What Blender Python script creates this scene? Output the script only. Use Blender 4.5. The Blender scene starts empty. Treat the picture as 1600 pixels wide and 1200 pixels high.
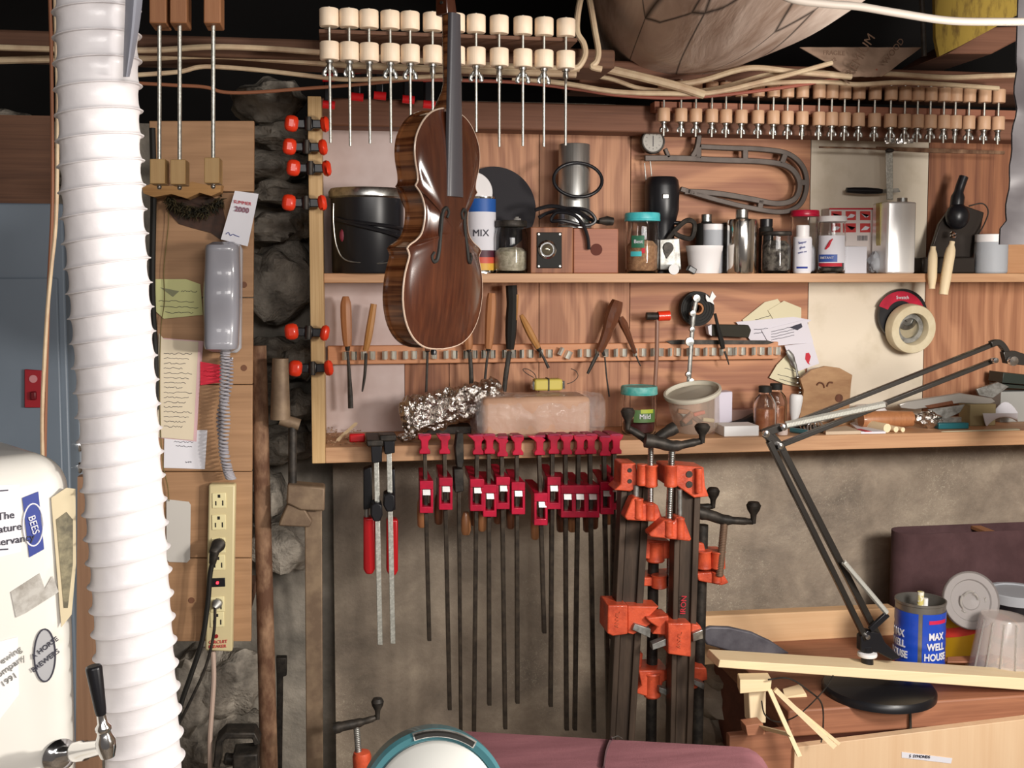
import bpy, math, random
from mathutils import Vector, Matrix, noise
random.seed(7)
V = Vector
SCN = bpy.context.scene
COL = SCN.collection
# ---------------------------------------------------------------- camera
F = 1700.0; PPX = 800.0; PPY = 549.0
CAM = V((0, -2.55, 1.55)); YAW = math.radians(9.0); PIT = math.radians(4)
cd = bpy.data.cameras.new('camera'); cam = bpy.data.objects.new('camera', cd); COL.objects.link(cam)
cam.location = CAM; cam.rotation_euler = (math.pi/2-PIT, 0, -YAW)
cd.sensor_width = 36; cd.lens = F/1600*36; cd.shift_y = (PPY-600)/1600; cd.clip_start = .02
SCN.camera = cam
# ---------------------------------------------------------------- world, lights, exposure
wd = bpy.data.worlds.new('world'); SCN.world = wd; wd.use_nodes = True
wd.node_tree.nodes['Background'].inputs[0].default_value = (.9, .8, .75, 1)
wd.node_tree.nodes['Background'].inputs[1].default_value = .13
SCN.view_settings.view_transform = 'Standard'; SCN.view_settings.look = 'None'
SCN.view_settings.gamma = 1; SCN.view_settings.exposure = 0.0
def area(name, loc, tgt, sx, sy, power, col):
    l = bpy.data.lights.new(name, 'AREA'); l.shape = 'RECTANGLE'; l.size = sx; l.size_y = sy
    l.energy = power; l.color = col
    o = bpy.data.objects.new(name, l); COL.objects.link(o); o.location = loc
    o.rotation_euler = (V(tgt)-V(loc)).to_track_quat('-Z', 'Y').to_euler(); return o
area('fluorescent_lamp', (1.1, -4.1, 2.3), (.8, 0, 1.2), 1.5, .5, 58, (1, .95, .9))
area('fluorescent_lamp', (-.2, -4.5, 2.3), (.4, 0, 1.1), 1.5, .5, 24, (1, .95, .92))
def spot(name, loc, tgt, power, ang, blend, size, col):
    l = bpy.data.lights.new(name, 'SPOT'); l.energy = power; l.spot_size = math.radians(ang); l.spot_blend = blend
    l.shadow_soft_size = size; l.color = col
    o = bpy.data.objects.new(name, l); COL.objects.link(o); o.location = loc
    o.rotation_euler = (V(tgt)-V(loc)).to_track_quat('-Z', 'Y').to_euler(); return o
# ---------------------------------------------------------------- maths between photo and place
FW = V((math.sin(YAW)*math.cos(PIT), math.cos(YAW)*math.cos(PIT), -math.sin(PIT)))
RT = V((math.cos(YAW), -math.sin(YAW), 0)); UP = RT.cross(FW)
def ray(px, py): return FW + RT*((px-PPX)/F) - UP*((py-PPY)/F)
def W(px, py, y):
    d = ray(px, py); return CAM + d*((y-CAM.y)/d.y)
def WZ(px, py, z, lo=-9, hi=9):
    d = ray(px, py); t = (z-CAM.z)/d.z; p = CAM + d*t
    if t < 0 or p.y > hi: y = hi
    elif p.y < lo: y = lo
    else: return p
    q = W(px, py, y); q.z = z; return q
def S(p): return (V(p)-CAM).dot(FW)/F          # metres per photo pixel at p
WL0 = V((1.25, -2.05, 1.52)); WT = V((-.40, -1.15, .80))
_hd = math.degrees((WT-WL0).angle(W(178, 128, -1.22)-WL0))
spot('work_lamp_light', WL0, WT, 92, 2*_hd, .12, .05, (1, .94, .86))
spot('bench_lamp_light', (1.3, -1.75, 1.60), (1.0, 0, 1.72), 80, 155, .5, .14, (1, .94, .87))
def lin(c):
    if isinstance(c, str):
        c = [int(c[i:i+2], 16)/255 for i in (0, 2, 4)]
    return tuple((x/12.92 if x <= .04045 else ((x+.055)/1.055)**2.4) for x in c[:3]) + (1,)
# ---------------------------------------------------------------- materials
def nt(name):
    m = bpy.data.materials.new(name); m.use_nodes = True; t = m.node_tree
    return m, t, t.nodes['Principled BSDF']
def coords(t, scale=(1, 1, 1), rot=(0, 0, 0)):
    tc = t.nodes.new('ShaderNodeTexCoord'); mp = t.nodes.new('ShaderNodeMapping')
    mp.inputs['Scale'].default_value = scale; mp.inputs['Rotation'].default_value = rot
    t.links.new(tc.outputs['Object'], mp.inputs['Vector']); return mp.outputs['Vector']
def noi(t, vec, s, det=4, dist=0, rough=.6):
    n = t.nodes.new('ShaderNodeTexNoise'); n.inputs['Scale'].default_value = s; n.inputs['Detail'].default_value = det
    n.inputs['Distortion'].default_value = dist; n.inputs['Roughness'].default_value = rough
    t.links.new(vec, n.inputs['Vector']); return n.outputs['Fac']
def ramp(t, fac, stops):
    r = t.nodes.new('ShaderNodeValToRGB'); e = r.color_ramp.elements
    while len(e) < len(stops): e.new(.5)
    for i, (p, c) in enumerate(stops): e[i].position = p; e[i].color = lin(c) if not isinstance(c, float) else (c, c, c, 1)
    t.links.new(fac, r.inputs[0]); return r.outputs[0]
def mixc(t, fac, a, b, mode='MIX'):
    n = t.nodes.new('ShaderNodeMix'); n.data_type = 'RGBA'; n.blend_type = mode
    for i, x in ((0, fac), (6, a), (7, b)):
        if hasattr(x, 'is_linked'): t.links.new(x, n.inputs[i])
        elif i == 0: n.inputs[0].default_value = x
        else: n.inputs[i].default_value = lin(x)
    return n.outputs[2]
def bump(t, b, h, st, d=.002):
    n = t.nodes.new('ShaderNodeBump'); n.inputs['Strength'].default_value = st; n.inputs['Distance'].default_value = d
    t.links.new(h, n.inputs['Height']); t.links.new(n.outputs[0], b.inputs['Normal'])
def mat(name, c, rough=.5, metal=0, c2=None, vs=30, bp=0, bs=60, trans=0, ior=1.45, alpha=1, coat=0, aniso=None, lo=.4, hi=.65, emit=0, bd=.002):
    m, t, b = nt(name); b.inputs['Base Color'].default_value = lin(c)
    b.inputs['Roughness'].default_value = rough; b.inputs['Metallic'].default_value = metal
    b.inputs['Transmission Weight'].default_value = trans; b.inputs['IOR'].default_value = ior
    b.inputs['Alpha'].default_value = alpha; b.inputs['Coat Weight'].default_value = coat
    vec = coords(t, aniso or (1, 1, 1))
    if c2: t.links.new(ramp(t, noi(t, vec, vs), [(lo, c), (hi, c2)]), b.inputs['Base Color'])
    if bp: bump(t, b, noi(t, vec, bs), bp, bd)
    if emit: b.inputs['Emission Color'].default_value = lin(c); b.inputs['Emission Strength'].default_value = emit
    return m
def wood(name, c1, c2, axis='z', s=1.0, rough=.6, ring=0.0, spots=None, coat=0, sharp=.25):
    m, t, b = nt(name); st = {'x': (1.2, 22, 22), 'y': (22, 1.2, 22), 'z': (22, 22, 1.2)}[axis]
    vec = coords(t, tuple(k*s for k in st))
    fine = noi(t, coords(t, tuple(k*s*(6 if k > 5 else 2) for k in st)), 1.5, 3)
    f = noi(t, vec, 1.0, 5, 1.0)
    col = ramp(t, f, [(.5-sharp, c1), (.5+sharp, c2)])
    if ring:
        w = t.nodes.new('ShaderNodeTexWave'); w.bands_direction = 'Z' if axis != 'z' else 'X'
        w.inputs['Scale'].default_value = 9*s; w.inputs['Distortion'].default_value = 14; w.inputs['Detail'].default_value = 2
        w.inputs['Detail Scale'].default_value = .9
        t.links.new(coords(t, {'x': (.35, 1, 1), 'y': (1, .35, 1), 'z': (1, 1, .35)}[axis]), w.inputs['Vector'])
        col = mixc(t, ring, col, ramp(t, w.outputs['Fac'], [(.2, c1), (.8, c2)]))
    col = mixc(t, .35, col, ramp(t, fine, [(.3, c1), (.7, c2)]))
    if spots: col = mixc(t, ramp(t, noi(t, coords(t), 9, 3), [(.62, 0.0), (.72, .8)]), col, spots)
    t.links.new(col, b.inputs['Base Color']); b.inputs['Roughness'].default_value = rough; b.inputs['Coat Weight'].default_value = coat
    bump(t, b, fine, .25, .001); return m
def glass(name, c='ffffff', rough=.03, a=1):
    return mat(name, c, rough, 0, trans=1, ior=1.3)
M = {}
M['plate'] = mat('white_plastic', 'e9e6e6', .45)
M['spool'] = wood('maple_spool', 'f0d6b8', 'f7e4cc', 'z', 2, .5)
M['spool2'] = wood('shade_toned_spool', 'c49a78', 'd8b292', 'z', 2, .5)  # darker tone paints the shade on the small spools
M['steel'] = mat('steel', 'b8b8b4', .32, 1, c2='8f8f8c', vs=80)
M['steeldull'] = mat('dull_steel', 'a8a8a4', .5, .8, c2='7d7b76', vs=60)
M['zinc'] = mat('zinc_rod', 'b4b4ac', .42, .75, c2='d8d8d0', vs=220)
M['chrome'] = mat('chrome', 'e6e6e6', .12, 1)
M['black'] = mat('black_plastic', '17171b', .35)
M['blackmat'] = mat('matt_black', '15130f', .7)
M['iron'] = mat('dark_iron', '2c2926', .55, .5, c2='46403a', vs=50, bp=.2)
M['darkbar'] = mat('dark_steel_bar', '3a332d', .4, .6, c2='564b40', vs=40)
M['red'] = mat('red_enamel', 'c4123a', .35, 0, c2='a30f30', vs=30, coat=.3)
M['redp'] = mat('red_plastic', 'c8141e', .4)
M['orange'] = mat('orange_enamel', 'd85a38', .45, 0, c2='b04228', vs=32, bp=.4, bs=200, coat=.2)
M['orangep'] = mat('orange_rubber', 'e63a1c', .35, coat=.3)
M['tip'] = mat('bright_red_grip', 'd81e24', .4)
M['paper'] = mat('white_paper', 'dcdbe2', .8)
M['ink'] = mat('dark_ink', '3c3b46', .8)
M['inkb'] = mat('blue_ink', '2a3a8c', .7)
M['inkr'] = mat('red_ink', 'c02838', .7)
M['whitep'] = mat('white_paint', 'eeeeee', .6)
M['beigep'] = mat('beige_plastic', 'cabc92', .4)
M['handle'] = wood('pale_handle_wood', '96603c', 'bc8256', 'z', 3, .45, coat=.2)
M['handle2'] = wood('honey_handle_wood', '9c6a34', 'ba864c', 'z', 3, .45, coat=.2)
M['handled'] = wood('dark_handle_wood', '4a2a1c', '75452c', 'z', 3, .35, coat=.4)
M['pine'] = wood('pine', 'd8ab7c', 'ecc79c', 'x', 1, .6, spots=None)
M['pinez'] = wood('pine_upright', 'cfa070', 'e6c394', 'z', 1, .6)
M['palewood'] = wood('fresh_pine', 'ecd0a2', 'f6e2bc', 'x', 1, .6)
M['palez'] = wood('fresh_pine_upright', 'ead0a4', 'f6e4c2', 'z', 1, .6)
M['redwood'] = wood('redwood', '80503a', 'b67c5c', 'x', 1, .6, ring=.3)
M['shelfw'] = wood('shelf_pine', 'a87a56', 'd0a47c', 'x', 1, .55, ring=.3)
M['ply'] = wood('fir_plywood', '7e4a30', 'cc9670', 'z', .8, .6, ring=.45)
M['plyx'] = wood('fir_plywood_wavy', '86503a', 'ca926a', 'x', .6, .6, ring=.6)
M['plyd'] = wood('dark_fir', '5e3020', 'ac7450', 'z', .8, .6, ring=.4)
M['cream'] = mat('cream_board', 'e2d6c2', .7, c2='cfc2aa', vs=9, bp=.1, lo=.5, hi=.75)
M['pinkboard'] = mat('pale_painted_board', 'cdbcb8', .7, c2='b9a39d', vs=5, bp=.1)
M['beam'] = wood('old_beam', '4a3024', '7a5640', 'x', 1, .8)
M['beamr'] = wood('red_brown_beam', '5a3828', '8a5e48', 'x', 1, .75)
M['boardw'] = wood('wall_plank', 'b88a58', 'cda06e', 'x', 1, .65, ring=.25)
M['cable'] = mat('old_white_cable', 'cdb898', .5, c2='b89c80', vs=20)
M['cablef'] = mat('foreground_cable', 'a89e94', .5)
M['cabler'] = mat('brown_cable', '8c5a40', .5)
M['cablew'] = mat('white_cable', 'ddd0c0', .4)
M['turq'] = mat('turquoise_lid', '3fb4bc', .4, c2='58c4c8', vs=40)
M['turqd'] = mat('worn_turquoise_lid', '3f9f98', .45, c2='7ab8b0', vs=50)
M['glass'] = glass('clear_glass')
M['frost'] = mat('frosted_plastic', 'dedad4', .4, trans=.7, ior=1.2)
M['cloudy'] = mat('cloudy_plastic', 'ccd0d6', .45, trans=.35, ior=1.2)
M['foil'] = mat('aluminium_foil', 'd8d4d0', .16, 1)
M['can'] = mat('tin_can', 'e4e0da', .14, 1)
M['cork'] = wood('cork_brown', '9a6844', 'b88058', 'x', 2, .8)
M['belt'] = mat('maroon_abrasive', '6c4046', .85, c2='7d4e54', vs=12, bp=.6, bs=900, aniso=(.5, 3, 3))
M['beltd'] = mat('dark_maroon_abrasive', '4c3436', .9, c2='5a4042', vs=12, bp=.6, bs=900)
M['teal'] = mat('teal_enamel', '3d6d75', .4, coat=.3)
M['alum'] = mat('brushed_aluminium', 'c6c6c2', .33, .85, c2='b0b0ac', vs=8, aniso=(60, 1, 1))
M['brassy'] = mat('yellow_tin', 'c79a1e', .4, .3)
M['bluecan'] = mat('blue_tin', '1e48b8', .35, coat=.3)
M['stone'] = mat('field_stone', '6c675f', .85, c2='a89f92', vs=7, bp=.7, bs=25, bd=.01, lo=.35, hi=.7)
M['grey'] = mat('grey_phone_plastic', '8e8e96', .3, coat=.4)
M['void'] = mat('shade_black_wood', '0a0706', .95)  # near-black colour stands in for the shade between the joists
M['insul'] = mat('yellow_insulation_paper', 'a58a3a', .8, c2='6e5624', vs=60, lo=.5, hi=.7, aniso=(1, 1, .3))
M['card'] = mat('old_cardboard', 'a58a76', .85, c2='8a705e', vs=12)
def concrete():
    m, t, b = nt('old_concrete'); v = coords(t)
    big = noi(t, v, 1.6, 5, .6, .65); mid = noi(t, coords(t, (.8, 1, 1.1)), 6, 6, .4, .7); fine = noi(t, v, 120, 4)
    c = ramp(t, big, [(.3, '62574c'), (.5, '9c8c7a'), (.68, 'c4b49e')])
    c = mixc(t, .5, c, ramp(t, mid, [(.3, '4e463e'), (.52, '9a8c7c'), (.7, 'ccbca6')]))
    # pale lime flecks and scratches
    fl = noi(t, coords(t, (1, 1, 1), (0, .7, 0)), 85, 6, 2.5, .8)
    msk = ramp(t, noi(t, v, 2.2, 3, .2), [(.48, 0.0), (.64, .9)])
    fm = mixc(t, 1.0, ramp(t, fl, [(.55, 0.0), (.63, .85)]), msk, 'MULTIPLY')
    c = mixc(t, fm, c, 'd2c8b0')
    c = mixc(t, ramp(t, noi(t, coords(t, (2, 2, .8)), 2.2, 4), [(.55, 0.0), (.75, .55)]), c, '4c443a')
    t.links.new(c, b.inputs['Base Color']); b.inputs['Roughness'].default_value = .62
    bump(t, b, mixc(t, .4, mid, fine), .6, .006); return m
M['concrete'] = concrete()
def violinm(name, a, bcol, stripes):
    m, t, b = nt(name)
    f = noi(t, coords(t, (60, 60, 1.5)), 2, 4); c = ramp(t, f, [(.3, a), (.7, bcol)])
    p = noi(t, coords(t), 14, 3); c = mixc(t, ramp(t, p, [(.45, 0.0), (.75, .6)]), c, '2c120a')
    if stripes: c = mixc(t, .6, c, ramp(t, noi(t, coords(t, (3, 3, 90)), 1.6, 2, .3), [(.4, a), (.6, '94603a')]))
    t.links.new(c, b.inputs['Base Color']); b.inputs['Roughness'].default_value = .22; b.inputs['Coat Weight'].default_value = .5
    b.inputs['Coat Roughness'].default_value = .12
    return m
M['vtop'] = violinm('violin_spruce_varnish', '30150d', '4a2616', False)
M['vrib'] = violinm('violin_flamed_maple', '42200f', '643820', True)
# ---------------------------------------------------------------- mesh builder
class MB:
    def __init__(s): s.v = []; s.f = []
    def add(s, vs, fs):
        n = len(s.v); s.v += [V(p) for p in vs]; s.f += [tuple(i+n for i in f) for f in fs]; return s
    def hexa(s, p):      # p: bottom ring 4, top ring 4
        return s.add(p, [(3, 2, 1, 0), (4, 5, 6, 7), (0, 1, 5, 4), (1, 2, 6, 5), (2, 3, 7, 6), (3, 0, 4, 7)])
    def box(s, c, sz, R=None):
        c = V(c); hx, hy, hz = [k/2 for k in sz]; R = R or Matrix.Identity(3)
        return s.hexa([c+R@V(p) for p in ((-hx, -hy, -hz), (hx, -hy, -hz), (hx, hy, -hz), (-hx, hy, -hz), (-hx, -hy, hz), (hx, -hy, hz), (hx, hy, hz), (-hx, hy, hz))])
    def bb(s, x0, x1, y0, y1, z0, z1):
        return s.box(((x0+x1)/2, (y0+y1)/2, (z0+z1)/2), (abs(x1-x0), abs(y1-y0), abs(z1-z0)))
    def tube(s, pts, r, n=8, flat=None, closed=False):
        pts = [V(p) for p in pts]; m = len(pts); rs = r if isinstance(r, (list, tuple)) else [r]*m
        vs = []; t0 = None; u = None
        for i in range(m):
            a = pts[i-1] if (i > 0 or closed) else pts[i]; b = pts[(i+1) % m] if (i < m-1 or closed) else pts[i]
            t = (b-a); t = t.normalized() if t.length > 1e-9 else V((0, 0, 1))
            if u is None:
                u = t.cross(V((0, 1, 0)) if abs(t.y) < .9 else V((1, 0, 0))).normalized()
            else: u = (u - t*u.dot(t)).normalized()
            w = t.cross(u)
            for k in range(n):
                q = 2*math.pi*k/n
                vs.append(pts[i] + (u*math.cos(q) + w*math.sin(q)*(flat or 1))*rs[i])
        fs = [(i*n+k, i*n+(k+1) % n, ((i+1) % m)*n+(k+1) % n, ((i+1) % m)*n+k) for i in range(m if closed else m-1) for k in range(n)]
        if not closed: fs += [tuple(range(n-1, -1, -1)), tuple((m-1)*n+k for k in range(n))]
        return s.add(vs, fs)
    def lathe(s, c, prof, n=32, axis=(0, 0, 1), sx=1.0):
        q = V((0, 0, 1)).rotation_difference(V(axis).normalized()) if not isinstance(axis, Matrix) else axis.to_quaternion()
        c = V(c); vs = []; m = len(prof)
        for r, z in prof:
            r = max(r, 1e-5)
            for k in range(n):
                a = 2*math.pi*k/n; vs.append(c + q@V((r*math.cos(a)*sx, r*math.sin(a), z)))
        fs = [(i*n+k, i*n+(k+1) % n, (i+1)*n+(k+1) % n, (i+1)*n+k) for i in range(m-1) for k in range(n)]
        if prof[0][0] > 1e-4: fs.append(tuple(range(n-1, -1, -1)))
        if prof[-1][0] > 1e-4: fs.append(tuple((m-1)*n+k for k in range(n)))
        return s.add(vs, fs)
    def cyl(s, p0, p1, r0, r1=None, n=20):
        p0 = V(p0); p1 = V(p1); return s.lathe(p0, [(r0, 0), (r0 if r1 is None else r1, (p1-p0).length)], n, p1-p0)
    def prism(s, poly, vec):
        poly = [V(p) for p in poly]; n = len(poly); vec = V(vec)
        return s.add(poly+[p+vec for p in poly], [tuple(range(n)), tuple(range(2*n-1, n-1, -1))] + [((i+1) % n, i, n+i, n+(i+1) % n) for i in range(n)])
    def poly(s, pix, y, t):      # outline in photo pixels standing at depth y, thickness t going back
        return s.prism([W(a, b, y) for a, b in pix], (0, t, 0))
    def sheet(s, rows):
        m = len(rows); n = len(rows[0]); vs = [p for r in rows for p in r]
        return s.add(vs, [(i*n+k, i*n+k+1, (i+1)*n+k+1, (i+1)*n+k) for i in range(m-1) for k in range(n-1)])
    def ball(s, c, r, sc=(1, 1, 1), n=16, jit=0, seed=0):
        c = V(c); m = n//2+1; vs = []
        for i in range(m):
            for k in range(n):
                th = math.pi*i/(m-1); ph = 2*math.pi*k/n
                d = V((math.sin(th)*math.cos(ph), math.sin(th)*math.sin(ph), math.cos(th)))
                q = r*(1+jit*noise.noise(d*1.8+V((seed*7.1, seed, 0)))) if jit else r
                vs.append(c + V((d.x*sc[0], d.y*sc[1], d.z*sc[2]))*q)
        return s.add(vs, [(i*n+k, (i+1)*n+k, (i+1)*n+(k+1) % n, i*n+(k+1) % n) for i in range(m-1) for k in range(n)])
    def band(s, pts, w, t, closed=False):   # flat bar of width w following points that lie in a plane parallel to the wall; t goes back
        pts = [V(p) for p in pts]; m = len(pts); ws = w if isinstance(w, (list, tuple)) else [w]*m
        vs = []
        for i in range(m):
            a = pts[i-1] if (i > 0 or closed) else pts[i]; b = pts[(i+1) % m] if (i < m-1 or closed) else pts[i]
            d = (b-a); d.y = 0; d.normalize(); nrm = V((-d.z, 0, d.x))*ws[i]/2
            vs += [pts[i]+nrm, pts[i]-nrm, pts[i]-nrm+V((0, t, 0)), pts[i]+nrm+V((0, t, 0))]
        fs = [(i*4+k, i*4+(k+1) % 4, ((i+1) % m)*4+(k+1) % 4, ((i+1) % m)*4+k) for i in range(m if closed else m-1) for k in range(4)]
        if not closed: fs += [(3, 2, 1, 0), tuple((m-1)*4+k for k in range(4))]
        return s.add(vs, fs)
def smoothpts(pts, k=4, closed=False):
    pts = [V(p) for p in pts]; n = len(pts); out = []
    for i in range(n if closed else n-1):
        g = (lambda j: pts[j % n]) if closed else (lambda j: pts[min(max(j, 0), n-1)])
        a, b, c, d = g(i-1), g(i), g(i+1), g(i+2)
        for q in range(k):
            t = q/k; out.append(.5*((2*b)+(c-a)*t+(2*a-5*b+4*c-d)*t*t+(3*b-a-3*c+d)*t**3))
    if not closed: out.append(pts[-1])
    return out
def px(pts, y, k=0):
    p = [W(a[0], a[1], a[2] if len(a) > 2 else y) for a in pts]
    return smoothpts(p, k) if k else p
def mesh_of(name, mb, m, off, bev=0):
    me = bpy.data.meshes.new(name); me.from_pydata([p-off for p in mb.v], [], mb.f); me.validate()
    import bmesh
    b = bmesh.new(); b.from_mesh(me); bmesh.ops.recalc_face_normals(b, faces=b.faces); b.to_mesh(me); b.free()
    me.polygons.foreach_set('use_smooth', [True]*len(me.polygons)); me.set_sharp_from_angle(angle=math.radians(38))
    me.materials.append(M[m] if isinstance(m, str) else m); return me
def tag(o, label, cat, group=None, kind=None):
    if label: o['label'] = label
    if cat: o['category'] = cat
    if group: o['group'] = group
    if kind: o['kind'] = kind
    return o
def thing(name, label, cat, loc, group=None):
    o = bpy.data.objects.new(name, None); COL.objects.link(o); o.empty_display_size = .02
    o.location = loc; return tag(o, label, cat, group)
WL = {}
def wloc(o):
    p = V(o.location)
    while o.parent: o = o.parent; p += V(o.location)
    return p
def obj(name, mb, m, parent=None, bev=0, label=None, sub=0, loc=None):
    if loc is None:
        loc = wloc(parent) if parent else V((sum(p.x for p in mb.v)/len(mb.v), sum(p.y for p in mb.v)/len(mb.v), min(p.z for p in mb.v)))
    me = mesh_of(name, mb, m, loc); o = bpy.data.objects.new(name, me); COL.objects.link(o)
    if parent: o.parent = parent; o.location = (0, 0, 0)
    else: o.location = loc
    if bev:
        q = o.modifiers.new('bevel', 'BEVEL'); q.width = bev; q.segments = 2; q.limit_method = 'ANGLE'; q.angle_limit = math.radians(40)
    if sub: q = o.modifiers.new('subsurf', 'SUBSURF'); q.levels = q.render_levels = sub
    if label: o['label'] = label
    return o
def solo(name, mb, m, label, cat, group=None, bev=0, **k):
    return tag(obj(name, mb, m, None, bev, **k), label, cat, group)
def struct(name, mb, m, bev=0):
    o = obj(name, mb, m, None, bev); o['kind'] = 'structure'; return o
def copytree(o, parent=None):
    c = o.copy(); COL.objects.link(c)
    if parent: c.parent = parent
    for ch in list(o.children): copytree(ch, c)
    return c
def text(s, c, h, m, parent, name='lettering', cyl=None, rot=0, th=0, d=.0006, ux=None, sx=1.0, uz=None, bold=False, al='CENTER'):
    cu = bpy.data.curves.new('t', 'FONT'); cu.body = s; cu.size = h; cu.extrude = d; cu.align_x = al; cu.align_y = 'CENTER'
    cu.resolution_u = 3
    if bold: cu.offset = h*.03
    ob = bpy.data.objects.new('t', cu); COL.objects.link(ob)
    dg = bpy.context.evaluated_depsgraph_get(); me = bpy.data.meshes.new_from_object(ob.evaluated_get(dg))
    bpy.data.objects.remove(ob); bpy.data.curves.remove(cu); me.name = name
    me.materials.clear(); me.materials.append(M[m] if isinstance(m, str) else m)
    c = V(c); off = wloc(parent); cr, sr = math.cos(rot), math.sin(rot)
    ux = V(ux or (1, 0, 0)); uz = V(uz or (0, 0, 1)); nn = uz.cross(ux)
    for v in me.vertices:
        x, y, z = v.co; x *= sx; x, y = x*cr-y*sr, x*sr+y*cr
        if cyl: a = th+x/cyl; p = c + V((math.sin(a), -math.cos(a), 0))*(cyl+z+d) + V((0, 0, y))
        else: p = c + ux*x + uz*y - nn*(z+d)
        v.co = p-off
    o = bpy.data.objects.new(name, me); COL.objects.link(o); o.parent = parent; return o
ORD = ['first', 'second', 'third', 'fourth', 'fifth', 'sixth', 'seventh', 'eighth', 'ninth', 'tenth', 'eleventh', 'twelfth', 'thirteenth', 'fourteenth', 'fifteenth', 'sixteenth', 'seventeenth', 'eighteenth', 'nineteenth', 'twentieth', 'twenty-first', 'twenty-second', 'twenty-third', 'twenty-fourth', 'twenty-fifth', 'twenty-sixth']
# ================================================================ THE ROOM
zU = W(700, 427, -.14).z; zL = W(520, 699, -.22).z
XL = W(486, 600, -.22).x; XR = 2.15
b = MB(); b.bb(-2.2, 2.6, -3.6, .06, -.05, 0); struct('floor', b, 'concrete')
# poured concrete wall with a slightly uneven face
def wallsheet(x0, x1, z0, z1, y, amp, seed, nx=60, nz=40):
    b = MB(); rows = []
    for i in range(nz+1):
        r = []
        for k in range(nx+1):
            x = x0+(x1-x0)*k/nx; z = z0+(z1-z0)*i/nz
            r.append(V((x, y + amp*noise.noise(V((x*2.2, seed, z*2.2))) + amp*.4*noise.noise(V((x*9, seed, z*9))), z)))
        rows.append(r)
    b.sheet(rows); n = len(b.v)
    b.bb(x0, x1, y+.08, y+.2, z0, z1); return b
ZW = W(800, 165, .1).z
struct('wall_back', wallsheet(-.02, 2.5, 0, ZW, .05, .02, 3), 'concrete')
struct('wall_back_left', wallsheet(-2.2, -.02, 0, W(60, 190, .12).z, .12, .03, 5), 'stone')
b = MB(); b.bb(-2.2, 2.6, .75, .8, ZW-.2, 2.9); struct('wall_joist_end', b, 'void')
b = MB(); b.bb(-2.2, 2.6, -3.6, .8, 2.62, 2.66)
for i in range(9): b.bb(-2.15+i*.56, -2.1+i*.56, -3.55, .74, 2.45, 2.62)
struct('ceiling', b, 'void')
b = MB(); b.bb(-2.25, -2.2, -3.6, .8, 0, 2.62); struct('wall_left', b, 'concrete')
b = MB(); b.bb(2.6, 2.65, -3.6, .8, 0, 2.62); struct('wall_right', b, 'concrete')
# field stones in the wall beside the cabinet
STN = [(425, 160, 60, 35), (440, 215, 50, 25), (420, 262, 60, 26), (445, 305, 55, 22), (430, 358, 50, 28), (432, 440, 62, 62), (472, 345, 22, 30),
       (425, 545, 40, 22), (470, 560, 30, 34), (425, 610, 26, 32), (465, 635, 34, 28), (440, 690, 52, 34), (420, 770, 30, 40), (360, 1060, 60, 55), (300, 1080, 40, 70),
       (440, 850, 60, 45), (350, 1150, 80, 50), (60, 260, 60, 30), (20, 215, 60, 40)]
b = MB()
for i, (x, y, w, h) in enumerate(STN):
    p = W(x, y, .06); s = S(p); b.ball(p, 1, (w*s*.95, .085, h*s*.95), 24, .4, i)
o = struct('wall_stonework', b, mat('lit_field_stone', '5e5850', .85, c2='c0b6a8', vs=11, bp=1, bs=18, bd=.02, lo=.35, hi=.72))  # paler copy of the stone, light on the recessed stones put into the colour
# heavy timbers at the head of the wall
def beampx(x0, x1, ya, yb, yb2, y, t, m, n):      # left/right px, top py at left, bottom py left ... box between two depths
    p = W(x0, ya, y); q = W(x0, yb, y); x1w = W(x1, yb, y).x
    b = MB(); b.bb(p.x, x1w, y, y+t, q.z, p.z); return b
b = beampx(-60, 962, 43, 76, 0, -.40, .14, 'beam', 1); struct('trim_1', b, 'beam', .006)
b = beampx(905, 1700, 92, 128, 0, -.12, .2, 'beamr', 1); struct('trim_2', b, 'beamr', .006)
p = W(500, 152, -.08); q = W(500, 196, -.08)
b = MB(); b.bb(W(484, 150, -.08).x, XR, -.08, -.001, q.z, p.z); struct('trim_3', b, 'beamr', .004)
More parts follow.
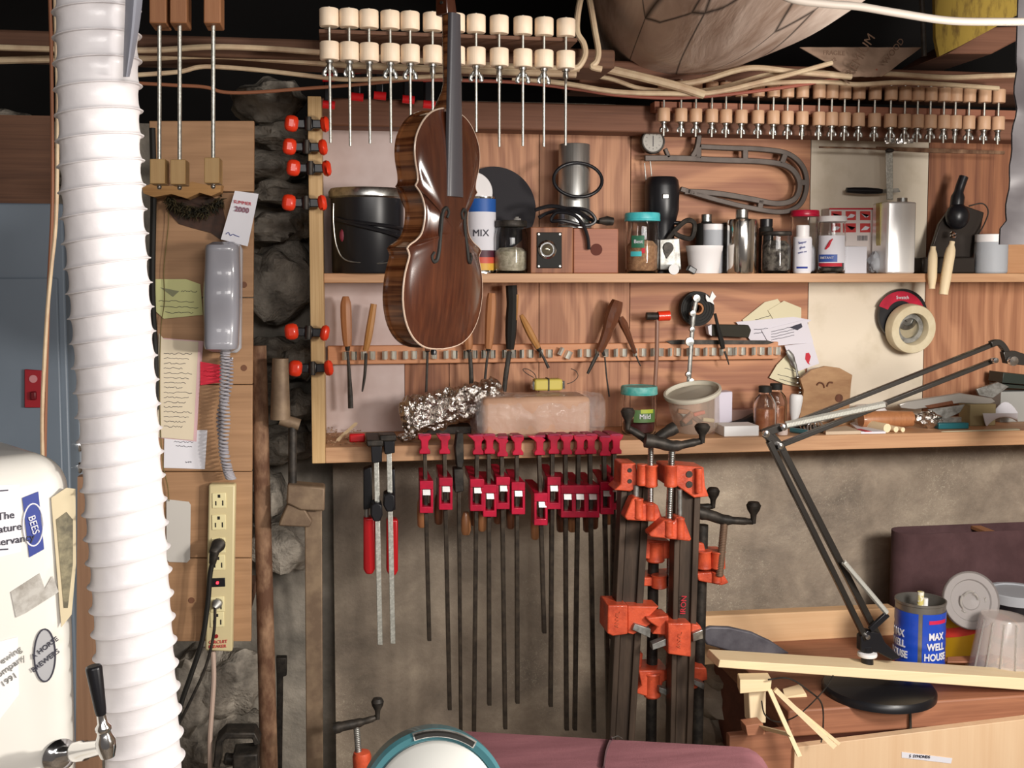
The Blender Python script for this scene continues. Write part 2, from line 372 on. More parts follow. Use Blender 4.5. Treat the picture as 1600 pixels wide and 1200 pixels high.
# ledge above the small spool clamps
# ---------------------------------------------------------------- log joist
b = MB(); rows = []
L0 = W(1040, 46, .25); L1 = W(1232, -330, -.9)
for i in range(25):
    t = i/24; c = L0.lerp(L1, t); r = (108+(335-108)*t**1.3)*S(c)
    ring = []
    for k in range(48):
        a = 2*math.pi*k/48; q = r*(1+.05*noise.noise(V((math.cos(a)*1.4, math.sin(a)*1.4, t*2)))-.02*abs(math.sin(a*3)))
        ring.append(c+(RT*math.cos(a)+UP*math.sin(a))*q)
    rows.append(ring+[ring[0]])
b.sheet(rows); b.add(rows[0][:-1], [tuple(range(48))]); b.add(rows[-1][:-1], [tuple(range(48))])
def logmat():
    m, t, bs = nt('weathered_log'); ax = (L1-L0).normalized()
    q = ax.rotation_difference(V((0, 0, 1))).to_euler()
    tc = coords(t, (1, 1, 1), tuple(q)); mp = t.nodes.new('ShaderNodeMapping'); mp.inputs['Scale'].default_value = (9, 9, .9); t.links.new(tc, mp.inputs['Vector'])
    f = noi(t, mp.outputs[0], 1.1, 5, .8); c = ramp(t, f, [(.3, '987a66'), (.5, 'cdb8aa'), (.7, 'ecdccf')])
    mp2 = t.nodes.new('ShaderNodeMapping'); mp2.inputs['Scale'].default_value = (8, 8, .12); t.links.new(tc, mp2.inputs['Vector'])
    v = t.nodes.new('ShaderNodeTexVoronoi'); v.feature = 'DISTANCE_TO_EDGE'; v.inputs['Scale'].default_value = 1.0; t.links.new(mp2.outputs[0], v.inputs['Vector'])
    crack = ramp(t, v.outputs['Distance'], [(0.0, 1.0), (.014, 0.0)])
    c = mixc(t, crack, c, '241811'); t.links.new(c, bs.inputs['Base Color']); bs.inputs['Roughness'].default_value = .8
    bump(t, bs, f, .5, .01); return m
M['log'] = logmat()
struct('trim_4', b, 'log')
# ---------------------------------------------------------------- cabinet of shelves
cab = thing('wall_cabinet', 'long open plywood wall cabinet with two full shelves, fixed over the concrete wall', 'cabinet', (XL, 0, zL-.03))
xb = W(505, 430, -.22).x; zT = W(486, 150, -.22).z
b = MB(); b.bb(XL, xb, -.22, -.001, zL-.034, zT)
obj('side_board', b, wood('plywood_edge', 'a8814c', 'd8b888', 'z', 1.6, .6), cab, .0015)
b = MB(); b.bb(xb, XR, -.14, -.001, zU-.021, zU); obj('shelf', b, 'shelfw', cab, .0015)
b = MB(); b.bb(xb, XR, -.22, -.001, zL-.034, zL); obj('shelf', b, 'shelfw', cab, .0015)
edges = [505, 702, 843, 985, 1264, 1447, 1760]
zb = zL; zt = W(505, 172, 0).z
for i, m in enumerate(['pinkboard', 'ply', 'ply', 'plyx', 'cream', 'ply']):
    x0 = W(edges[i], 430, 0).x; x1 = W(edges[i+1], 430, 0).x
    if i == 0: x0 = xb
    if i == 5: x1 = XR
    b = MB()
    if i == 0:   # the pale board is narrower below the shelf
        b.bb(x0, x1-.0015, 0, .018, zU, zt)
        xm = W(632, 600, 0).x; b.bb(x0, xm, 0, .018, zb, zU-.022)
        obj('back_board', b, m, cab)
        b = MB(); b.bb(xm+.001, x1-.0015, 0, .018, zb, zU-.022); obj('back_board', b, 'plyd', cab)
    elif i == 5:
        b.bb(x0, x1, 0, .018, zU, zt); obj('back_board', b, 'plyd', cab); b = MB(); b.bb(x0, x1, 0, .018, zb, zU-.022); obj('back_board', b, 'ply', cab)
    else:
        b.bb(x0, x1-.002, 0, .018, zb, zt); obj('back_board', b, m, cab)
# ---------------------------------------------------------------- tool rail with spring clips
rl = thing('tool_rail', 'narrow wooden tool rail studded with steel spring clips, between the two shelves', 'tool rack', W(512, 560, -.02))
p = W(512, 541, -.025); q = W(512, 570, -.025); xe = W(1216, 555, -.025).x
b = MB(); b.bb(p.x, xe, -.025, -.001, q.z, p.z); obj('rail_board', b, wood('rail_wood', 'b87850', 'd29870', 'x', 1, .6), rl, .002)
M['clip'] = mat('nickel_clip', 'e2e2da', .3, .55)
cx = [546, 575, 608, 640, 671, 703, 734, 762, 794, 821, 851, 881, 911, 938, 967, 997, 1024, 1051, 1080, 1106, 1131, 1152, 1181, 1206]
for i, x in enumerate(cx):
    c = W(x, 553, -.025); c.z = (p.z+q.z)/2; b = MB(); tilt = .45 if i == 11 else 0
    R = Matrix.Rotation(tilt, 3, 'Y')
    for sgn in (-1, 1):
        pts = [c+R@V((sgn*a, -d, 0)) for a, d in ((.003, .0005), (.006, .006), (.0055, .013), (.0115, .020), (.0155, .016))]
        rows = [[pp+R@V((0, 0, zz)) for pp in pts] for zz in (-.0095, .0095)]
        b.prism([k for k in rows[0]]+[k+R@V((sgn*.001, .001, 0)) for k in reversed(rows[0])], R@V((0, 0, .019)))
    obj('spring_clip', b, 'clip', rl)
# ---------------------------------------------------------------- plank board with the telephone
YB = -.30
pb = thing('plank_board', 'board of knotty horizontal pine planks screwed up beside the stone wall', 'board', W(312, 1003, YB))
jy = [188, 300, 465, 601, 737, 872, 1003]
M['knotty'] = wood('knotty_plank', '8e6a4a', 'b08864', 'x', .9, .65, ring=.3, spots=None)
for i in range(6):
    ed = lambda y: (233+(y-188)*.02, 397-(y-188)*.006)
    b = MB(); b.poly([(ed(jy[i])[0], jy[i]+.7), (ed(jy[i])[1], jy[i]+.7), (ed(jy[i+1])[1], jy[i+1]-.7), (ed(jy[i+1])[0], jy[i+1]-.7)], YB, .02); obj('plank', b, 'knotty', pb, .0015)
for (x, y) in ((299, 938), (381, 575), (381, 445)):
    b = MB(); c = W(x, y, YB); b.lathe(c+V((0, -.0008, 0)), [(0, 0), (.006, 0), (.0065, .001), (0, .001)], 14, (0, 1, 0))
    obj('knot', b, mat('knot_brown', '6c4630', .7), pb)
for y in (250, 970):
    b = MB(); b.bb(W(262, 600, YB).x, W(380, 600, YB).x, YB+.02, -.02, W(312, y+10, YB).z, W(312, y-10, YB).z); obj('batten', b, 'beam', pb)
# ================================================================ LEFT SIDE
# flexible duct
DP = [(148, -60), (151, 0), (154, 150), (160, 300), (171, 450), (182, 600), (192, 750), (203, 900), (214, 1050), (225, 1200), (231, 1290)]
YD = -1.28
dq = [W(x, y, YD) for x, y in DP]; dq = [V((dq[0].x-.01, YD, 2.60)), V((dq[0].x-.005, YD, 2.25))]+dq+[V((dq[-1].x+.03, YD, .45)), V((dq[-1].x+.04, YD, .02))]
dp = smoothpts(dq, 12)
L = [0]
for i in range(1, len(dp)): L.append(L[-1]+(dp[i]-dp[i-1]).length)
pitch = 38.2*S(W(180, 600, YD)); Rm = 61.5*S(W(180, 600, YD))
def onpath(s):
    for i in range(1, len(L)):
        if L[i] >= s or i == len(L)-1:
            t = (s-L[i-1])/(L[i]-L[i-1]); return dp[i-1].lerp(dp[i], t), (dp[i]-dp[i-1]).normalized()
b = MB(); rows = []; sd = 0; NK = 56
prof = [(0, 1.06), (.025, 1.05), (.04, .99), (.12, .955), (.3, .94), (.5, .94), (.7, .95), (.85, .97), (.94, 1.0), (.975, 1.04)]
while sd < L[-1]-pitch:
    for f, rr in prof:
        c, t = onpath(sd+f*pitch); t = (t*1+V((.10, 0, .0))).normalized()
        u = t.cross(V((0, 1, 0))).normalized(); w = t.cross(u)
        row = []
        for k in range(NK):
            a = 2*math.pi*k/NK
            wr = .014*noise.noise(V((math.cos(a)*3.2, math.sin(a)*3.2, (sd+f*pitch)*60+a*2)))*math.sin(math.pi*f)
            row.append(c+(u*math.cos(a)+w*math.sin(a))*Rm*(rr+wr))
        rows.append(row+[row[0]])
    sd += pitch
b.sheet(rows)
M['duct'] = mat('white_vinyl', 'e8e4e6', .4, coat=.15, bp=.15, bs=90)
dct = thing('flexible_duct', 'fat white ribbed flexible vinyl duct running from ceiling to floor', 'duct', dp[-1])
obj('hose', b, 'duct', dct)
b = MB(); rows = []
for i in range(9):
    t = i/8; y = -30+150*t; wl = 197+(192-197)*t; wr = 224-(22*t**1.6)
    rows.append([W(wl+(wr-wl)*q/6, y, YD-.045-.012*math.sin(q/6*3)) for q in range(7)])
b.sheet(rows); b.sheet([[p+V((0, .0015, 0)) for p in r] for r in rows])
obj('tape_tab', b, mat('grey_duct_tape', '8c8e9a', .45), dct, label='grey strip of duct tape hanging at the top')
# old cables by the duct
b = MB(); b.tube([V((W(80, 70, -.75).x, -.75, 2.60))]+px([(80, 70), (82, 300), (76, 450), (72, 600), (70, 708), (70, 745)], -.75, 8)+[V((W(70, 745, -.75).x, -.75, .0))], .0028, 8)
solo('electric_cable', b, 'cabler', 'thin brown cable hanging left of the white duct', 'cable')
b = MB(); b.tube([V((W(90, 60, -.77).x, -.77, 2.60))]+px([(90, 150), (88, 330), (80, 420), (73, 500), (66, 640), (67, 740)], -.77, 8)+[V((W(67, 740, -.77).x, -.77, .0))], .003, 8)
solo('electric_cable', b, 'cable', 'cream cable twisted round the brown one left of the white duct', 'cable')
# grey metal cabinet
gc = thing('metal_cabinet', 'tall blue grey steel cabinet standing behind the white duct', 'cabinet', W(50, 700, -.2))
M['bluegrey'] = mat('blue_grey_paint', '6d7884', .45, c2='66717d', vs=3)
p = W(-90, 318, -.33); q = W(98, 318, -.33)
b = MB(); b.bb(p.x, q.x, -.33, -.16, 0, q.z); obj('body', b, 'bluegrey', gc, .004)
b = MB(); z1 = W(0, 434, -.33).z; b.bb(p.x+.004, q.x-.012, -.338, -.329, .1, z1); obj('door', b, 'bluegrey', gc, .003)
b = MB(); p = W(101, 400, -.25); q = W(134, 740, -.25); b.bb(q.x-.03, q.x+.004, -.25, -.2, .0, W(101, 320, -.25).z)
obj('side_flange', b, mat('light_grey_paint', '8d9298', .45), gc, .002)
for y in (697, 731):
    b = MB(); c = W(123, y, -.26); b.ball(c, .012, (.7, .6, 1.1), 16); obj('latch_knob', b, 'chrome', gc)
# the room behind the duct, dark brown board
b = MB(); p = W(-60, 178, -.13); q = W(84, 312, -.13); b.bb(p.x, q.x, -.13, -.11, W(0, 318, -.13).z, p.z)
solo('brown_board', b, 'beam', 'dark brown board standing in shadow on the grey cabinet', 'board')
# switch plate
sw = thing('switch_plate', 'dark red metal switch plate on the blue grey cabinet', 'switch', W(50, 636, -.345))
b = MB(); b.poly([(38, 577), (65, 579), (65, 637), (38, 637)], -.3455, .006); obj('plate', b, mat('dark_red_paint', '8e1420', .5), sw, .0015)
b = MB(); c = W(52, 592, -.346); b.lathe(c, [(0, -.001), (.0075, -.001), (.0075, .001)], 20, (0, 1, 0)); obj('round_badge', b, mat('pale_red', 'b87c80', .6), sw)
b = MB(); c = W(53, 618, -.347); b.box(c, (.010, .014, .016)); obj('toggle', b, mat('darker_red', '5c0a14', .4), sw, .002)
# ---------------------------------------------------------------- fridge with a beer tap
FE = W(124, 745, -1.3); ud = V((-.82, -.57, 0)).normalized(); nd = V((.57, -.82, 0))
zf = W(100, 709, -1.3).z
fr = thing('refrigerator', 'old white refrigerator with rounded top corner, covered in stickers, left edge', 'refrigerator', (FE.x-.3, FE.y, 0))
b = MB(); cs = []
def fp(u, n, z): p = FE+ud*u+nd*n; p.z = z; return p
R0 = .042
# door slab with rounded vertical and top edges
prof = []
rows = []
def rr(u, z):   # how far the face is pushed back near its edges
    du = max(0, R0-u)/R0; dz = max(0, z-(zf-R0))/R0
    a = du*math.sqrt(1-dz*dz/2); c = dz*math.sqrt(1-du*du/2)
    d = min(1, math.hypot(a, c)); return (R0-a*R0 if du else u), -R0*(1-math.sqrt(max(0, 1-d*d))), (zf-R0+c*R0 if dz else z)
us = [R0*(1-math.sin(k*math.pi/24)) for k in range(12, -1, -1)]+[.1, .2, .4, .65]; zs = [0, .3, .8, 1.0]+[zf-R0+R0*math.sin(k*math.pi/24) for k in range(13)]
for z in zs: rows.append([fp(*rr(u, z)) for u in us])
b.sheet(rows)
b.sheet([rows[-1], [p-nd*.45 for p in rows[-1]]])
b.sheet([[r[0], r[0]-nd*.45] for r in rows])
M['fridge'] = mat('aged_white_enamel', 'dcd9d2', .35, c2='c4b8a0', vs=7, coat=.3, lo=.55, hi=.75)
obj('door', b, 'fridge', fr)
# strip of wood behind
b = MB(); a = W(121, 720, -.92); c = W(141, 720, -.92); bt = W(148, 1230, -.92)
b.prism([W(121, 745, -.92), W(143, 745, -.92), W(156, 1230, -.92), V((W(160, 1230, -.92).x, -.92, 0)), V((W(122, 1230, -.92).x, -.92, 0)), W(118, 1230, -.92)], (0, .02, 0))
solo('wooden_strut', b, wood('strut_wood', '7c5c46', '9c7a60', 'z', 1, .7), 'rough upright wooden strip wedged between refrigerator and duct', 'board')
def onf(px_, py_, n=.001):      # photo pixel to the fridge door plane
    d = ray(px_, py_); P0 = fp(0, n, 0); t = (P0-CAM).dot(nd)/d.dot(nd); return CAM+d*t
def ftag(name, pix, m, label, cat, n=.0006, th=.0008):
    b = MB(); b.prism([onf(x, y, n+th) for x, y in pix], -nd*th); return solo(name, b, m, label, cat)
ux = -ud
o = ftag('sticker', [(-40, 760), (31, 757), (33, 862), (-40, 880)], 'paper', 'white paper sticker with plain serif lettering, on the refrigerator at the left', 'sticker')
for s_, y_ in (('The', 806), ('Nature', 826), ('Conservancy', 846)): text(s_, onf(9, y_, .0016), .0112, 'ink', o, ux=ux)
for yy in (766, 858): 
    b = MB(); b.prism([onf(-40, yy+3, .0022), onf(13, yy-1, .0022), onf(13, yy+1, .0022), onf(-40, yy+5, .0022)], -nd*.0005); obj('rule', b, 'ink', o)
o = ftag('sticker', [(35, 778), (60, 768), (69, 858), (46, 871)], mat('navy_sticker', '2c3c88', .5), 'dark blue sticker with round white emblem on the refrigerator', 'sticker')
ce = onf(52, 820, .0016)
b = MB(); pts = [ce+ux*(.0105*math.cos(a))+V((0, 0, .023*math.sin(a))) for a in [k*2*math.pi/28 for k in range(28)]]
b.tube(pts, .0009, 6, closed=True); obj('emblem_ring', b, 'paper', o)
text('BEES', ce, .0105, 'paper', o, rot=-1.35, ux=ux)
o = ftag('sticker', [(70, 985+3*math.sin(0))]+[(70+17*math.sin(a), 1024-42*math.cos(a)) for a in [k*2*math.pi/24 for k in range(1, 24)]], mat('grey_sticker', 'a3a3a6', .5), 'grey oval sticker with dark rim on the refrigerator', 'sticker')
b = MB(); b.tube([onf(70+16.5*math.sin(a), 1024-41*math.cos(a), .0018) for a in [k*2*math.pi/30 for k in range(30)]], .0009, 6, closed=True); obj('rim', b, 'ink', o)
text('A HORSE', onf(70, 1012, .002), .0078, 'ink', o, rot=.5, ux=ux); text('BREWERS', onf(71, 1032, .002), .0078, 'ink', o, rot=.5, ux=ux)
o = ftag('sticker', [(-30, 1010), (28, 995), (30, 1085), (-5, 1130), (-40, 1130)], mat('offwhite_paper', 'e4e2e2', .7), 'peeling white paper label with faint grey writing low on the refrigerator', 'sticker')
text('Brewing', onf(10, 1028, .0018), .010, 'steeldull', o, rot=.45, ux=ux); text('Company', onf(12, 1044, .0018), .010, 'steeldull', o, rot=.45, ux=ux); text('1991', onf(14, 1062, .0018), .009, 'steeldull', o, rot=.45, ux=ux)
o = ftag('photo_print', [(80, 778), (104, 762), (118, 764), (119, 880), (112, 960), (96, 980)], mat('photo_paper_edge', 'c3b596', .6), 'curled photograph with cream border taped on the refrigerator corner', 'photo')
b = MB(); b.prism([onf(x, y, .0022) for x, y in [(88, 812), (104, 800), (114, 812), (114, 880), (106, 950), (100, 950)]], -nd*.0006)
obj('picture', b, mat('dim_photo', '56503f', .5, c2='8d8468', vs=60), o)
o = ftag('sticker', [(17, 925), (62, 896), (70, 920), (82, 900), (92, 925), (40, 958), (25, 965)], mat('silver_film', 'c9c6c0', .3, .3, c2='a09a92', vs=60), 'crumpled silver and clear sticker remnants in the middle of the refrigerator', 'sticker')
# tap
tp = thing('beer_tap', 'chrome beer tap with black handle on the refrigerator door', 'tap', onf(92, 1178, 0))
c0 = onf(92, 1180, .001); e = W(166, 1166, -1.45); sd_ = (e-c0).normalized(); SL = (e-c0).length
b = MB(); b.lathe(c0, [(0, .001), (.018, .001), (.019, .003), (.014, .008), (.010, .010), (0, .010)], 28, nd); obj('wall_flange', b, 'chrome', tp)
b = MB(); b.lathe(c0, [(.008, .005), (.0085, SL*.35), (.0105, SL*.4), (.0105, SL*.55), (.0085, SL*.6), (.008, SL*.92), (.009, SL), (0, SL+.004)], 24, sd_); obj('shank', b, 'chrome', tp)
up = (W(150, 1066, -1.45)-e).normalized()

b = MB(); b.lathe(e, [(0, -.012), (.007, -.011), (.0095, -.002), (.0098, .006), (.007, .012), (.0065, .015), (.0078, .017), (.0078, .02), (.0048, .024), (.0044, .034), (0, .034)], 20, up); obj('tap_body', b, 'chrome', tp)
h0 = e+up*.032
b = MB(); b.lathe(h0, [(0, 0), (.0052, 0), (.006, .006), (.0085, .048), (.0078, .051), (0, .051)], 8, up); obj('tap_handle', b, 'black', tp, .0015)
# ---------------------------------------------------------------- three long wooden-block clamps
M['blockw'] = wood('yellow_block_wood', 'b48c56', 'ccaa74', 'z', 2, .55)
for i, (x, yt, yb, nm) in enumerate([(246, 248, 287, 'leftmost'), (278, 249, 288, 'middle one'), (331, 246, 286, 'rightmost')]):
    YC = -.62+.0*i; w = 12
    t = thing('long_bar_clamp', 'long clamp of two wooden blocks on a grey rod, %s of three' % nm, 'clamp', W(x, yb+6, YC), 'long block clamps by the duct')
    xt = x+ (0, 0, 0)[i]
    b = MB(); b.hexa([W(x-w, yb, YC), W(x+w, yb, YC), W(x+w, yb, YC)+V((0, .05, 0)), W(x-w, yb, YC)+V((0, .05, 0)), W(x-w, yt, YC), W(x+w, yt, YC), W(x+w, yt, YC)+V((0, .05, 0)), W(x-w, yt, YC)+V((0, .05, 0))])
    obj('lower_block', b, 'blockw', t, .0015)
    b = MB(); b.hexa([W(xt-w-1, 36, YC)+V((0, k, 0)) if a < 0 else W(xt+w+2, 36, YC)+V((0, k, 0)) for a, k in ((-1, 0), (1, 0), (1, .06), (-1, .06))]+[W(xt-w-1, -14, YC)+V((0, k, 0)) if a < 0 else W(xt+w+2, -14, YC)+V((0, k, 0)) for a, k in ((-1, 0), (1, 0), (1, .06), (-1, .06))])
    obj('upper_block', b, wood('brown_block_wood', '8c5a38', 'a4714a', 'z', 2, .6), t, .002)
    rr_ = 3.2*S(W(x, 150, YC))
    b = MB(); b.tube([W(x, yb+5, YC)+V((0, .02, 0)), W(xt, 20, YC)+V((0, .02, 0))], rr_, 12)
    # rod must stand in front of the sill beam, so it runs through the block centres
    obj('rod', b, 'zinc', t)
    b = MB(); b.ball(W(x, yb+4, YC)+V((0, .02, 0)), rr_*1.2, n=12); obj('rod_end', b, 'steel', t)
# bark-edged offcut and dark tuft pinned below
b = MB(); top = [(222, 292), (240, 286), (268, 291), (300, 284), (330, 290), (346, 288)]; bot = [(344, 300), (330, 306), (312, 301), (292, 310), (268, 303), (240, 308), (224, 302)]
b.poly(top+bot, YB-.05, .048); solo('bark_edged_board', b, wood('bark_wood', '8a6238', 'b88c58', 'x', 2, .8), 'narrow bark edged wooden offcut fixed on the plank board below the block clamps', 'offcut')
tf = MB()
for k in range(260):
    a = random.random(); x = 262+a*86; y = 318+20*math.sin(a*3.1)-random.random()*14; p = W(x, y, YB-.004-random.random()*.02)
    d = V((random.uniform(-.5, .5), random.uniform(-.4, .0), random.uniform(-1, .2))).normalized()
    e = p+d*.014; e.y = min(e.y, YB-.002); tf.tube([p, (p+e)/2+V((0, -.002, 0)), e], [.0016, .0012, .0004], 4)
M['moss'] = mat('dark_olive_fur', '1d1c12', .9, c2='4c4024', vs=60)
tag(obj('fur_tuft', tf, 'moss', None), 'dark matted tuft of fur nailed to the plank board', 'fur', kind='stuff')
b = MB(); b.poly([(262, 330), (280, 350), (300, 356), (330, 364), (345, 375), (352, 344), (346, 312), (320, 306), (285, 308), (262, 312)], YB-.003, .003); solo('leather_scrap', b, mat('dark_leather', '4a2c1c', .6, c2='2c1c10', vs=30), 'dark brown leather scrap pinned under the fur tuft', 'leather')
# card
cd_ = thing('card', 'white card printed with 2000, tucked above the telephone handset', 'card', W(370, 384, YB-.03))
b = MB(); b.poly([(367, 298), (404, 303), (387, 385), (345, 374)], YB-.03, .0012); obj('sheet', b, 'paper', cd_)
text('SUMMER', W(379, 317, YB-.0315), .009, 'inkr', cd_, rot=-.14); text('2000', W(378, 328, YB-.0315), .014, mat('grey_red_ink', '8c6270', .8), cd_, rot=-.14, bold=True)
b = MB(); b.tube(px([(353, 366), (357, 363), (360, 368), (364, 366), (368, 368), (374, 370)], YB-.0315, 4), .0006, 5); obj('signature', b, 'inkb', cd_)
# telephone
ph = thing('telephone', 'grey wall telephone with long handset on the plank board', 'telephone', W(350, 556, YB-.03))
b = MB(); b.poly([(328, 382), (374, 380), (378, 390), (376, 545), (370, 552), (330, 550), (325, 540), (322, 395)], YB-.032, .031); obj('base', b, mat('pale_grey_plastic', 'a9a8ac', .35), ph, .004)
rows = []
for i in range(33):
    t = i/32; z = 378+(549-378)*t
    e = min(1, min(t, 1-t)/.06); e = math.sqrt(max(0, 1-(1-e)**2))
    hw = (27.5-1.5*math.cos(2*math.pi*t)*.6)*(.62+.38*e); cx_ = 348-(t-.5)*2
    dep = (.046+.008*math.cos(4*math.pi*t)*.5)*(.35+.65*e)
    row = []
    for k in range(25):
        a = math.pi*k/24; ca, sa = math.cos(a), math.sin(a)
        ca = math.copysign(abs(ca)**.5, ca); sa = sa**.5
        row.append(W(cx_-hw*ca, z, YB-.045)+V((0, -(dep*sa), 0)))
    rows.append(row)
b = MB(); b.sheet(rows); b.add([p for p in rows[0]], [tuple(range(25))]); b.add([p for p in rows[-1]], [tuple(range(25))])
b.add([r[0] for r in rows]+[r[-1] for r in rows], [(i, i+1, 34+i, 33+i) for i in range(32)])
obj('handset', b, 'grey', ph)
pts = []; cl = px([(352, 549), (351, 580), (350, 620), (352, 660), (349, 700), (356, 735), (361, 748)], YB-.05, 60); 
for i in range(len(cl)):
    a = i*.72; pts.append(cl[i]+V((math.cos(a)*.0085, math.sin(a)*.0085, 0)))
b = MB(); b.tube(pts, .0021, 6); obj('coiled_cord', b, mat('grey_cord', 'a3a0a6', .4), ph)
cl = px([(357, 560), (357, 600), (345, 650), (350, 700), (360, 748)], YB-.035, 70); pts = []
for i in range(len(cl)):
    a = i*.72; pts.append(cl[i]+V((math.cos(a)*.0075, math.sin(a)*.0075, 0)))
b = MB(); b.tube(pts, .002, 6); obj('coiled_cord', b, mat('grey_cord_b', '96939c', .4), ph)
# notes
def note(name, pix, m, label, dy, lines=None, cat='note', ink='ink'):
    t = thing(name, label, cat, W(pix[-1][0], pix[-1][1], YB-dy)); b = MB(); b.poly(pix, YB-dy, .0008); obj('sheet', b, m, t)
    for (x, y, w_) in (lines or []):
        b = MB(); pts = [W(x+w_*k/14, y+random.uniform(-1.2, 1.2)+w_*k/14*.03, YB-dy-.0004) for k in range(15)]
        b.tube(pts, .0005, 4); obj('writing', b, ink, t)
    return t
M['yel'] = mat('yellow_note_paper', 'cfcf94', .8); M['beig'] = mat('buff_paper', 'd5c8b0', .8); M['pnk'] = mat('pink_paper', 'd8b4b8', .8); M['fluo'] = mat('fluorescent_pink_paper', 'f0344c', .7)
n_ = note('paper_note', [(243, 436), (290, 436), (313, 444), (317, 492), (256, 498), (243, 486)], 'yel', 'yellow handwritten note pinned left of the telephone', .004, [(248, 470, 55), (250, 479, 60), (258, 488, 44), (283, 455, 25)])
b = MB(); b.poly([(250, 449), (280, 455), (270, 464)], YB-.0048, .0008); obj('pencil_smudge', b, mat('pencil_grey', '8e8f70', .8), n_)
note('paper_note', [(250, 528), (318, 533), (312, 600), (307, 690), (246, 684)], 'pnk', 'pink sheet behind the buff printed sheet, below the yellow note', .003)
note('paper_note', [(248, 520), (256, 530), (310, 534), (302, 688), (246, 683)], 'beig', 'buff printed sheet of small text pinned below the yellow note', .006, [(256, 552+i*7.6, 44-(i % 4)*5) for i in range(16)])
note('paper_note', [(313, 565), (347, 571), (348, 597), (313, 602)], 'fluo', 'fluorescent pink note stuck beside the telephone cord', .005, [(318, 580, 20), (318, 588, 22)], ink='inkr')
note('paper_note', [(257, 672), (324, 672), (320, 733), (256, 731)], 'paper', 'white note with a few lines, below the buff sheet', .0022, [(272, 690, 30), (275, 697, 25), (290, 722, 9)])
nn_ = note('paper_tag', [(260, 780), (268, 781), (295, 784), (298, 789), (297, 874), (292, 879), (264, 878), (260, 874)], mat('grey_card', 'c3bfb9', .8), 'pale grey card with rounded corners hanging beside the power strip', .004, cat='card')
b = MB(); b.tube(px([(262, 301), (263, 350), (256, 420), (257, 470), (251, 520), (250, 640), (254, 720), (262, 760), (264, 783)], YB-.008, 6), .0009, 6); solo('string', b, mat('olive_twine', '6e6038', .8), 'thin olive string hanging down the plank board to the grey card', 'string')
b = MB(); b.tube(px([(238, 200), (240, 300), (238, 450), (243, 560), (243, 640)], YB-.02, 6), .006, 8); solo('electric_cable', b, 'blackmat', 'thick black cable running down beside the duct', 'cable')
# power strip
ps = thing('power_strip', 'long beige power strip with six outlets screwed to the plank board', 'power strip', W(343, 1018, YB))
b = MB(); pix = [(326, 757), (368, 757), (363, 1019), (320, 1017)]
b.poly(pix, YB-.028, .027); obj('housing', b, 'beigep', ps, .004)
yo = -.0285
for i, y in enumerate([782, 816, 852, 879, 944, 968]):
    x = 342.5-(y-782)*.017; c = W(x, y, YB+yo); s = S(c)
    b = MB(); b.box(c, (21*s, .003, 24*s)); o = obj('outlet', b, mat('ivory_plastic', 'ddd2a4', .4), ps, .001)
    for dx, dz, w_, h_ in ((-5, -4, 2, 7), (5.5, -4, 2, 8), (0, 7, 4, 5)):
        b = MB(); b.box(c+V((dx*s, -.0012, dz*s)), (w_*s, .0014, h_*s)); obj('slot', b, 'blackmat', o)
c = W(340, 910, YB+yo); s = S(c); b = MB(); b.box(c, (23*s, .004, 14*s)); o = obj('rocker_switch', b, 'black', ps, .001)
b = MB(); b.lathe(c+V((0, -.004, 0)), [(0, -.001), (.0028, -.001), (.0028, .002)], 12, (0, 1, 0)); obj('pilot_light', b, mat('lit_red', 'ff3040', .3, emit=3), o)
b = MB(); b.lathe(W(338, 994, YB+yo), [(0, -.002), (.004, -.002), (.004, .002)], 14, (0, 1, 0)); obj('reset_button', b, mat('dark_red_button', '8c2020', .4), ps)
text('CIRCUIT', W(341, 1003, YB+yo-.0005), .0095, 'inkr', ps); text('BREAKER', W(340, 1010, YB+yo-.0005), .0085, 'inkr', ps)
pl = thing('power_plug', 'large black plug in the third outlet of the power strip with its cord', 'plug', W(338, 880, YB-.05))
b = MB(); c = W(341, 853, YB-.05); b.tube([W(343, 850, YB-.03), W(341, 852, YB-.055), W(335, 862, YB-.065), W(332, 880, YB-.062)], [.012, .014, .010, .007], 14); obj('plug_body', b, 'iron', pl)
b = MB(); b.tube(px([(332, 878), (328, 900), (325, 940), (316, 1000), (300, 1050), (283, 1100), (276, 1140)], YB-.062, 6), .005, 8); obj('cord', b, 'blackmat', pl)
pl = thing('power_plug', 'small grey plug in the fifth outlet of the power strip with its cord', 'plug', W(338, 955, YB-.05))
b = MB(); b.tube([W(341, 942, YB-.03), W(339, 944, YB-.05), W(335, 950, YB-.055)], [.009, .010, .005], 12); obj('plug_body', b, 'steeldull', pl)
b = MB(); b.tube(px([(336, 950), (334, 990), (322, 1040), (300, 1090), (280, 1130)], YB-.055, 6), .003, 8); obj('cord', b, 'iron', pl)
b = MB(); b.tube(px([(333, 1017), (334, 1060), (331, 1110), (328, 1160), (329, 1260)], YB-.012, 6), .005, 8); solo('hanging_cable', b, mat('pinkish_cord', 'b7a092', .5), 'pale pinkish cable hanging from the bottom of the power strip', 'cable')
# rusty pipe
M['rust'] = mat('rusty_iron', '5c3e2c', .8, .1, c2='94745a', vs=30, bp=.4, bs=160, aniso=(1, 1, .5))
b = MB(); b.cyl(W(404, 540, -.27), V((W(424, 1240, -.27).x, -.27, 0)), 12*S(W(404, 540, -.27)), 15.5*S(W(404, 540, -.27)), 24)
solo('rusty_pipe', b, 'rust', 'tall rusty pipe leaning upright beside the plank board', 'pipe')
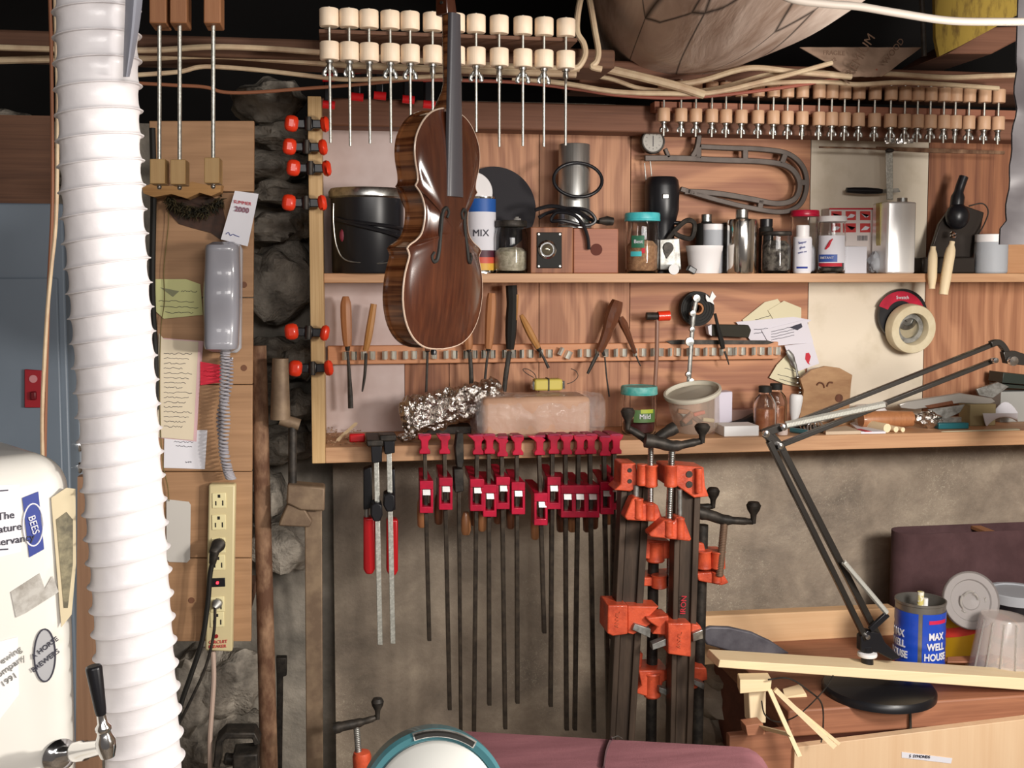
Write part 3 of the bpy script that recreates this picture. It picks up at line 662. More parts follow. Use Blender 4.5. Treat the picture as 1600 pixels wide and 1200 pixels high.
# old bar clamp
bc = thing('iron_bar_clamp', 'big old brown iron bar clamp hanging left of the concrete wall', 'clamp', W(486, 1230, -.32))
M['oldiron'] = mat('brown_old_iron', '6a5746', .6, .3, c2='84705a', vs=20, bp=.2)
b = MB(); b.prism([W(476, 795, -.32), W(503, 795, -.32), V((W(502, 1230, -.32).x, -.32, 0)), V((W(476, 1230, -.32).x, -.32, 0))], (0, .02, 0)); obj('bar', b, 'oldiron', bc, .002)
b = MB(); b.poly([(449, 757), (508, 762), (507, 799), (470, 798), (447, 787)], -.345, .05); obj('fixed_head', b, 'oldiron', bc, .004)
b = MB(); b.poly([(449, 788), (474, 792), (488, 815), (484, 824), (435, 822), (437, 815)], -.34, .04); obj('pressure_plate', b, 'oldiron', bc, .003)
b = MB(); b.cyl(W(457, 665, -.32), W(457, 765, -.32), .0085, n=16); obj('screw', b, 'iron', bc)
b = MB(); b.cyl(W(438, 560, -.32), W(438, 655, -.32), .016, .02, n=16); b.cyl(W(438, 655, -.32), W(468, 664, -.32), .012, n=12); obj('wooden_handle', b, 'oldiron', bc, label='dark turned handle')
b = MB(); b.poly([(431, 1028), (448, 1028), (448, 1056), (442, 1058), (440, 1240), (432, 1240), (432, 1058)], -.2, .02); solo('pry_bar', b, 'iron', 'dark flat iron bar with thick head standing behind the rusty pipe', 'bar', bev=.002)
# far left bottom dark vice
vc = thing('bench_vise', 'small black iron vise in the dark under the plank board', 'vise', W(370, 1215, -.3))
b = MB(); b.band(px([(338, 1200), (342, 1160), (352, 1150), (396, 1150), (402, 1165)], -.33), .014, .05); obj('frame', b, 'iron', vc, .003)
b = MB(); b.box(W(385, 1188, -.33), (.05, .06, .05)); b.cyl(W(350, 1185, -.33), W(395, 1190, -.33), .012, n=14); obj('jaw', b, 'iron', vc, .004)
# small orange crank clamp at the bottom
M['ir'] = M['iron']
def crank(parent, hub, knob, tail, y, r=.006, label=None):
    b = MB(); h = W(hub[0], hub[1], y); k0 = W(knob[0], knob[1], y); tl = W(tail[0], tail[1], y)
    b.tube(smoothpts([tl, tl.lerp(h, .5)+V((0, -.002, .001)), h, h.lerp(k0, .6)+V((0, -.002, 0)), k0], 4), [r*1.9]*3+[r*1.6]*4+[r*1.5]*3+[r*1.1]*4+[r*.9]*3, 10)
    o = obj('crank', b, 'iron', parent)
    b = MB(); s = 1; kz = k0+V((0, -.004, 0)); hgt = (knob[1]-knob[2])*S(k0)
    b.lathe(kz, [(r*.7, -.003), (r*.75, .004), (r*.9, hgt*.35), (r*1.8, hgt*.6), (r*2.1, hgt*.8), (r*1.5, hgt*.96), (0, hgt)], 16); obj('crank_knob', b, 'iron', parent)
def thread(parent, a, c, r, m='steeldull'):
    b = MB(); a = V(a); c = V(c); n = max(4, int((c-a).length/.0035)); prof = []
    for i in range(n): z = (c-a).length*i/n; d = (c-a).length/n; prof += [(r*.86, z), (r, z+d*.4), (r, z+d*.6)]
    b.lathe(a, prof+[(r*.86, (c-a).length)], 14, c-a); obj('screw', b, m, parent)
t = thing('crank_clamp', 'small orange clamp with a black crank handle, low in front of the concrete wall', 'clamp', W(566, 1210, -.45))
crank(t, (558, 1130), (590, 1120, 1088), (522, 1138), -.45)
thread(t, W(560, 1175, -.45), W(557, 1135, -.45), .0065)
b = MB(); b.lathe(W(566, 1235, -.45), [(.006, 0), (.0185, 0), (.02, .015), (.0175, .05), (.0185, .07), (.016, .078), (.007, .08)], 12); obj('head', b, 'orange', t)
b = MB(); b.cyl(V((W(570, 1300, -.45).x, -.45, 0)), W(566, 1230, -.45), .009, n=14); obj('pipe', b, 'iron', t)
# ================================================================ SPOOL CLAMPS
def spoolproto(loc, z_us, z_ls, z_tip, r, hs, rr, m, label, group):
    t = thing('spool_clamp', label, 'clamp', loc, group)
    for z in (z_us, z_ls):
        b = MB(); b.lathe(V(loc)+V((0, 0, z)), [(rr, 0), (r*.93, 0), (r, .0016), (r, hs-.0016), (r*.93, hs), (rr, hs)], 28); obj('spool', b, m, t)
    b = MB(); b.cyl(V(loc)+V((0, 0, z_tip)), V(loc)+V((0, 0, z_us+hs+.004)), rr, n=10); obj('rod', b, 'zinc', t)
    w = r*.95; k = .014*r/.018; zz = z_ls-k*1.3
    b = MB(); b.lathe(V(loc)+V((0, 0, zz)), [(rr, 0), (rr*2.1, .0), (rr*2.3, k*.4), (rr*2.0, k*.9), (rr*3, k*.95), (rr*3, k*1.25), (rr, k*1.25)], 14)
    for s in (-1, 1):
        b.tube(smoothpts([V(loc)+V((s*rr*1.6, 0, zz+k*.55)), V(loc)+V((s*w*.42, 0, zz+k*.2)), V(loc)+V((s*w*.62, 0, zz-k*.35)), V(loc)+V((s*w*.50, 0, zz-k*.85))], 3), [.0022*r/.018]*4+[.004*r/.018]*3+[.0045*r/.018]*2+[.002*r/.018], 8, flat=.45)
    obj('wing_nut', b, 'steel', t); return t
YS = -.52
xs = [(515, 222, 0), (546, 227, .9), (577, 223, 1.4), (610, 222, .2), (641, 210, .1), (676, 205, 1.5), (712, 215, .4), (744, 205, .1), (780, 228, 1.2), (817, 227, 0), (850, 228, .3), (884, 226, 1.5)]
p0 = None
for i, (x, tip, rz) in enumerate(xs):
    yt = 15+(x-515)*.037; base = W(x, yt+79, YS); s = S(base)
    L_ = 'large pale spool clamp on the sill beam, %s from the left' % ORD[i]
    if p0 is None: p0 = spoolproto(base, 51*s, 0, -118*s, 15.2*s, 27.5*s, 2.1*s, 'spool', L_, 'large spool clamps along the beam'); o = p0; s0 = s
    else:
        o = copytree(p0); o.location = base; o['label'] = L_
    o.rotation_euler.z = rz*.9
    for ch in o.children:
        if ch.name.startswith('rod'):
            zt_ = (yt+79-tip)*s; k = ((51+27.5)*s0+.004-zt_)/((51+27.5+118)*s0+.004)
            ch.scale.z = k; ch.location.z = ((51+27.5)*s0+.004)*(1-k)
b = MB(); yl = W(500, 62, YS).z
# notched ledge the rods hang in
b = MB(); pa = W(505, 47, YS-.0); pb_ = W(900, 62, YS); zA = W(515, 44.5, YS).z; 
b.bb(W(498, 45, YS).x, W(903, 45, YS).x, YS+.004, -.40, W(515, 51, YS).z, W(515, 45, YS).z)
solo('hanging_ledge', b, 'beam', 'thin wooden ledge on the sill beam carrying the large spool clamps', 'ledge', bev=.001)
# small row
YR = -.13
rail = MB(); rail.bb(W(1025, 160, YR).x, XR, YR+.012, -.081, W(1035, 172, YR).z, W(1035, 157, YR).z)
M['ledgew'] = wood('ledge_wood', '84503c', 'a06a50', 'x', 1.5, .7)
lg = solo('hanging_ledge', rail, 'ledgew', 'long brown notched ledge under the cables carrying the row of small spool clamps', 'ledge', bev=.001)
xs2 = [1037, 1064, 1087, 1112, 1134, 1158, 1184, 1208, 1230, 1253, 1279, 1299, 1319, 1341, 1366, 1391, 1413, 1433, 1453, 1474, 1492, 1513, 1537, 1559]
p1 = None
for i, x in enumerate(xs2):
    yl_ = 165+(x-1037)*.026; base = W(x, yl_+25, YR); s = S(base)
    L_ = 'small spool clamp in the right hand row, %s from the left' % ORD[i]
    if p1 is None: p1 = spoolproto(base, 42*s, 0, -22*s, 9.9*s, 20.5*s, 1.7*s, 'spool2', L_, 'small spool clamps in the long row'); o = p1; s1 = s
    else: o = copytree(p1); o.location = base; o['label'] = L_
    for ch in o.children:
        if not ch.name.startswith('rod'): ch.scale.z = 1
    o.rotation_euler.z = random.uniform(-.9, .9); k = s/s1; o.scale = (k, k, k)
# ================================================================ CABLES
def cable(pts, r, m, label, y=-.3, cat='cable', k=6):
    b = MB(); b.tube(px(pts, y, k), r, 8); return solo('electric_cable', b, m, label, cat)
cable([(-60, 72), (60, 76), (130, 78), (240, 78), (330, 73), (420, 76), (500, 82), (700, 98), (905, 108)], .0055, 'cable', 'cream cable running along the front of the sill beam', -.43)
cable([(-60, 96), (80, 92), (220, 90), (330, 86), (450, 94), (600, 104), (900, 116)], .007, 'cable', 'thick dusty cable hugging the underside of the sill beam', -.38)
cable([(215, 117), (280, 112), (320, 104), (400, 109), (480, 118), (540, 124), (620, 122), (700, 118)], .0045, 'cable', 'sagging cream cable below the beam, behind the violin neck', -.36)
cable([(215, 130), (270, 133), (320, 136), (350, 144), (400, 144), (480, 138), (560, 132), (640, 124)], .0035, 'cabler', 'thin brown cable sagging lowest below the beam at the left', -.34)
cable([(911, -20), (903, 20), (902, 50), (912, 68), (914, 86), (904, 104), (890, 107)], .0062, 'cable', 'flat cream cable looping down left of the log, leftmost of the pair', -.46)
cable([(918, -20), (925, 20), (930, 50), (935, 80), (932, 96), (925, 104), (940, 108)], .0062, 'cable', 'flat cream cable looping down left of the log, right one of the pair', -.45)
cable([(925, 102), (960, 110), (1010, 122), (1060, 135), (1100, 148)], .0095, 'cable', 'thick cream cable crossing down from the beam end to the small spool row', -.26)
cable([(800, 122), (880, 130), (960, 143), (1040, 146), (1110, 145), (1180, 130), (1250, 112), (1300, 98)], .0055, 'cable', 'cream cable sagging under the log from the violin to the cardboard flap', -.245)
cable([(880, 112), (950, 122), (1000, 138), (1060, 143), (1120, 138), (1200, 116), (1260, 112), (1330, 118)], .005, 'cable', 'cream cable below the log running right behind the cardboard flap', -.205)
cable([(1060, 132), (1100, 125), (1150, 110), (1185, 106), (1240, 112), (1330, 120)], .0065, 'cable', 'cable rising right of the log over the redwood beam', -.225)
cable([(1110, 143), (1150, 140), (1200, 130), (1290, 128), (1340, 132), (1400, 129), (1460, 131), (1560, 138)], .0055, 'cable', 'wavy cream cable just above the right end of the small spool row', -.19)
cable([(1365, 114), (1400, 116), (1480, 121), (1540, 119), (1600, 117), (1660, 116)], .006, 'cable', 'cream cable stapled along the redwood beam right of the cardboard', -.17)
cable([(640, 124), (800, 128), (900, 139), (960, 148), (1040, 153), (1110, 150), (1200, 140), (1280, 128), (1370, 110)], .004, mat('red_brown_cable', '9c5848', .5), 'thin reddish cable sagging lowest under the log', -.19)
b = MB(); b.tube([V((W(1190, -30, -1.15).x-.02, -1.15, 2.44))]+px([(1190, -30), (1232, -3), (1290, 6), (1340, 10), (1400, 20), (1480, 32), (1560, 34), (1660, 33)], -1.15, 8)+[V((2.58, -1.1, 2.0))], .0055, 10)
solo('electric_cable', b, 'cablef', 'thick white cable in the foreground crossing the top right corner', 'cable')
# cardboard flap with printing, insulation, stub beam, post
M['cink'] = mat('faded_brown_ink', '6e5646', .9)
t = thing('cardboard_flap', 'crumpled printed cardboard flap lying over the redwood beam', 'cardboard', W(1350, 120, -.2))
b = MB(); rows = []
for i in range(9):
    r = []
    for k in range(15):
        u = k/14; v = i/8; xl_ = 1250+v*80; xr_ = 1440-v*62; x = xl_+(xr_-xl_)*u; y = 74+v*46
        r.append(W(x, y, -.155-v*.05)+V((0, .012*noise.noise(V((u*5, v*3, 1))), 0)))
    rows.append(r)
b.sheet(rows); b.sheet([[q+V((0, .003, 0)) for q in r] for r in rows]); obj('sheet', b, 'card', t)
for s_, x, y, r_, h_ in (('FRAGILE', 1303, 83, 0, .014), ('PREMIUM', 1342, 92, 1.05, .03), ('WOOD', 1396, 80, .9, .02), ('No 12', 1297, 97, .5, .012)):
    text(s_, W(x, y, -.21), h_, M['cink'], t, rot=r_)
b = MB(); b.poly([(1460, -40), (1700, -40), (1660, -5), (1600, 18), (1500, 72), (1468, 88), (1462, 60)], -.14, .012); solo('insulation_batt', b, 'insul', 'yellow printed insulation paper hanging between joists at the top right', 'insulation')
b = MB(); b.prism([W(1480, 84, -.1), W(1548, 42, -.1), W(1592, 40, -.1), W(1592, 62, -.1), W(1550, 84, -.1)], (0, .25, 0)); solo('joist_stub', b, 'beamr', 'short brown timber stub angled under the yellow insulation', 'timber', bev=.004)
b = MB(); b.tube(px([(1438, -30), (1442, 30), (1444, 88)], -.2), .006, 8); b2 = b; solo('steel_hanger', b, 'iron', 'thin dark vertical steel rod hanging left of the yellow insulation', 'rod')
# grey sheet at the right edge
b = MB(); rows = []
for i in range(25):
    t_ = i/24; y = 84+t_*298; xl_ = (1590-(y-84)*.062) if y < 345 else 1574
    if y > 345: xl_ = 1566+3*math.sin(y)
    rows.append([W(xl_+k*22, y, -.75)+V((0, .02*noise.noise(V((k*.7, y*.02, 3)))+.012*k*0, 0)) for k in range(8)])
rows = [[V((q.x, q.y, 2.60)) for q in rows[0]]]+rows; b.sheet(rows); b.sheet([[q+V((0, .004, 0)) for q in r] for r in rows])
M['gsheet'] = mat('grey_plastic_sheet', '4e4a4c', .45, .1, c2='5c585a', vs=6)
solo('plastic_sheet', b, 'gsheet', 'glossy grey sheet hanging in the foreground at the right edge', 'sheet')
b = MB(); b.prism([W(1555, 377, -.752), W(1700, 360, -.752), W(1700, 385, -.752), W(1560, 390, -.752)], (0, .004, 0)); 
# ================================================================ VIOLIN
YV = -.93
vb = W(664, 543, YV); vt = W(674, 173, YV); LV = (vt-vb).length; k_ = LV/356
vi = thing('violin', 'old reddish brown violin body without strings hanging before the shelves', 'violin', vb)
aV = math.radians(50)
uxv = V((math.cos(aV), math.sin(aV), 0)); nv = V((math.sin(aV), -math.cos(aV), 0))
# axis of the body: tilt so the top leans as in the photo
upv = V((.0, .0, 1)); lean = (vt-vb).normalized()
def vp(x, d, z): return vb + (uxv*x + nv*d)*k_ + lean*(z*k_)
OUT = [(0, 0), (2, 30), (8, 55), (22, 78), (45, 95), (75, 103), (105, 101), (124, 95), (138, 90), (148, 96), (153, 89), (160, 74), (170, 62), (186, 56), (204, 55), (218, 60), (228, 67), (233, 73), (238, 80), (244, 75), (256, 76), (274, 82), (292, 84), (310, 80), (330, 66), (345, 46), (353, 22), (356, 0)]
OUTS = []
_seg = [[]]
for z, w in OUT:
    _seg[-1].append(V((w, z, 0)))
    if (z, w) in ((148, 96), (238, 80)): _seg.append([V((w, z, 0))])
for q in _seg: OUTS += [(v.x, v.y) for v in smoothpts(q, 3)][:-1]
OUTS.append((0, 356))
def outl(inset):
    pts = [(w, z) for z, w in OUT]; pts = OUTS; full = pts+[(-w, z) for w, z in reversed(pts[1:-1])]
    res = []
    n = len(full)
    for i in range(n):
        a = V((*full[i-1], 0)); c = V((*full[(i+1) % n], 0)); d = (c-a).normalized(); nn = V((-d.y, d.x, 0))
        res.append((full[i][0]+nn.x*inset, full[i][1]+nn.y*inset))
    return res
def plate(front, m, name):
    b = MB(); o = outl(0); c = (0, 175); K = [1, .985, .95, .88, .78, .66, .52, .38, .24, .12, 0]; sg = 1 if front else -1
    base = 31+0 if front else 0; rings = []
    def h(s): return 0 if s >= .95 else 14*(1-(s/.95)**2.2)
    for s in K:
        ring = []
        for x, z in o:
            zz = c[1]+(z-c[1])*s; ring.append(vp(x*s, (base+3.5+h(s)) if front else -3.5-h(s), zz))
        rings.append(ring+[ring[0]])
    edge = [vp(x, base-.5 if front else .5, z) for x, z in o]
    b.sheet([edge+[edge[0]]]+rings)
    ins = [vp(x, base-.5 if front else .5, z) for x, z in outl(5)]; b.sheet([ins+[ins[0]], edge+[edge[0]]])
    return obj(name, b, m, vi)
top = plate(True, 'vtop', 'top_plate'); plate(False, 'vrib', 'back_plate')
o = outl(3.2); b = MB(); o2 = o+[o[0]]; b.sheet([[vp(x, d, z) for x, z in o2] for d in (0, 10, 20, 31)]); obj('ribs', b, 'vrib', vi)
# plate edge in a pale colour that paints its white highlight
b = MB(); b.tube([vp(x, 33, z) for x, z in outl(-.6)], 1.6*k_, 6, closed=True); obj('edge_purfling', b, mat('highlight_edge', 'a89484', .25), vi)
def archh(x, z):
    dx, dz = x, z-175; best = .05
    for i in range(len(OUTS)-1):
        (x0, z0), (x1, z1) = OUTS[i], OUTS[i+1]; z0 -= 175; z1 -= 175; ex, ez = x1-x0, z1-z0; den = abs(dx)*ez-dz*ex
        if abs(den) > 1e-9:
            u = (x0*ez-z0*ex)/den; v = (x0*dz-z0*abs(dx))/den
            if u > 0 and -.001 <= v <= 1.001: best = 1/u; break
    s = min(.95, best); return 34.5+14*(1-(s/.95)**2.2)
def archh_old(x, z):
    s = min(.95, max(abs(x)/(60 if 130 < z < 235 else 95), abs(z-175)/178)); return 34.5+14*(1-(s/.95)**2.2)
for sg in (-1, 1):
    pts = []
    for q, (x, z) in enumerate([(21, 214), (17, 222), (22, 228), (29, 224), (30, 212), (33, 190), (38, 165), (42, 152), (49, 150), (52, 157), (47, 163)]):
        z -= 20; pts.append(vp(sg*x, archh(x, z)+.3, z))
    b = MB(); b.tube(smoothpts(pts, 5), [2.2*k_]*10+[3.2*k_]*30+[2.2*k_]*11, 8); obj('sound_hole', b, 'blackmat', top)
# neck and fingerboard
def vbox(x0, x1, d0, d1, z0, z1, x2=None, d2=None, d3=None, x3=None):
    x2 = x0 if x2 is None else x2; x3 = x1 if x3 is None else x3; d2 = d0 if d2 is None else d2; d3 = d1 if d3 is None else d3
    return [vp(x0, d1, z0), vp(x1, d1, z0), vp(x1, d0, z0), vp(x0, d0, z0), vp(x2, d3, z1), vp(x3, d3, z1), vp(x3, d2, z1), vp(x2, d2, z1)]
b = MB(); rows = []
for i in range(13):
    t = i/12; z = 226+t*268; hw = 21-9*t; d0 = 52-15*t*.6; r = []
    for q in range(9):
        a = math.pi*q/8; r.append(vp(hw*math.cos(a), d0-5+7*math.sin(a)*.8, z))
    rows.append(r+[vp(-hw, d0-9, z), vp(hw, d0-9, z), r[0]])
b.sheet(rows); b.add(rows[0][:-1], [tuple(range(11))]); b.add(rows[-1][:-1], [tuple(range(11))]); obj('fingerboard', b, mat('grey_ebony', '3e3c40', .35), vi)
b = MB(); rows = []
for i in range(15):
    t = i/14; z = 350+t*148; hw = 16-5*t; dp_ = 24*(1-min(1, t*4))+17; d0 = 42-9*t; r = []
    for q in range(13):
        a = math.pi*q/12; r.append(vp(hw*math.cos(a), d0-(dp_ if True else 0)*math.sin(a), z))
    rows.append(r+[r[0]])
b.sheet(rows); b.add(rows[0][:-1], [tuple(range(13))]); obj('neck', b, 'vrib', vi)
b = MB(); b.hexa(vbox(-13, 13, 12, 34, 492, 560, -9, 6, 24, 9)); obj('peg_box', b, 'vtop', vi, .002)
b = MB(); pts = [vp(0, 12+(17-i*.42)*math.cos(i*.36)+0, 575+(17-i*.42)*math.sin(i*.36)) for i in range(32)]
for sg in (-1, 1): b.tube([p+uxv*sg*6*k_ for p in pts], [6*k_]*10+[5*k_]*10+[4*k_]*12, 8)
b.tube([vp(-10, 14, 573), vp(10, 14, 573)], 13*k_, 16); obj('scroll', b, 'vtop', vi)
for z, sg in ((510, 1), (535, -1)):
    b = MB(); b.tube([vp(sg*-14, 22, z), vp(sg*14, 22, z)], 2.4*k_, 8); obj('peg_hole', b, 'blackmat', vi)
b = MB(); h0_ = vp(0, 14, 588); b.tube([h0_, V((h0_.x, h0_.y, 2.60))], .0012, 6); solo('hanging_wire', b, 'steeldull', 'thin wire holding the violin scroll up to the ceiling', 'wire')
b = MB(); b.lathe(vp(0, 16, -1), [(0, -.010), (.004, -.009), (.0045, -.004), (.003, 0)], 14); obj('end_button', b, 'black', vi)
# ================================================================ SPRING CLAMPS on the cabinet side
def springclamp(c, w, ang, label, m='orangep', group='orange spring clamps on the cabinet side'):
    t = thing('spring_clamp', label, 'clamp', V(c)-V((0, 0, 0)), group); c = V(c)
    R = Matrix.Rotation(ang, 3, 'Y')
    for sg in (-1, 1):
        b = MB(); a0 = c+R@V((sg*w*.30, 0, 0)); 
        b.box(c+R@V((sg*w*(.37 if sg < 0 else .36), -.004, 0)), (w*(.3 if sg < 0 else .2), .026, w*.36), R@Matrix.Rotation(-sg*.12+(.25*sg if ang else 0), 3, 'Y')); ob = obj('grip', b, m, t, .0095)
        b = MB(); b.box(c+R@V((sg*w*.2, .002, 0)), (w*.24, .016, w*.19), R); obj('arm', b, 'black', t, .002)
    b = MB(); b.box(c+R@V((0, .004, 0)), (w*.2, .02, w*.24), R); obj('jaw', b, 'black', t, .003)
    b = MB(); b.cyl(c+R@V((0, -.006, -w*.15)), c+R@V((0, -.006, w*.15)), w*.07, n=12); obj('spring', b, 'iron', t)
    return t
YK = -.245
for i, (x, y, a) in enumerate([(482, 194, .0), (479, 230, 0), (485, 263, 0), (478, 317, 0), (482, 519, .05), (488, 575, 0)]):
    nm = ['topmost', 'second from the top', 'third from the top', 'fourth from the top', 'fifth from the top', 'lowest one']
    c = W(x, y, YK); springclamp(c, 70*S(c), a, 'orange spring clamp gripping the cabinet side, '+nm[i])
for i, (x, y) in enumerate([(513, 150), (557, 138), (592, 136), (636, 142), (668, 150)]):
    c = W(x, y-4, -.12)
    t = thing('spring_clamp', 'red spring clamp behind the large spool clamps, %s from the left' % ORD[i], 'clamp', c, 'red spring clamps in the dark')
    for sg, m in ((1, 'redp'), (-1, 'tip')):
        b = MB(); b.tube([c+V((-.012, -.03, sg*.028)), c+V((.014, -.03, sg*.030))], [.009, .009], 12, flat=.8); obj('grip', b, m, t)
    b = MB(); b.hexa([c+V((a, b_, z)) for z in (-.024, .024) for a, b_ in ((-.009, -.03), (.009, -.03), (.009, .0), (-.009, .0))]); obj('body', b, 'black', t, .003)
# ================================================================ UPPER SHELF
def place(x, yshelf, y=None, up=True, lo=-.13, hi=-.02):
    z = zU if up else zL
    if y is not None: q = W(x, yshelf, y); q.z = z; return q
    return WZ(x, yshelf, z, lo, hi)
def zat(x, y, ref): return W(x, y, ref.y).z
def jar(x, yb, yt, w, y, up, label, lid, lidm, capm=None, wall='glass', fill=None, fillm=None, neck=.86, lidh=.16, group=None, name='glass_jar', cat='jar'):
    p = place(x, yb, y, up); s = S(p); h = zat(x, yt, p)-p.z; r = w*s/2; t = thing(name, label, cat, p, group)
    lh = h*lidh; b = MB()
    out = [(r*.9, .0005), (r*.98, .004), (r, .01), (r, h*.68-lh*.2), (r*.97, h*.78-lh*.4), (r*neck, h-lh*1.15), (r*neck, h-lh*.3)]
    inn = [(rr_-.0022, z+(.003 if i < 2 else 0)) for i, (rr_, z) in enumerate(out)]
    b.lathe(p, out+list(reversed(inn))+[(0, .0045)], 40); b.lathe(p, [(0, .0005), (r*.9, .0005)], 40); obj('glass_body' if wall == 'glass' else 'body', b, wall, t)
    if fill:
        b = MB(); fh = (h-lh)*fill; rr2 = r-.0035
        b.lathe(p, [(0, .006), (rr2*.9, .006), (rr2, .012), (rr2, fh*.85), (rr2*.7, fh), (0, fh*1.03)], 24); obj('contents', b, fillm, t)
    if lid:
        b = MB(); n = 48; rl_ = r*neck+.003; pr = [(0, h-lh*.98), (rl_, h-lh), (rl_+.0008, h-lh*.8), (rl_, h-lh*.75), (rl_, h-lh*.2), (rl_-.0015, h), (rl_*.85, h), (rl_*.84, h-.0008), (0, h-.0008)]
        b.lathe(p, pr, n); obj('lid', b, lidm, t)
    return t, p, r, h, s
def lab(t, p, r, z0, z1, th0, th1, m, name='paper_label', d=.0006, lbl=None):
    b = MB(); n = 14; rows = []
    for z in (z0, z1): rows.append([p+V((math.sin(a)*(r+d), -math.cos(a)*(r+d), z)) for a in [th0+(th1-th0)*k/n for k in range(n+1)]])
    b.sheet(rows); return obj(name, b, m, t, label=lbl)
TH = lambda p: math.atan2(CAM.x-p.x, -(CAM.y-p.y))   # bearing of the camera seen from p (0 = straight out)
# black glue pot
p = place(575, 424, -.085); s = S(p); h = zat(575, 296, p)-p.z; r = 57*s
t = thing('glue_pot', 'black pot with silver rim and wire bail, left end of the upper shelf', 'pot', p)
b = MB(); b.lathe(p, [(0, 0), (r*.94, 0), (r*.97, .004), (r*.99, h*.9), (r*.94, h*.9), (r*.92, .01), (0, .01)], 48); obj('body', b, 'black', t)
b = MB(); b.lathe(p, [(r*.99, h*.88), (r*1.04, h*.9), (r*1.05, h*.96), (r*1.0, h), (r*.95, h), (r*.95, h*.9)], 48); obj('rim', b, 'steel', t)
b = MB(); b.lathe(p, [(0, h*.955), (r*.95, h*.95)], 48); obj('inner_pan', b, 'iron', t)
b = MB(); b.tube(px([(521, 318), (521, 350), (526, 385), (540, 406), (575, 411), (600, 411), (622, 405)], -.085-.076, 8), .0016, 8); obj('bail', b, 'steel', t)
for q, (yy, w_) in enumerate(((352, .004), (358, .005))):
    b = MB(); rows = [p+V((math.sin(a)*(r*1.0+.003), -math.cos(a)*(r*1.0+.003), zat(575, yy+6*a+ (q*8*a), p)-p.z)) for a in [-1.0+2.2*k/16 for k in range(17)]]; b.tube(rows, w_, 8); obj('wrapped_cord', b, 'black', t)
b = MB(); b.ball(W(536, 368, -.14), .010, (.8, .5, 1.5), 12); obj('tag', b, mat('dark_pink_tag', '7a2838', .5), t)
# pale tin behind violin
p = place(752, 424, -.06); s = S(p); h = zat(752, 308, p)-p.z; r = 23*s
t = thing('paint_tin', 'tall tin with blue top band and white label, half hidden behind the violin', 'tin', p)
b = MB(); b.lathe(p, [(0, 0), (r, 0), (r, h*.03), (r*.98, h*.04), (r*.98, h*.97), (r, h*.98), (r, h), (r*.92, h), (r*.9, h-.004), (0, h-.004)], 40); obj('body', b, 'can', t)
for z0, z1, m in ((.80, .97, mat('blue_label', '2358a4', .5)), (.30, .80, 'paper'), (.21, .30, mat('dark_maroon_label', '4c2030', .5)), (.13, .21, mat('red_band', 'c8503c', .5)), (.04, .13, mat('yellow_band', 'd8a840', .5))):
    lab(t, p, r*.98, h*z0, h*z1, -2, 2, m)
text('MIX', p+V((0, 0, h*.52)), .022, 'ink', t, cyl=r*.98+.001, th=-.15)
# white lid and black sanding disc
p = W(745, 300, -.035); b = MB(); b.lathe(W(738, 300, -.03), [(0, 0), (31*S(p), 0), (32*S(p), .003), (31*S(p), .006), (0, .006)], 40, (.05, -1, .12)); solo('white_disc', b, 'plate', 'round white plastic disc standing behind the violin on the upper shelf', 'disc')
p = W(772, 340, -.012); r = 66*S(p)
p = W(772, 327, -.012)
b = MB(); b.lathe(p, [(.008, 0), (r, 0), (r, .002), (.008, .002)], 64, (0, -1, 0)); solo('sanding_disc', b, mat('charcoal_abrasive', '2c2a2e', .8, bp=.4, bs=900), 'large round charcoal sanding disc leaning on the back boards', 'disc')
# jars
M['darkfill'] = mat('dark_bits', '2c2620', .8, c2='807a70', vs=70); M['nuts'] = mat('brown_granules', '9c7454', .8, c2='c0956e', vs=120, bp=.6, bs=300)
jar(798, 423, 345, 54, -.075, True, 'short clear glass jar with dark lid and dark bottom, left of the wooden box', 1, 'iron', fill=.55, fillm=mat('highlight_bits', 'a8a088', .7, c2='d8d2bc', vs=90), lidh=.12)  # pale contents stand in for the bright highlights of the glass
b = MB(); p = W(808, 345, -.075); b.lathe(p, [(.009, 0), (.009, .005), (.004, .006), (.004, .009), (0, .009)], 16); solo('bottle_stopper', b, 'frost', 'little clear stopper resting on the lid of the short clear jar', 'stopper')
# wooden box with meter
p = place(900, 426, -.10); x0 = W(829, 430, -.125).x; xm = W(896, 430, -.125).x; x1 = W(966, 430, -.125).x; z1 = W(829, 356, -.125).z
t = thing('wooden_box', 'reddish wooden box with round glass meter on a black plate, on the upper shelf', 'box', V((xm, -.08, zU)))
b = MB(); b.bb(x0, xm-.001, -.125, -.02, zU, z1+.002); obj('case', b, M['plyd'], t, .002)
b = MB(); b.bb(xm, x1, -.125, -.02, zU, z1); obj('end_block', b, wood('red_block', '8c5038', 'a86a4c', 'x', 1.4, .55), t, .002)
b = MB(); b.poly([(839, 363), (878, 363), (878, 419), (839, 419)], -.1285, .003); o = obj('meter_plate', b, 'blackmat', t, .002)
for x, y in ((842, 366), (875, 366), (842, 416), (875, 416)):
    b = MB(); b.lathe(W(x, y, -.129), [(0, -.0008), (.0022, -.0008), (.0022, .001)], 10, (0, 1, 0)); obj('screw_head', b, 'steel', o)
c = W(855, 390, -.1285); b = MB(); b.lathe(c, [(.019, .001), (.021, -.003), (.017, -.006), (.016, -.002)], 36, (0, 1, 0)); obj('bezel', b, 'chrome', o)
b = MB(); b.ball(c+V((0, .004, 0)), .016, (1, .7, 1), 20); obj('lens', b, mat('smoky_lens', '7c7462', .08, .6), o)
b = MB(); b.lathe(W(932, 390, -.126), [(0, -.0006), (.0135, -.0006), (.0135, .001)], 28, (0, 1, 0)); obj('hole', b, mat('hole_red_brown', '5c2c20', .8), t)
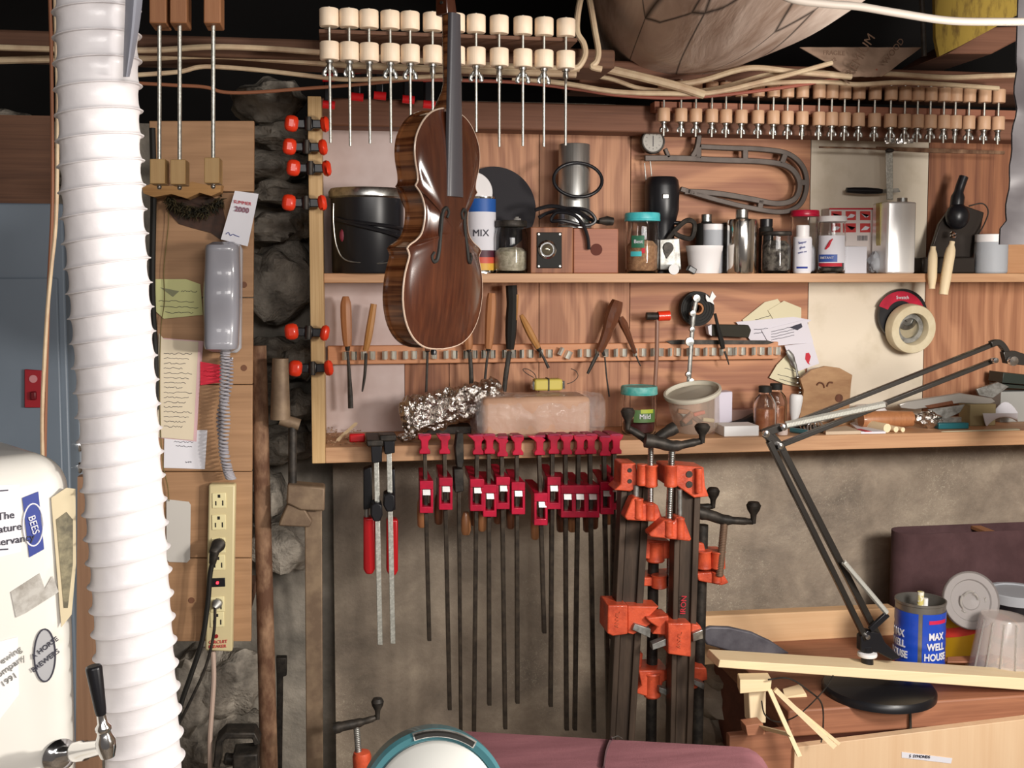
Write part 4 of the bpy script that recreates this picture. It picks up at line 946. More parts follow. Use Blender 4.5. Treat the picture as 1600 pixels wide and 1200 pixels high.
# steel cylinder with cable ring and black cord
p = W(897, 356, -.07); p.z = z1+.002; s = S(p)
t = thing('steel_canister', 'brushed steel cylinder standing on the wooden box', 'canister', p)
h = zat(897, 226, p)-p.z; b = MB(); b.lathe(p, [(0, 0), (27*s, 0), (27*s, .006), (25.5*s, .008), (24.5*s, h-.002), (23.5*s, h), (22*s, h), (22*s, h-.01), (0, h-.01)], 48); obj('shell', b, M['alum'], t)
c = W(903, 281, -.118); b = MB(); b.tube([c+V((.056*math.cos(a), .01*math.sin(a), .039*math.sin(a)+.012*math.cos(a)*0)) for a in [2*math.pi*k/40 for k in range(40)]], .004, 10, closed=True)
solo('rubber_ring', b, 'black', 'thin black rubber ring hanging round the steel cylinder', 'ring')
t = thing('appliance_cord', 'coiled black cord with plug draped over the wooden box', 'cord', W(900, 350, -.12))
b = MB(); b.tube(px([(836, 328), (860, 322), (885, 326), (905, 332), (925, 344), (940, 347), (948, 342)], -.112, 6), .0045, 8); b2 = MB()
obj('cord', b, 'black', t)
b = MB(); b.tube(px([(842, 340, -.1), (855, 333, -.1), (880, 327, -.11), (905, 326, -.125), (922, 332, -.13), (930, 345, -.13), (915, 352, -.13), (880, 345, -.13), (862, 345, -.12), (870, 332, -.125), (895, 335, -.135), (910, 350, -.138), (918, 370, -.138), (920, 390, -.137)], -.1, 6), .0042, 8); obj('cord', b, 'black', t)
b = MB(); b.tube(px([(936, 345), (948, 345), (958, 346)], -.125), [.006, .011, .009], 12); obj('plug', b, 'iron', t)
b = MB(); b.tube(px([(920, 308, -.05), (928, 302, -.05), (936, 295, -.04)], -.05), .003, 8); obj('cord_end', b, 'black', t)
# turquoise lidded jar (upper)
t, p, r, h, s = jar(1003, 424, 333, 52, -.095, True, 'clear jar with turquoise lid, brown contents and green label on the upper shelf', 1, 'turq', fill=.62, fillm='nuts', neck=.98, lidh=.135)
lab(t, p, r, h*.42, h*.62, -.95, -.15, mat('green_label', '2f6a50', .5)); lab(t, p, r, h*.28, h*.36, -1.0, -.3, 'turq'); lab(t, p, r, h*.33, h*.41, -.3, -.1, 'inkr')
text('Best', p+V((0, 0, h*.52)), .012, 'paper', t, cyl=r+.001, th=-.5)
# black round motor housing
p = place(1033, 424, -.05); s = S(p); h = zat(1033, 277, p)-p.z
t = thing('drill_motor', 'tall glossy black round motor housing behind the turquoise lidded jar, upper shelf', 'motor', p)
b = MB(); b.lathe(p, [(0, 0), (20*s, 0), (20*s, h*.5), (23*s, h*.56), (26.5*s, h*.66), (27*s, h*.9), (25*s, h*.97), (21*s, h), (0, h)], 40); obj('housing', b, 'black', t)
b = MB(); b.box(p+V((-.003, -26*s, h*.79)), (.016, .006, .012)); obj('badge', b, 'steel', t, .002)
b = MB(); b.cyl(p+V((.018, -.016, h*.53)), p+V((.043, -.02, h*.52)), .005, n=12); obj('switch_lever', b, 'black', t)
b = MB(); b.tube(px([(1033, 390), (1050, 365), (1072, 345), (1085, 350), (1080, 372), (1060, 368), (1050, 360)], -.09, 6), .006, 8); solo('rubber_hose', b, 'iron', 'dull black looped hose between the motor housing and the small bottles', 'hose')
# small cast thing
t = thing('metal_fitting', 'small grey metal latch block on the upper shelf right of the turquoise lidded jar', 'fitting', place(1049, 424, -.1))
b = MB(); b.poly([(1031, 374), (1062, 372), (1065, 422), (1031, 422)], -.10, .03); obj('block', b, 'steeldull', t, .002)
b = MB(); b.lathe(W(1044, 387, -.101), [(0, -.004), (.012, -.004), (.013, .001)], 20, (0, 1, 0)); b.prism([W(1037, 392, -.104), W(1051, 392, -.104), W(1042, 404, -.104)], (0, .004, 0)); obj('keyhole_cover', b, 'iron', t)
b = MB(); b.cyl(W(1053, 421, -.145)+V((0, 0, 0)), W(1053, 421, -.11), 8*S(W(1053, 421, -.13)), n=20)
solo('white_ball_end', b, 'whitep', 'small round white knob at the shelf edge beside the metal latch block', 'knob')
b = MB(); c = W(1081, 431, -.146); c.z = zU+.004; R = Matrix.Rotation(.5, 3, 'Y'); b.box(c+V((0, .004, .004)), (.02, .016, .014), R); solo('binder_clip', b, 'black', 'little black clip lying on the upper shelf edge below the white dish', 'clip', bev=.002)
# ramekin, bottles behind
p = place(1100, 424, -.105); s = S(p); h = zat(1100, 384, p)-p.z; r = 28*s
n = 48; b = MB(); rows = []
for z, rr_ in ((0, .80), (.1, .82), (.2, .84), (.78, .95), (.82, 1.0), (1.0, 1.03), (1.0, .95), (.3, .8), (.12, .5)):
    rows.append([p+V((r*(rr_+(.012 if k % 2 and .15 < z < .8 else 0))*math.cos(2*math.pi*k/n), r*(rr_+(.012 if k % 2 and .15 < z < .8 else 0))*math.sin(2*math.pi*k/n), h*z)) for k in range(n+1)])
b.sheet(rows); b.add([q for q in rows[0][:-1]], [tuple(range(n))]); b.add([q for q in rows[-1][:-1]], [tuple(range(n))]); solo('ribbed_dish', b, 'plate', 'white ribbed dish in front of the small bottles on the upper shelf', 'dish')
def bottle(x, yb, yt, w, y, up, label, m, capm, capw=.5, caph=.14, sh=.75, name='bottle', cat='bottle', n=32, group=None, bulge=0):
    p = place(x, yb, y, up); s = S(p); h = zat(x, yt, p)-p.z; r = w*s/2; t = thing(name, label, cat, p, group)
    rc = r*capw; ch = h*caph; b = MB()
    b.lathe(p, [(0, .0003), (r*.92, .0003), (r, .004), (r, h*sh), (r*.95, h*(sh+.04)), (max(rc*.95, r*.5), h-ch-.003), (rc*.9, h-ch), (rc*.9, h-ch*.5), (0, h-ch*.5)], n); obj('body', b, m, t)
    b = MB(); b.lathe(p, [(0, h-ch), (rc, h-ch), (rc, h-.001), (rc*.92, h), (0, h)], 28); obj('cap', b, capm, t)
    return t, p, r, h
bottle(1103, 424, 335, 34, -.055, True, 'dark small bottle with silver cap behind the white ribbed dish', 'blackmat', 'steel', .5, .12, .8)
bottle(1113, 424, 350, 32, -.075, True, 'small cloudy jar with white cap just behind the white ribbed dish', 'cloudy', 'plate', 1.0, .12, .86, name='plastic_jar', cat='jar')
p = place(1140, 424, -.05); bottle(1143, 424, 348, 36, -.055, True, 'dull grey cup shaped container left behind the shiny metal flask', 'steeldull', 'iron', .9, .1, .88, name='canister', cat='container')
# flask
bottle(1158, 428, 327, 46, -.115, True, 'shiny chrome oval flask with screw cap at the middle of the upper shelf', 'can', 'steel', .42, .13, .80, name='metal_flask', cat='flask')
# dark bottle and jar
bottle(1196, 424, 342, 22, -.06, True, 'dark brown bottle with black cap behind the round glittering jar', 'blackmat', 'black', .9, .14, .8)
jar(1212, 428, 362, 46, -.10, True, 'squat glass jar full of dark glittering hardware, right of the chrome flask', 1, 'iron', fill=.85, fillm='darkfill', lidh=.09, neck=.95)
jar(1256, 426, 329, 40, -.055, True, 'clear jar with red lid behind the white glue bottle', 1, M['red'], fill=.5, fillm='paper', neck=1.0, lidh=.1)
t, p, r, h = bottle(1253, 429, 352, 28, -.118, True, 'white glue bottle with blue lettering in front of the red lidded jar', 'plate', 'plate', .72, .26, .72, name='glue_bottle')
lab(t, p, r, h*.04, h*.72, -1.3, 1.3, 'paper'); 
for s_, z, hh in (('Super', .64, .008), ('glue', .54, .008), ('quick set', .44, .0055)): text(s_, p+V((0, 0, h*z)), hh, 'inkb', t, cyl=r+.001, th=TH(p), rot=.18)
lab(t, p, r, h*.10, h*.14, TH(p)-.6, TH(p)+.6, 'inkb', 'blue_band', .0012)
t, p, r, h, s = jar(1299, 428, 338, 42, -.10, True, 'clear jar with white cap and red, white and blue label on the upper shelf', 1, 'plate', fill=.12, fillm='darkfill', neck=.95, lidh=.1)
th = TH(p); lab(t, p, r, h*.18, h*.66, th-1.2, th+1.1, 'paper'); lab(t, p, r, h*.2, h*.33, th-1.1, th+.4, mat('blue_lab', '3656a0', .5), d=.001); lab(t, p, r, h*.12, h*.18, th-1.1, th+.8, 'inkr', d=.001)
b = MB(); a0 = th-.25
b.tube([p+V((math.sin(a)*(r+.0012), -math.cos(a)*(r+.0012), z)) for a, z in ((a0-.2, h*.42), (a0, h*.48), (a0+.15, h*.56), (a0+.3, h*.6))], [.002, .004, .003, .001], 6); obj('red_figure', b, 'inkr', t)
text('INSTANT', p+V((0, 0, h*.27)), .008, 'paper', t, cyl=r+.002, th=th-.35)
# boxes
def cbox(name, x0, x1, yt, y, dep, label, m, cat='box', zb=None, bev=.001):
    z0 = zU if zb is None else zb; a = W(x0, yt, y); c = W(x1, yt, y)
    t = thing(name, label, cat, V(((a.x+c.x)/2, y+dep/2, z0))); b = MB(); b.bb(a.x, c.x, y, y+dep, z0, a.z); obj('carton', b, m, t, bev); return t, a, c, z0
t, a, c, z0 = cbox('small_carton', 1321, 1355, 385, -.10, .05, 'plain white little carton below the red and white box', 'paper')
t2, a2, c2, z02 = cbox('glue_carton', 1296, 1366, 325, -.048, .04, 'white carton with six small red pictures, standing behind the white capped jar', mat('carton_white', 'd8cdc8', .6))
for i in range(3):
    for k in range(2):
        x = 1307+i*22.5; y = 337+k*19; b = MB(); b.poly([(x-8, y-7), (x+8, y-7), (x+8, y+7), (x-8, y+7)], -.0488, .0008); o = obj('red_picture', b, mat('picture_red', 'c23a38', .6), t2)
        b = MB(); sg = 1 if (i+k) % 2 else -1; b.poly([(x-7, y+4*sg), (x, y-3*sg), (x+7, y-1), (x+3, y+3)], -.0495, .0006); obj('silhouette', b, 'blackmat' if (i*2+k) % 3 == 0 else 'paper', o)
b = MB(); b.poly([(1296, 325), (1366, 325), (1366, 327.5), (1296, 327.5)], -.0488, .0008); obj('red_band', b, 'inkr', t2)
for k in range(9):
    b = MB(); x = 1340+k*1.8; b.poly([(x, 368), (x+.9, 368), (x+.9, 376), (x, 376)], -.0488, .0006); obj('bar_line', b, 'ink', t2)
def crumple(c, rx, ry, rz, amp, seed, n=26, sharp=9):
    b = MB(); c = V(c); vs = []; m = n//2+1
    for i in range(m):
        for k in range(n):
            th_ = math.pi*i/(m-1); ph_ = 2*math.pi*k/n; d = V((math.sin(th_)*math.cos(ph_), math.sin(th_)*math.sin(ph_), math.cos(th_)))
            q = 1+amp*(noise.noise(d*2.2+V((seed, 0, 0)))+.6*noise.cell(d*sharp+V((seed, 3, 0)))*.5+.5*noise.noise(d*7+V((0, seed, 0))))
            vs.append(c+V((d.x*rx*q, d.y*ry*q, d.z*rz*q)))
    zmin = min(v.z for v in vs); b.add(vs, [(i*n+k, (i+1)*n+k, (i+1)*n+(k+1) % n, i*n+(k+1) % n) for i in range(m-1) for k in range(n)]); return b
def drop(b, z):
    dz = z-min(p.z for p in b.v); b.v = [p+V((0, 0, dz)) for p in b.v]; return b
b = drop(crumple(W(1370, 410, -.08), .021, .02, .026, .3, 4), zU); solo('plastic_bag', b, M['cloudy'], 'crumpled little clear bag beside the tall shiny can', 'bag')
# big shiny rectangular can
p = place(1407, 427, -.12); t = thing('solvent_can', 'tall shiny rectangular tin can on the upper shelf', 'can', p)
a = W(1386, 427, -.135); c = W(1431, 427, -.135); z1 = W(1400, 315, -.135).z
b = MB(); b.prism([V((a.x, -.13, zU)), V((a.x+(c.x-a.x)*.25, -.137, zU)), V((a.x+(c.x-a.x)*.5, -.139, zU)), V((a.x+(c.x-a.x)*.75, -.137, zU)), V((c.x, -.13, zU)), V((c.x, -.055, zU)), V((a.x, -.055, zU))], (0, 0, z1-zU)); obj('body', b, mat('glare_white_tin', 'fcfbf9', .3, .35, coat=.8), t, .004)  # white base colour paints the lamp glare; front bowed to catch reflections
b = MB(); b.cyl(V((c.x-.015, -.09, z1)), V((c.x-.015, -.09, z1+.012)), .012, n=20); obj('cap', b, 'steel', t)
b = MB(); b.poly([(1375, 317), (1386, 315), (1385, 420), (1384, 424), (1375, 380)], -.1, .02); solo('yellowed_strip', b, mat('tin_edge', 'b0a468', .3, .6), 'narrow yellowish tin strip leaning on the left of the tall shiny can', 'strip')
# glue-clamp handle (brush) on the wall
b = MB(); c0 = W(1322, 297, -.03); c1 = W(1382, 299, -.03); b.lathe(c0, [(0, 0), (.006, .001), (.0075, .02), (.0085, .05), (.007, .085), (.0055, .094), (0, .094)], 16, c1-c0); t = thing('scraper_tool', 'black handled flat tool hung horizontally above the red and white box', 'tool', c0); obj('handle', b, 'black', t)
b = MB(); b.poly([(1378, 296), (1404, 294), (1407, 300), (1380, 302)], -.03, .003); obj('blade', b, 'steel', t)
# horizontal iron rod with hanging flat bar (drying rack)
t = thing('clamp_frame', 'thin rusty steel bar held across the cream board below the small spools', 'bar', W(1390, 236, -.06))
b = MB(); b.tube(px([(1280, 230), (1330, 231), (1380, 233)], -.06), .0022, 8); b.poly([(1370, 229), (1440, 231), (1570, 236), (1570, 241), (1440, 238), (1372, 234)], -.062, .006); obj('crossbar', b, 'rust', t)
b = MB(); b.poly([(1384, 232), (1395, 232), (1396, 312), (1386, 312)], -.05, .004); obj('hanging_strap', b, 'zinc', t, .001)
b = MB(); b.ball(W(1390, 235, -.06), .008, (1.5, .8, .7), 12); obj('knuckle', b, 'iron', t)
b = MB(); b.sheet([[W(x, y, -.07)+V((0, .006*math.sin(x*.9+y), 0)) for x in range(1382, 1428, 4)] for y in (203, 210, 217, 224)]); b.sheet([[W(x, y, -.066)+V((0, .006*math.sin(x*.9+y), 0)) for x in range(1382, 1428, 4)] for y in (203, 210, 217, 224)])
solo('foil_scrap', b, 'foil', 'foil sheet added as a lamp glint behind the small spool clamps', 'foil')  # added sheet that imitates the lamp glint on the wing nuts
# black oil-lamp-like tool
t = thing('hand_grinder', 'dark cast iron hand grinder at the right end of the upper shelf', 'grinder', place(1488, 426, -.06))
M['smoke'] = mat('smoky_grey_metal', '3c3632', .3, .5)
b = MB(); p = place(1488, 426, -.065); b.bb(W(1440, 420, -.1).x, W(1524, 420, -.1).x, -.10, -.03, zU, W(1488, 402, -.1).z); obj('base', b, M['smoke'], t, .004)
b = MB(); b.poly([(1452, 402), (1468, 350), (1482, 330), (1510, 322), (1538, 332), (1530, 370), (1520, 402)], -.07, .012); obj('shield', b, M['smoke'], t, .002)
b = MB(); b.ball(W(1496, 338, -.09), .032, (.9, .8, 1), 20); obj('gear_case', b, 'black', t)
b = MB(); b.tube(px([(1494, 330), (1498, 300), (1506, 276)], -.085, 4), [.016]*4+[.011]*5, 12); obj('spindle', b, 'black', t)
b = MB(); b.tube(px([(1514, 322), (1535, 318), (1544, 330), (1538, 350), (1525, 375), (1522, 405)], -.09, 6), .0018, 6); obj('wire', b, 'iron', t)
b = MB(); b.lathe(W(1489, 372, -.11), [(.006, 0), (.009, .004), (.006, .008), (.009, .012), (.005, .016), (0, .016)], 14); obj('ferrule', b, 'chrome', t)
def cone(pts, y, w, label, g):
    b = MB(); b.tube(px(pts, y, 5), [w[int(i*(len(w)-1)/(5*(len(pts)-1)))]*S(W(pts[0][0], pts[0][1], y)) for i in range(5*(len(pts)-1)+1)], 12); solo('turned_peg', b, 'palez', label, 'peg', g)
cone([(1458, 385), (1457, 418), (1456, 451)], -.155, [4, 6, 7, 7, 7, 6, 5, 5], 'shorter pale turned wooden peg hanging over the upper shelf edge', 'pale pegs')
cone([(1488, 377), (1481, 415), (1474, 460)], -.165, [4, 7, 8, 8, 8, 7.5, 7, 7], 'longer slanting pale turned wooden peg hanging over the upper shelf edge', 'pale pegs')
t, p, r, h = bottle(1548, 427, 366, 48, -.10, True, 'white translucent round plastic jar near the right end of the upper shelf', 'cloudy', 'plate', 1.03, .2, .86, name='plastic_jar', cat='jar')
b = MB(); b.bb(W(1573, 400, -.09).x, W(1640, 400, -.09).x, -.09, -.03, zU, W(1590, 374, -.09).z); solo('wood_block', b, wood('blk', 'a87850', 'c09068', 'x', 2, .6), 'plain wooden block at the right end of the upper shelf', 'block', bev=.002)
# thickness caliper
t = thing('thickness_caliper', 'long dark U shaped thickness caliper with round dial hung on the back boards', 'caliper', W(1130, 330, -.04))
M['cal'] = mat('dark_grey_cast', '4a413c', .5, .4, c2='574e48', vs=20)
def pb2(name, pts, w, y=-.045, th=.012, m='cal', k=6, par=None):
    b = MB(); pp = px(pts, y, k); b.band(pp, w*S(pp[0]), th); return obj(name, b, m, par or t, .0015)
pb2('frame', [(1008, 247), (1060, 247), (1130, 250), (1200, 253), (1235, 262), (1250, 285), (1243, 310), (1215, 318), (1170, 310), (1120, 302), (1070, 299)], 9)
pb2('frame', [(1095, 229), (1140, 231), (1190, 233), (1232, 240), (1256, 262), (1261, 292), (1250, 320), (1222, 331), (1175, 325), (1120, 312), (1064, 295)], 8)
for a_, c_ in (((1092, 229), (1092, 248)), ((1165, 232), (1165, 251)), ((1228, 240), (1222, 256)), ((1190, 312), (1188, 326)), ((1250, 285), (1262, 285))):
    pb2('web', [a_, c_], 9, k=0)
pb2('anvil_arm', [(1040, 232), (1046, 246)], 6, k=0); pb2('anvil_arm', [(1094, 205), (1090, 230), (1082, 245)], 8)
c = W(1020, 221, -.05); s = S(c)
b = MB(); b.lathe(c, [(0, .012), (19*s, .012), (19.5*s, 0), (18.5*s, -.006), (16.5*s, -.006), (16.5*s, -.001)], 40, (0, 1, 0)); o = obj('dial', b, 'iron', t)
b = MB(); b.lathe(c, [(0, -.0022), (16.5*s, -.0022), (16.5*s, 0)], 40, (0, 1, 0)); obj('dial_face', b, mat('dial_grey', 'a8a49c', .5), o)
for k in range(12):
    a = k*math.pi/6; b = MB(); b.tube([c+V((math.cos(a)*q, -.0028, math.sin(a)*q)) for q in (.016, .019)], .0004, 4); obj('tick_mark', b, 'ink', o)
b = MB(); b.tube([c+V((0, -.003, -.012)), c+V((0, -.003, .013))], .0007, 5); obj('needle', b, 'ink', o)
b = MB(); b.tube(px([(1007, 255), (1010, 290)], -.04), .0015, 6); b.tube(px([(1016, 252), (1018, 275)], -.04), .0015, 6); obj('spindle', b, 'steeldull', t)
# ================================================================ TOOLS in the rail
def tool(name, label, hp, hw, sp, sw, hm='handle', sm='iron', cat='chisel', ferr=True, y=-.052, oct_=True, tip=None):
    t = thing(name, label, cat, W(sp[-1][0], sp[-1][1], y)); s = S(W(hp[0][0], hp[0][1], y))
    pts = px(hp, y, 6); n = len(pts); rad = []
    for i in range(n):
        u = i/(n-1)*(len(hw)-1); k = min(int(u), len(hw)-2); rad.append((hw[k]+(hw[k+1]-hw[k])*(u-k))*s)
    b = MB(); b.tube(pts, rad, 8 if oct_ else 16); obj('handle', b, hm, t)
    if ferr: b = MB(); b.tube(px([hp[-1], (hp[-1][0]+(sp[0][0]-hp[-1][0])*.9, hp[-1][1]+(sp[0][1]-hp[-1][1])*.9)], y), [4.2*s, 3.2*s], 12); obj('ferrule', b, 'iron', t)
    pts = px(sp, y, 5); n = len(pts); rad = []
    for i in range(n):
        u = i/(n-1)*(len(sw)-1); k = min(int(u), len(sw)-2); rad.append((sw[k]+(sw[k+1]-sw[k])*(u-k))*s)
    b = MB(); b.tube(pts, rad, 10, flat=.6); obj('blade', b, sm, t); return t
tool('carving_chisel', 'straight chisel with octagonal brown handle at the left end of the tool rail', [(540, 463), (541, 500), (543, 541)], [4.5, 8.5, 8.8, 8.5, 7.5, 6], [(543, 549), (546, 590), (548, 638)], [2, 2.5, 3, 4, 4.2], 'handle')
tool('crooked_knife', 'curved light handled knife, second tool from the left on the rail', [(584, 475), (580, 500), (575, 530), (571, 548)], [5, 5.5, 6, 6, 5, 4], [(572, 552), (570, 585), (566, 612)], [2.5, 2.5, 2.2, 1.2], 'handle2', ferr=False)
tool('gouge', 'slim steel gouge mostly hidden under the bottom of the violin', [(669, 530), (668, 548)], [4, 5, 4], [(668, 550), (667, 580), (665, 640)], [2, 2, 2], 'handled')
tool('gouge', 'gouge with brown handle just right of the violin bottom', [(728, 500), (731, 530), (732, 546)], [7, 8, 7.5, 6], [(734, 550), (736, 580), (737, 620)], [3, 3.5, 4], 'handle')
tool('gouge', 'gouge with straight octagonal brown handle right of the violin', [(768, 458), (766, 500), (763, 545)], [6, 8, 8.5, 8, 7, 5.5], [(763, 549), (760, 570), (757, 602)], [2, 2, 2.2], 'handle')
tool('file_tool', 'long file with dark wrapped handle standing tall in the tool rail', [(799, 446), (800, 470), (799, 500), (797, 546)], [9, 9, 8.5, 9, 9, 6], [(796, 549), (790, 590), (788, 612)], [4, 4, 3.5], 'blackmat', ferr=False, cat='file')
b = MB(); b.tube(px([(806, 460), (804, 500)], -.054), .0065, 10); solo('wooden_shim', b, 'handle2', 'light brown wood sliver behind the dark wrapped file handle', 'shim')
tool('gouge', 'small gouge with pale honey handle leaning diagonally, right of the tall file', [(814, 492), (828, 520), (841, 544)], [3, 5, 6, 6, 5.5, 4.5], [(844, 549), (850, 560), (857, 575)], [2.2, 2, 2.5], 'handle2')
tool('drawknife', 'large dark red wooden tool handle leaning left in the middle of the rail', [(965, 470), (955, 500), (945, 530), (936, 550)], [9, 12, 12, 9, 8, 7, 5.5], [(934, 552), (926, 568), (918, 584)], [3, 3, 2], 'handled', ferr=False, cat='knife')
tool('marking_awl', 'short dark handled awl leaning right beside the large dark red handle', [(969, 496), (978, 515), (988, 540), (993, 552)], [5, 7, 5.5, 4, 3.5, 3], [(994, 556), (998, 566), (1001, 572)], [1.5, 1.2, .8], 'handled', ferr=False, cat='awl')
tool('needle_file', 'thin steel rod tool standing behind the large dark red handle', [(940, 540), (944, 556)], [2, 2.5], [(945, 558), (948, 590), (952, 620)], [1.3, 1.3, 1.3], 'iron', ferr=False, cat='file')
t = thing('hammer', 'small hammer with red ended head and long slim handle, hanging in the rail', 'hammer', W(1026, 640, -.06))
b = MB(); b.tube(px([(1027, 499), (1026, 560), (1024, 600), (1023, 655)], -.06, 4), .0052, 12, flat=.8); obj('handle', b, wood('rosy_brown_handle', '7c5848', '98705c', 'z', 3, .4), t)
b = MB(); b.cyl(W(1010, 494, -.06), W(1030, 494, -.06), .009, n=16); obj('head', b, 'iron', t)
b = MB(); b.cyl(W(1028, 494, -.062), W(1046, 493, -.062), .0115, .012, n=18); obj('rubber_face', b, 'orangep', t)
tool('drill_shaft', 'thin dark reamer at the right part of the tool rail', [(1117, 490), (1124, 520), (1130, 545)], [2.5, 2.5, 3, 4, 4.5, 3], [(1132, 549), (1136, 560), (1139, 570)], [2, 1.5, .8], 'blackmat', ferr=False, cat='reamer')
b = MB(); b.poly([(1109, 466), (1113, 455), (1117, 461), (1119, 463), (1114, 470), (1116, 476), (1110, 472), (1105, 471), (1103, 466), (1103, 460)], -.056, .004); solo('white_star_knob', b, 'whitep', 'tiny white star shaped knob hung beside the black tape roll', 'knob')
t = thing('black_tape_roll', 'roll of black tape hung on the back boards above the right half of the rail', 'tape', W(1085, 510, -.03))
c = W(1086, 482, -.028); s = S(c); b = MB(); pr = [(9*s, 0), (27*s, 0), (27*s, -.02)]
for k in range(8): pr += [(27*s-k*2.1*s, -.02-(k % 2)*.0015), (27*s-(k+.9)*2.1*s, -.02-(k % 2)*.0015)]
b.lathe(c, pr+[(9*s, -.018), (9*s, 0)], 48, (0, 1, 0)); obj('tape', b, 'blackmat', t)
b = MB(); b.lathe(c, [(6.5*s, 0), (9.3*s, 0), (9.3*s, -.022), (6.5*s, -.022), (6.5*s, 0)], 32, (0, 1, 0)); obj('core', b, 'cork', t)
t = thing('fretsaw_frame', 'slim nickel jointed bar hanging vertically in front of the black tape roll', 'tool', W(1077, 640, -.07))
b = MB(); b.tube(px([(1088, 468), (1083, 500), (1080, 540), (1076, 600), (1074, 622)], -.075, 4), [.0055]*17, 10, flat=.5); obj('bar', b, 'steeldull', t)
for x, y, r_ in ((1088, 466, .0085), (1082, 490, .007), (1081, 515, .006), (1077, 534, .010), (1075, 585, .006), (1080, 596, .007), (1076, 612, .008)):
    b = MB(); b.lathe(W(x, y, -.078), [(0, -.006), (r_, -.005), (r_, .006), (0, .006)], 14, (0, 1, 0)); obj('thumb_nut', b, 'steel', t)
# dark brush and pencil
t = thing('stone_in_holder', 'dark oblong sharpening stone leaning above the right end of the rail', 'sharpening stone', W(1145, 527, -.03))
b = MB(); b.poly([(1112, 507), (1170, 508), (1174, 516), (1170, 528), (1112, 525)], -.04, .025); obj('stone', b, mat('olive_black_stone', '2c281e', .8), t, .002)
b = MB(); b.poly([(1106, 510), (1112, 507), (1112, 525), (1108, 522)], -.042, .02); obj('white_end', b, 'paper', t)
b = MB(); b.poly([(1040, 533), (1060, 531), (1200, 532), (1210, 535), (1200, 538), (1050, 538)], -.03, .004); solo('steel_rule', b, 'iron', 'thin dull steel blade lying along the top edge of the tool rail', 'blade')
# papers pinned
def pcard(pix, m, label, dy, lines=(), txt=None, cat='paper'):
    t = thing('paper_card', label, cat, W(pix[0][0], pix[0][1], -dy)); b = MB(); b.poly(pix, -dy, .0008); obj('sheet', b, m, t)
    for x, y, w_, sl in lines:
        b = MB(); b.tube([W(x+w_*k/10, y+w_*k/10*sl+random.uniform(-.6, .6), -dy-.0005) for k in range(11)], .0006, 4); obj('writing', b, 'ink', t)
    return t
M['yp'] = mat('pale_yellow_paper', 'd8d0b0', .8); M['wp'] = mat('cool_white_card', 'd8d4dc', .7)
pcard([(1160, 500), (1195, 472), (1215, 467), (1225, 480), (1212, 500), (1215, 555), (1180, 530)], 'yp', 'pale yellow papers fanned behind the white card on the back boards', .006, [(1180, 500, 25, -.3)])
pcard([(1200, 485), (1225, 470), (1252, 481), (1252, 500), (1215, 510)], 'yp', 'pale yellow folded paper on top of the fan of papers', .009)
pcard([(1150, 503), (1240, 495), (1268, 500), (1200, 545), (1175, 535)], 'wp', 'white card half covered, left of the printed address card', .012, [(1178, 515, 22, -.1), (1178, 521, 22, -.1)])
t = pcard([(1190, 516), (1260, 499), (1271, 535), (1204, 541)], 'wp', 'white card with several lines of writing and a small dark emblem', .016, [(1205, 518+i*4.5, 36, -.22) for i in range(4)])
b = MB(); b.poly([(1235, 512), (1240, 509), (1252, 505), (1254, 511), (1246, 516), (1240, 514)], -.0166, .0006); obj('emblem', b, 'ink', t)
t = pcard([(1226, 540), (1270, 535), (1280, 568), (1248, 580), (1236, 570)], 'wp', 'white card with a small red figure below the address card', .018)
b = MB(); b.poly([(1259, 552), (1264, 551), (1267, 557), (1264, 567), (1266, 570), (1262, 568), (1258, 561)], -.0186, .0006); obj('red_figure', b, 'inkr', t)
pcard([(1214, 570), (1235, 548), (1250, 560), (1262, 590), (1250, 605), (1226, 600), (1202, 590)], 'yp', 'lowest pale yellow paper with jagged edge beside the hanging shears', .010, [(1215, 585, 28, .25), (1218, 592, 24, .3), (1226, 575, 20, .3)])
t = thing('hanging_tweezers', 'slim tarnished tweezers hanging over the papers', 'tweezers', W(1250, 640, -.03))
b = MB(); b.tube(px([(1230, 548), (1238, 560), (1244, 575), (1248, 600)], -.03, 4), [.005, .006, .007, .008, .007, .005, .004, .004, .003, .003, .003, .002, .002], 8, flat=.4); obj('blade', b, 'steeldull', t)
for q in range(7):
    b = MB(); b.ball(W(1249+random.uniform(-6, 6), 590+q*8, -.035), .006, (1, .6, .8), 10, .3, q); obj('ring', b, 'steel', t)
# masking tape on hub
t = thing('masking_tape_roll', 'roll of masking tape hung on a black and red disc on the cream board', 'tape', W(1412, 550, -.02))
c = W(1408, 492, -.012); s = S(c); b = MB(); b.lathe(c, [(0, 0), (40*s, 0), (41*s, -.004), (40*s, -.012), (0, -.012)], 48, (.0, 1, 0)); obj('black_disc', b, 'black', t)
b = MB(); pts = []; 
arc = [W(1408+37*math.cos(a), 492-37*math.sin(a), -.025) for a in [math.pi*(.12+.76*k/16) for k in range(17)]]; arc2 = [W(1408+22*math.cos(a), 492-22*math.sin(a), -.025) for a in [math.pi*(.88-.76*k/16) for k in range(17)]]
b.prism(arc+arc2, (0, .001, 0)); obj('red_label', b, 'red', t); text('Swatch', W(1410, 465, -.026), .012, 'paper', t)
ax = V((.04, -1, -.10)).normalized(); c = W(1414, 500, -.028); c2_ = W(1418, 512, -.028); r1 = 38*s
b = MB(); b.lathe(c2_, [(24*s, 0), (r1, 0), (r1*1.0, .026), (r1*.97, .029), (r1*.66, .029), (24*s, .025), (24*s, 0)], 56, ax); obj('masking_tape', b, mat('masking_tape_cream', 'cdbf9e', .6, c2='d6caac', vs=40), t)
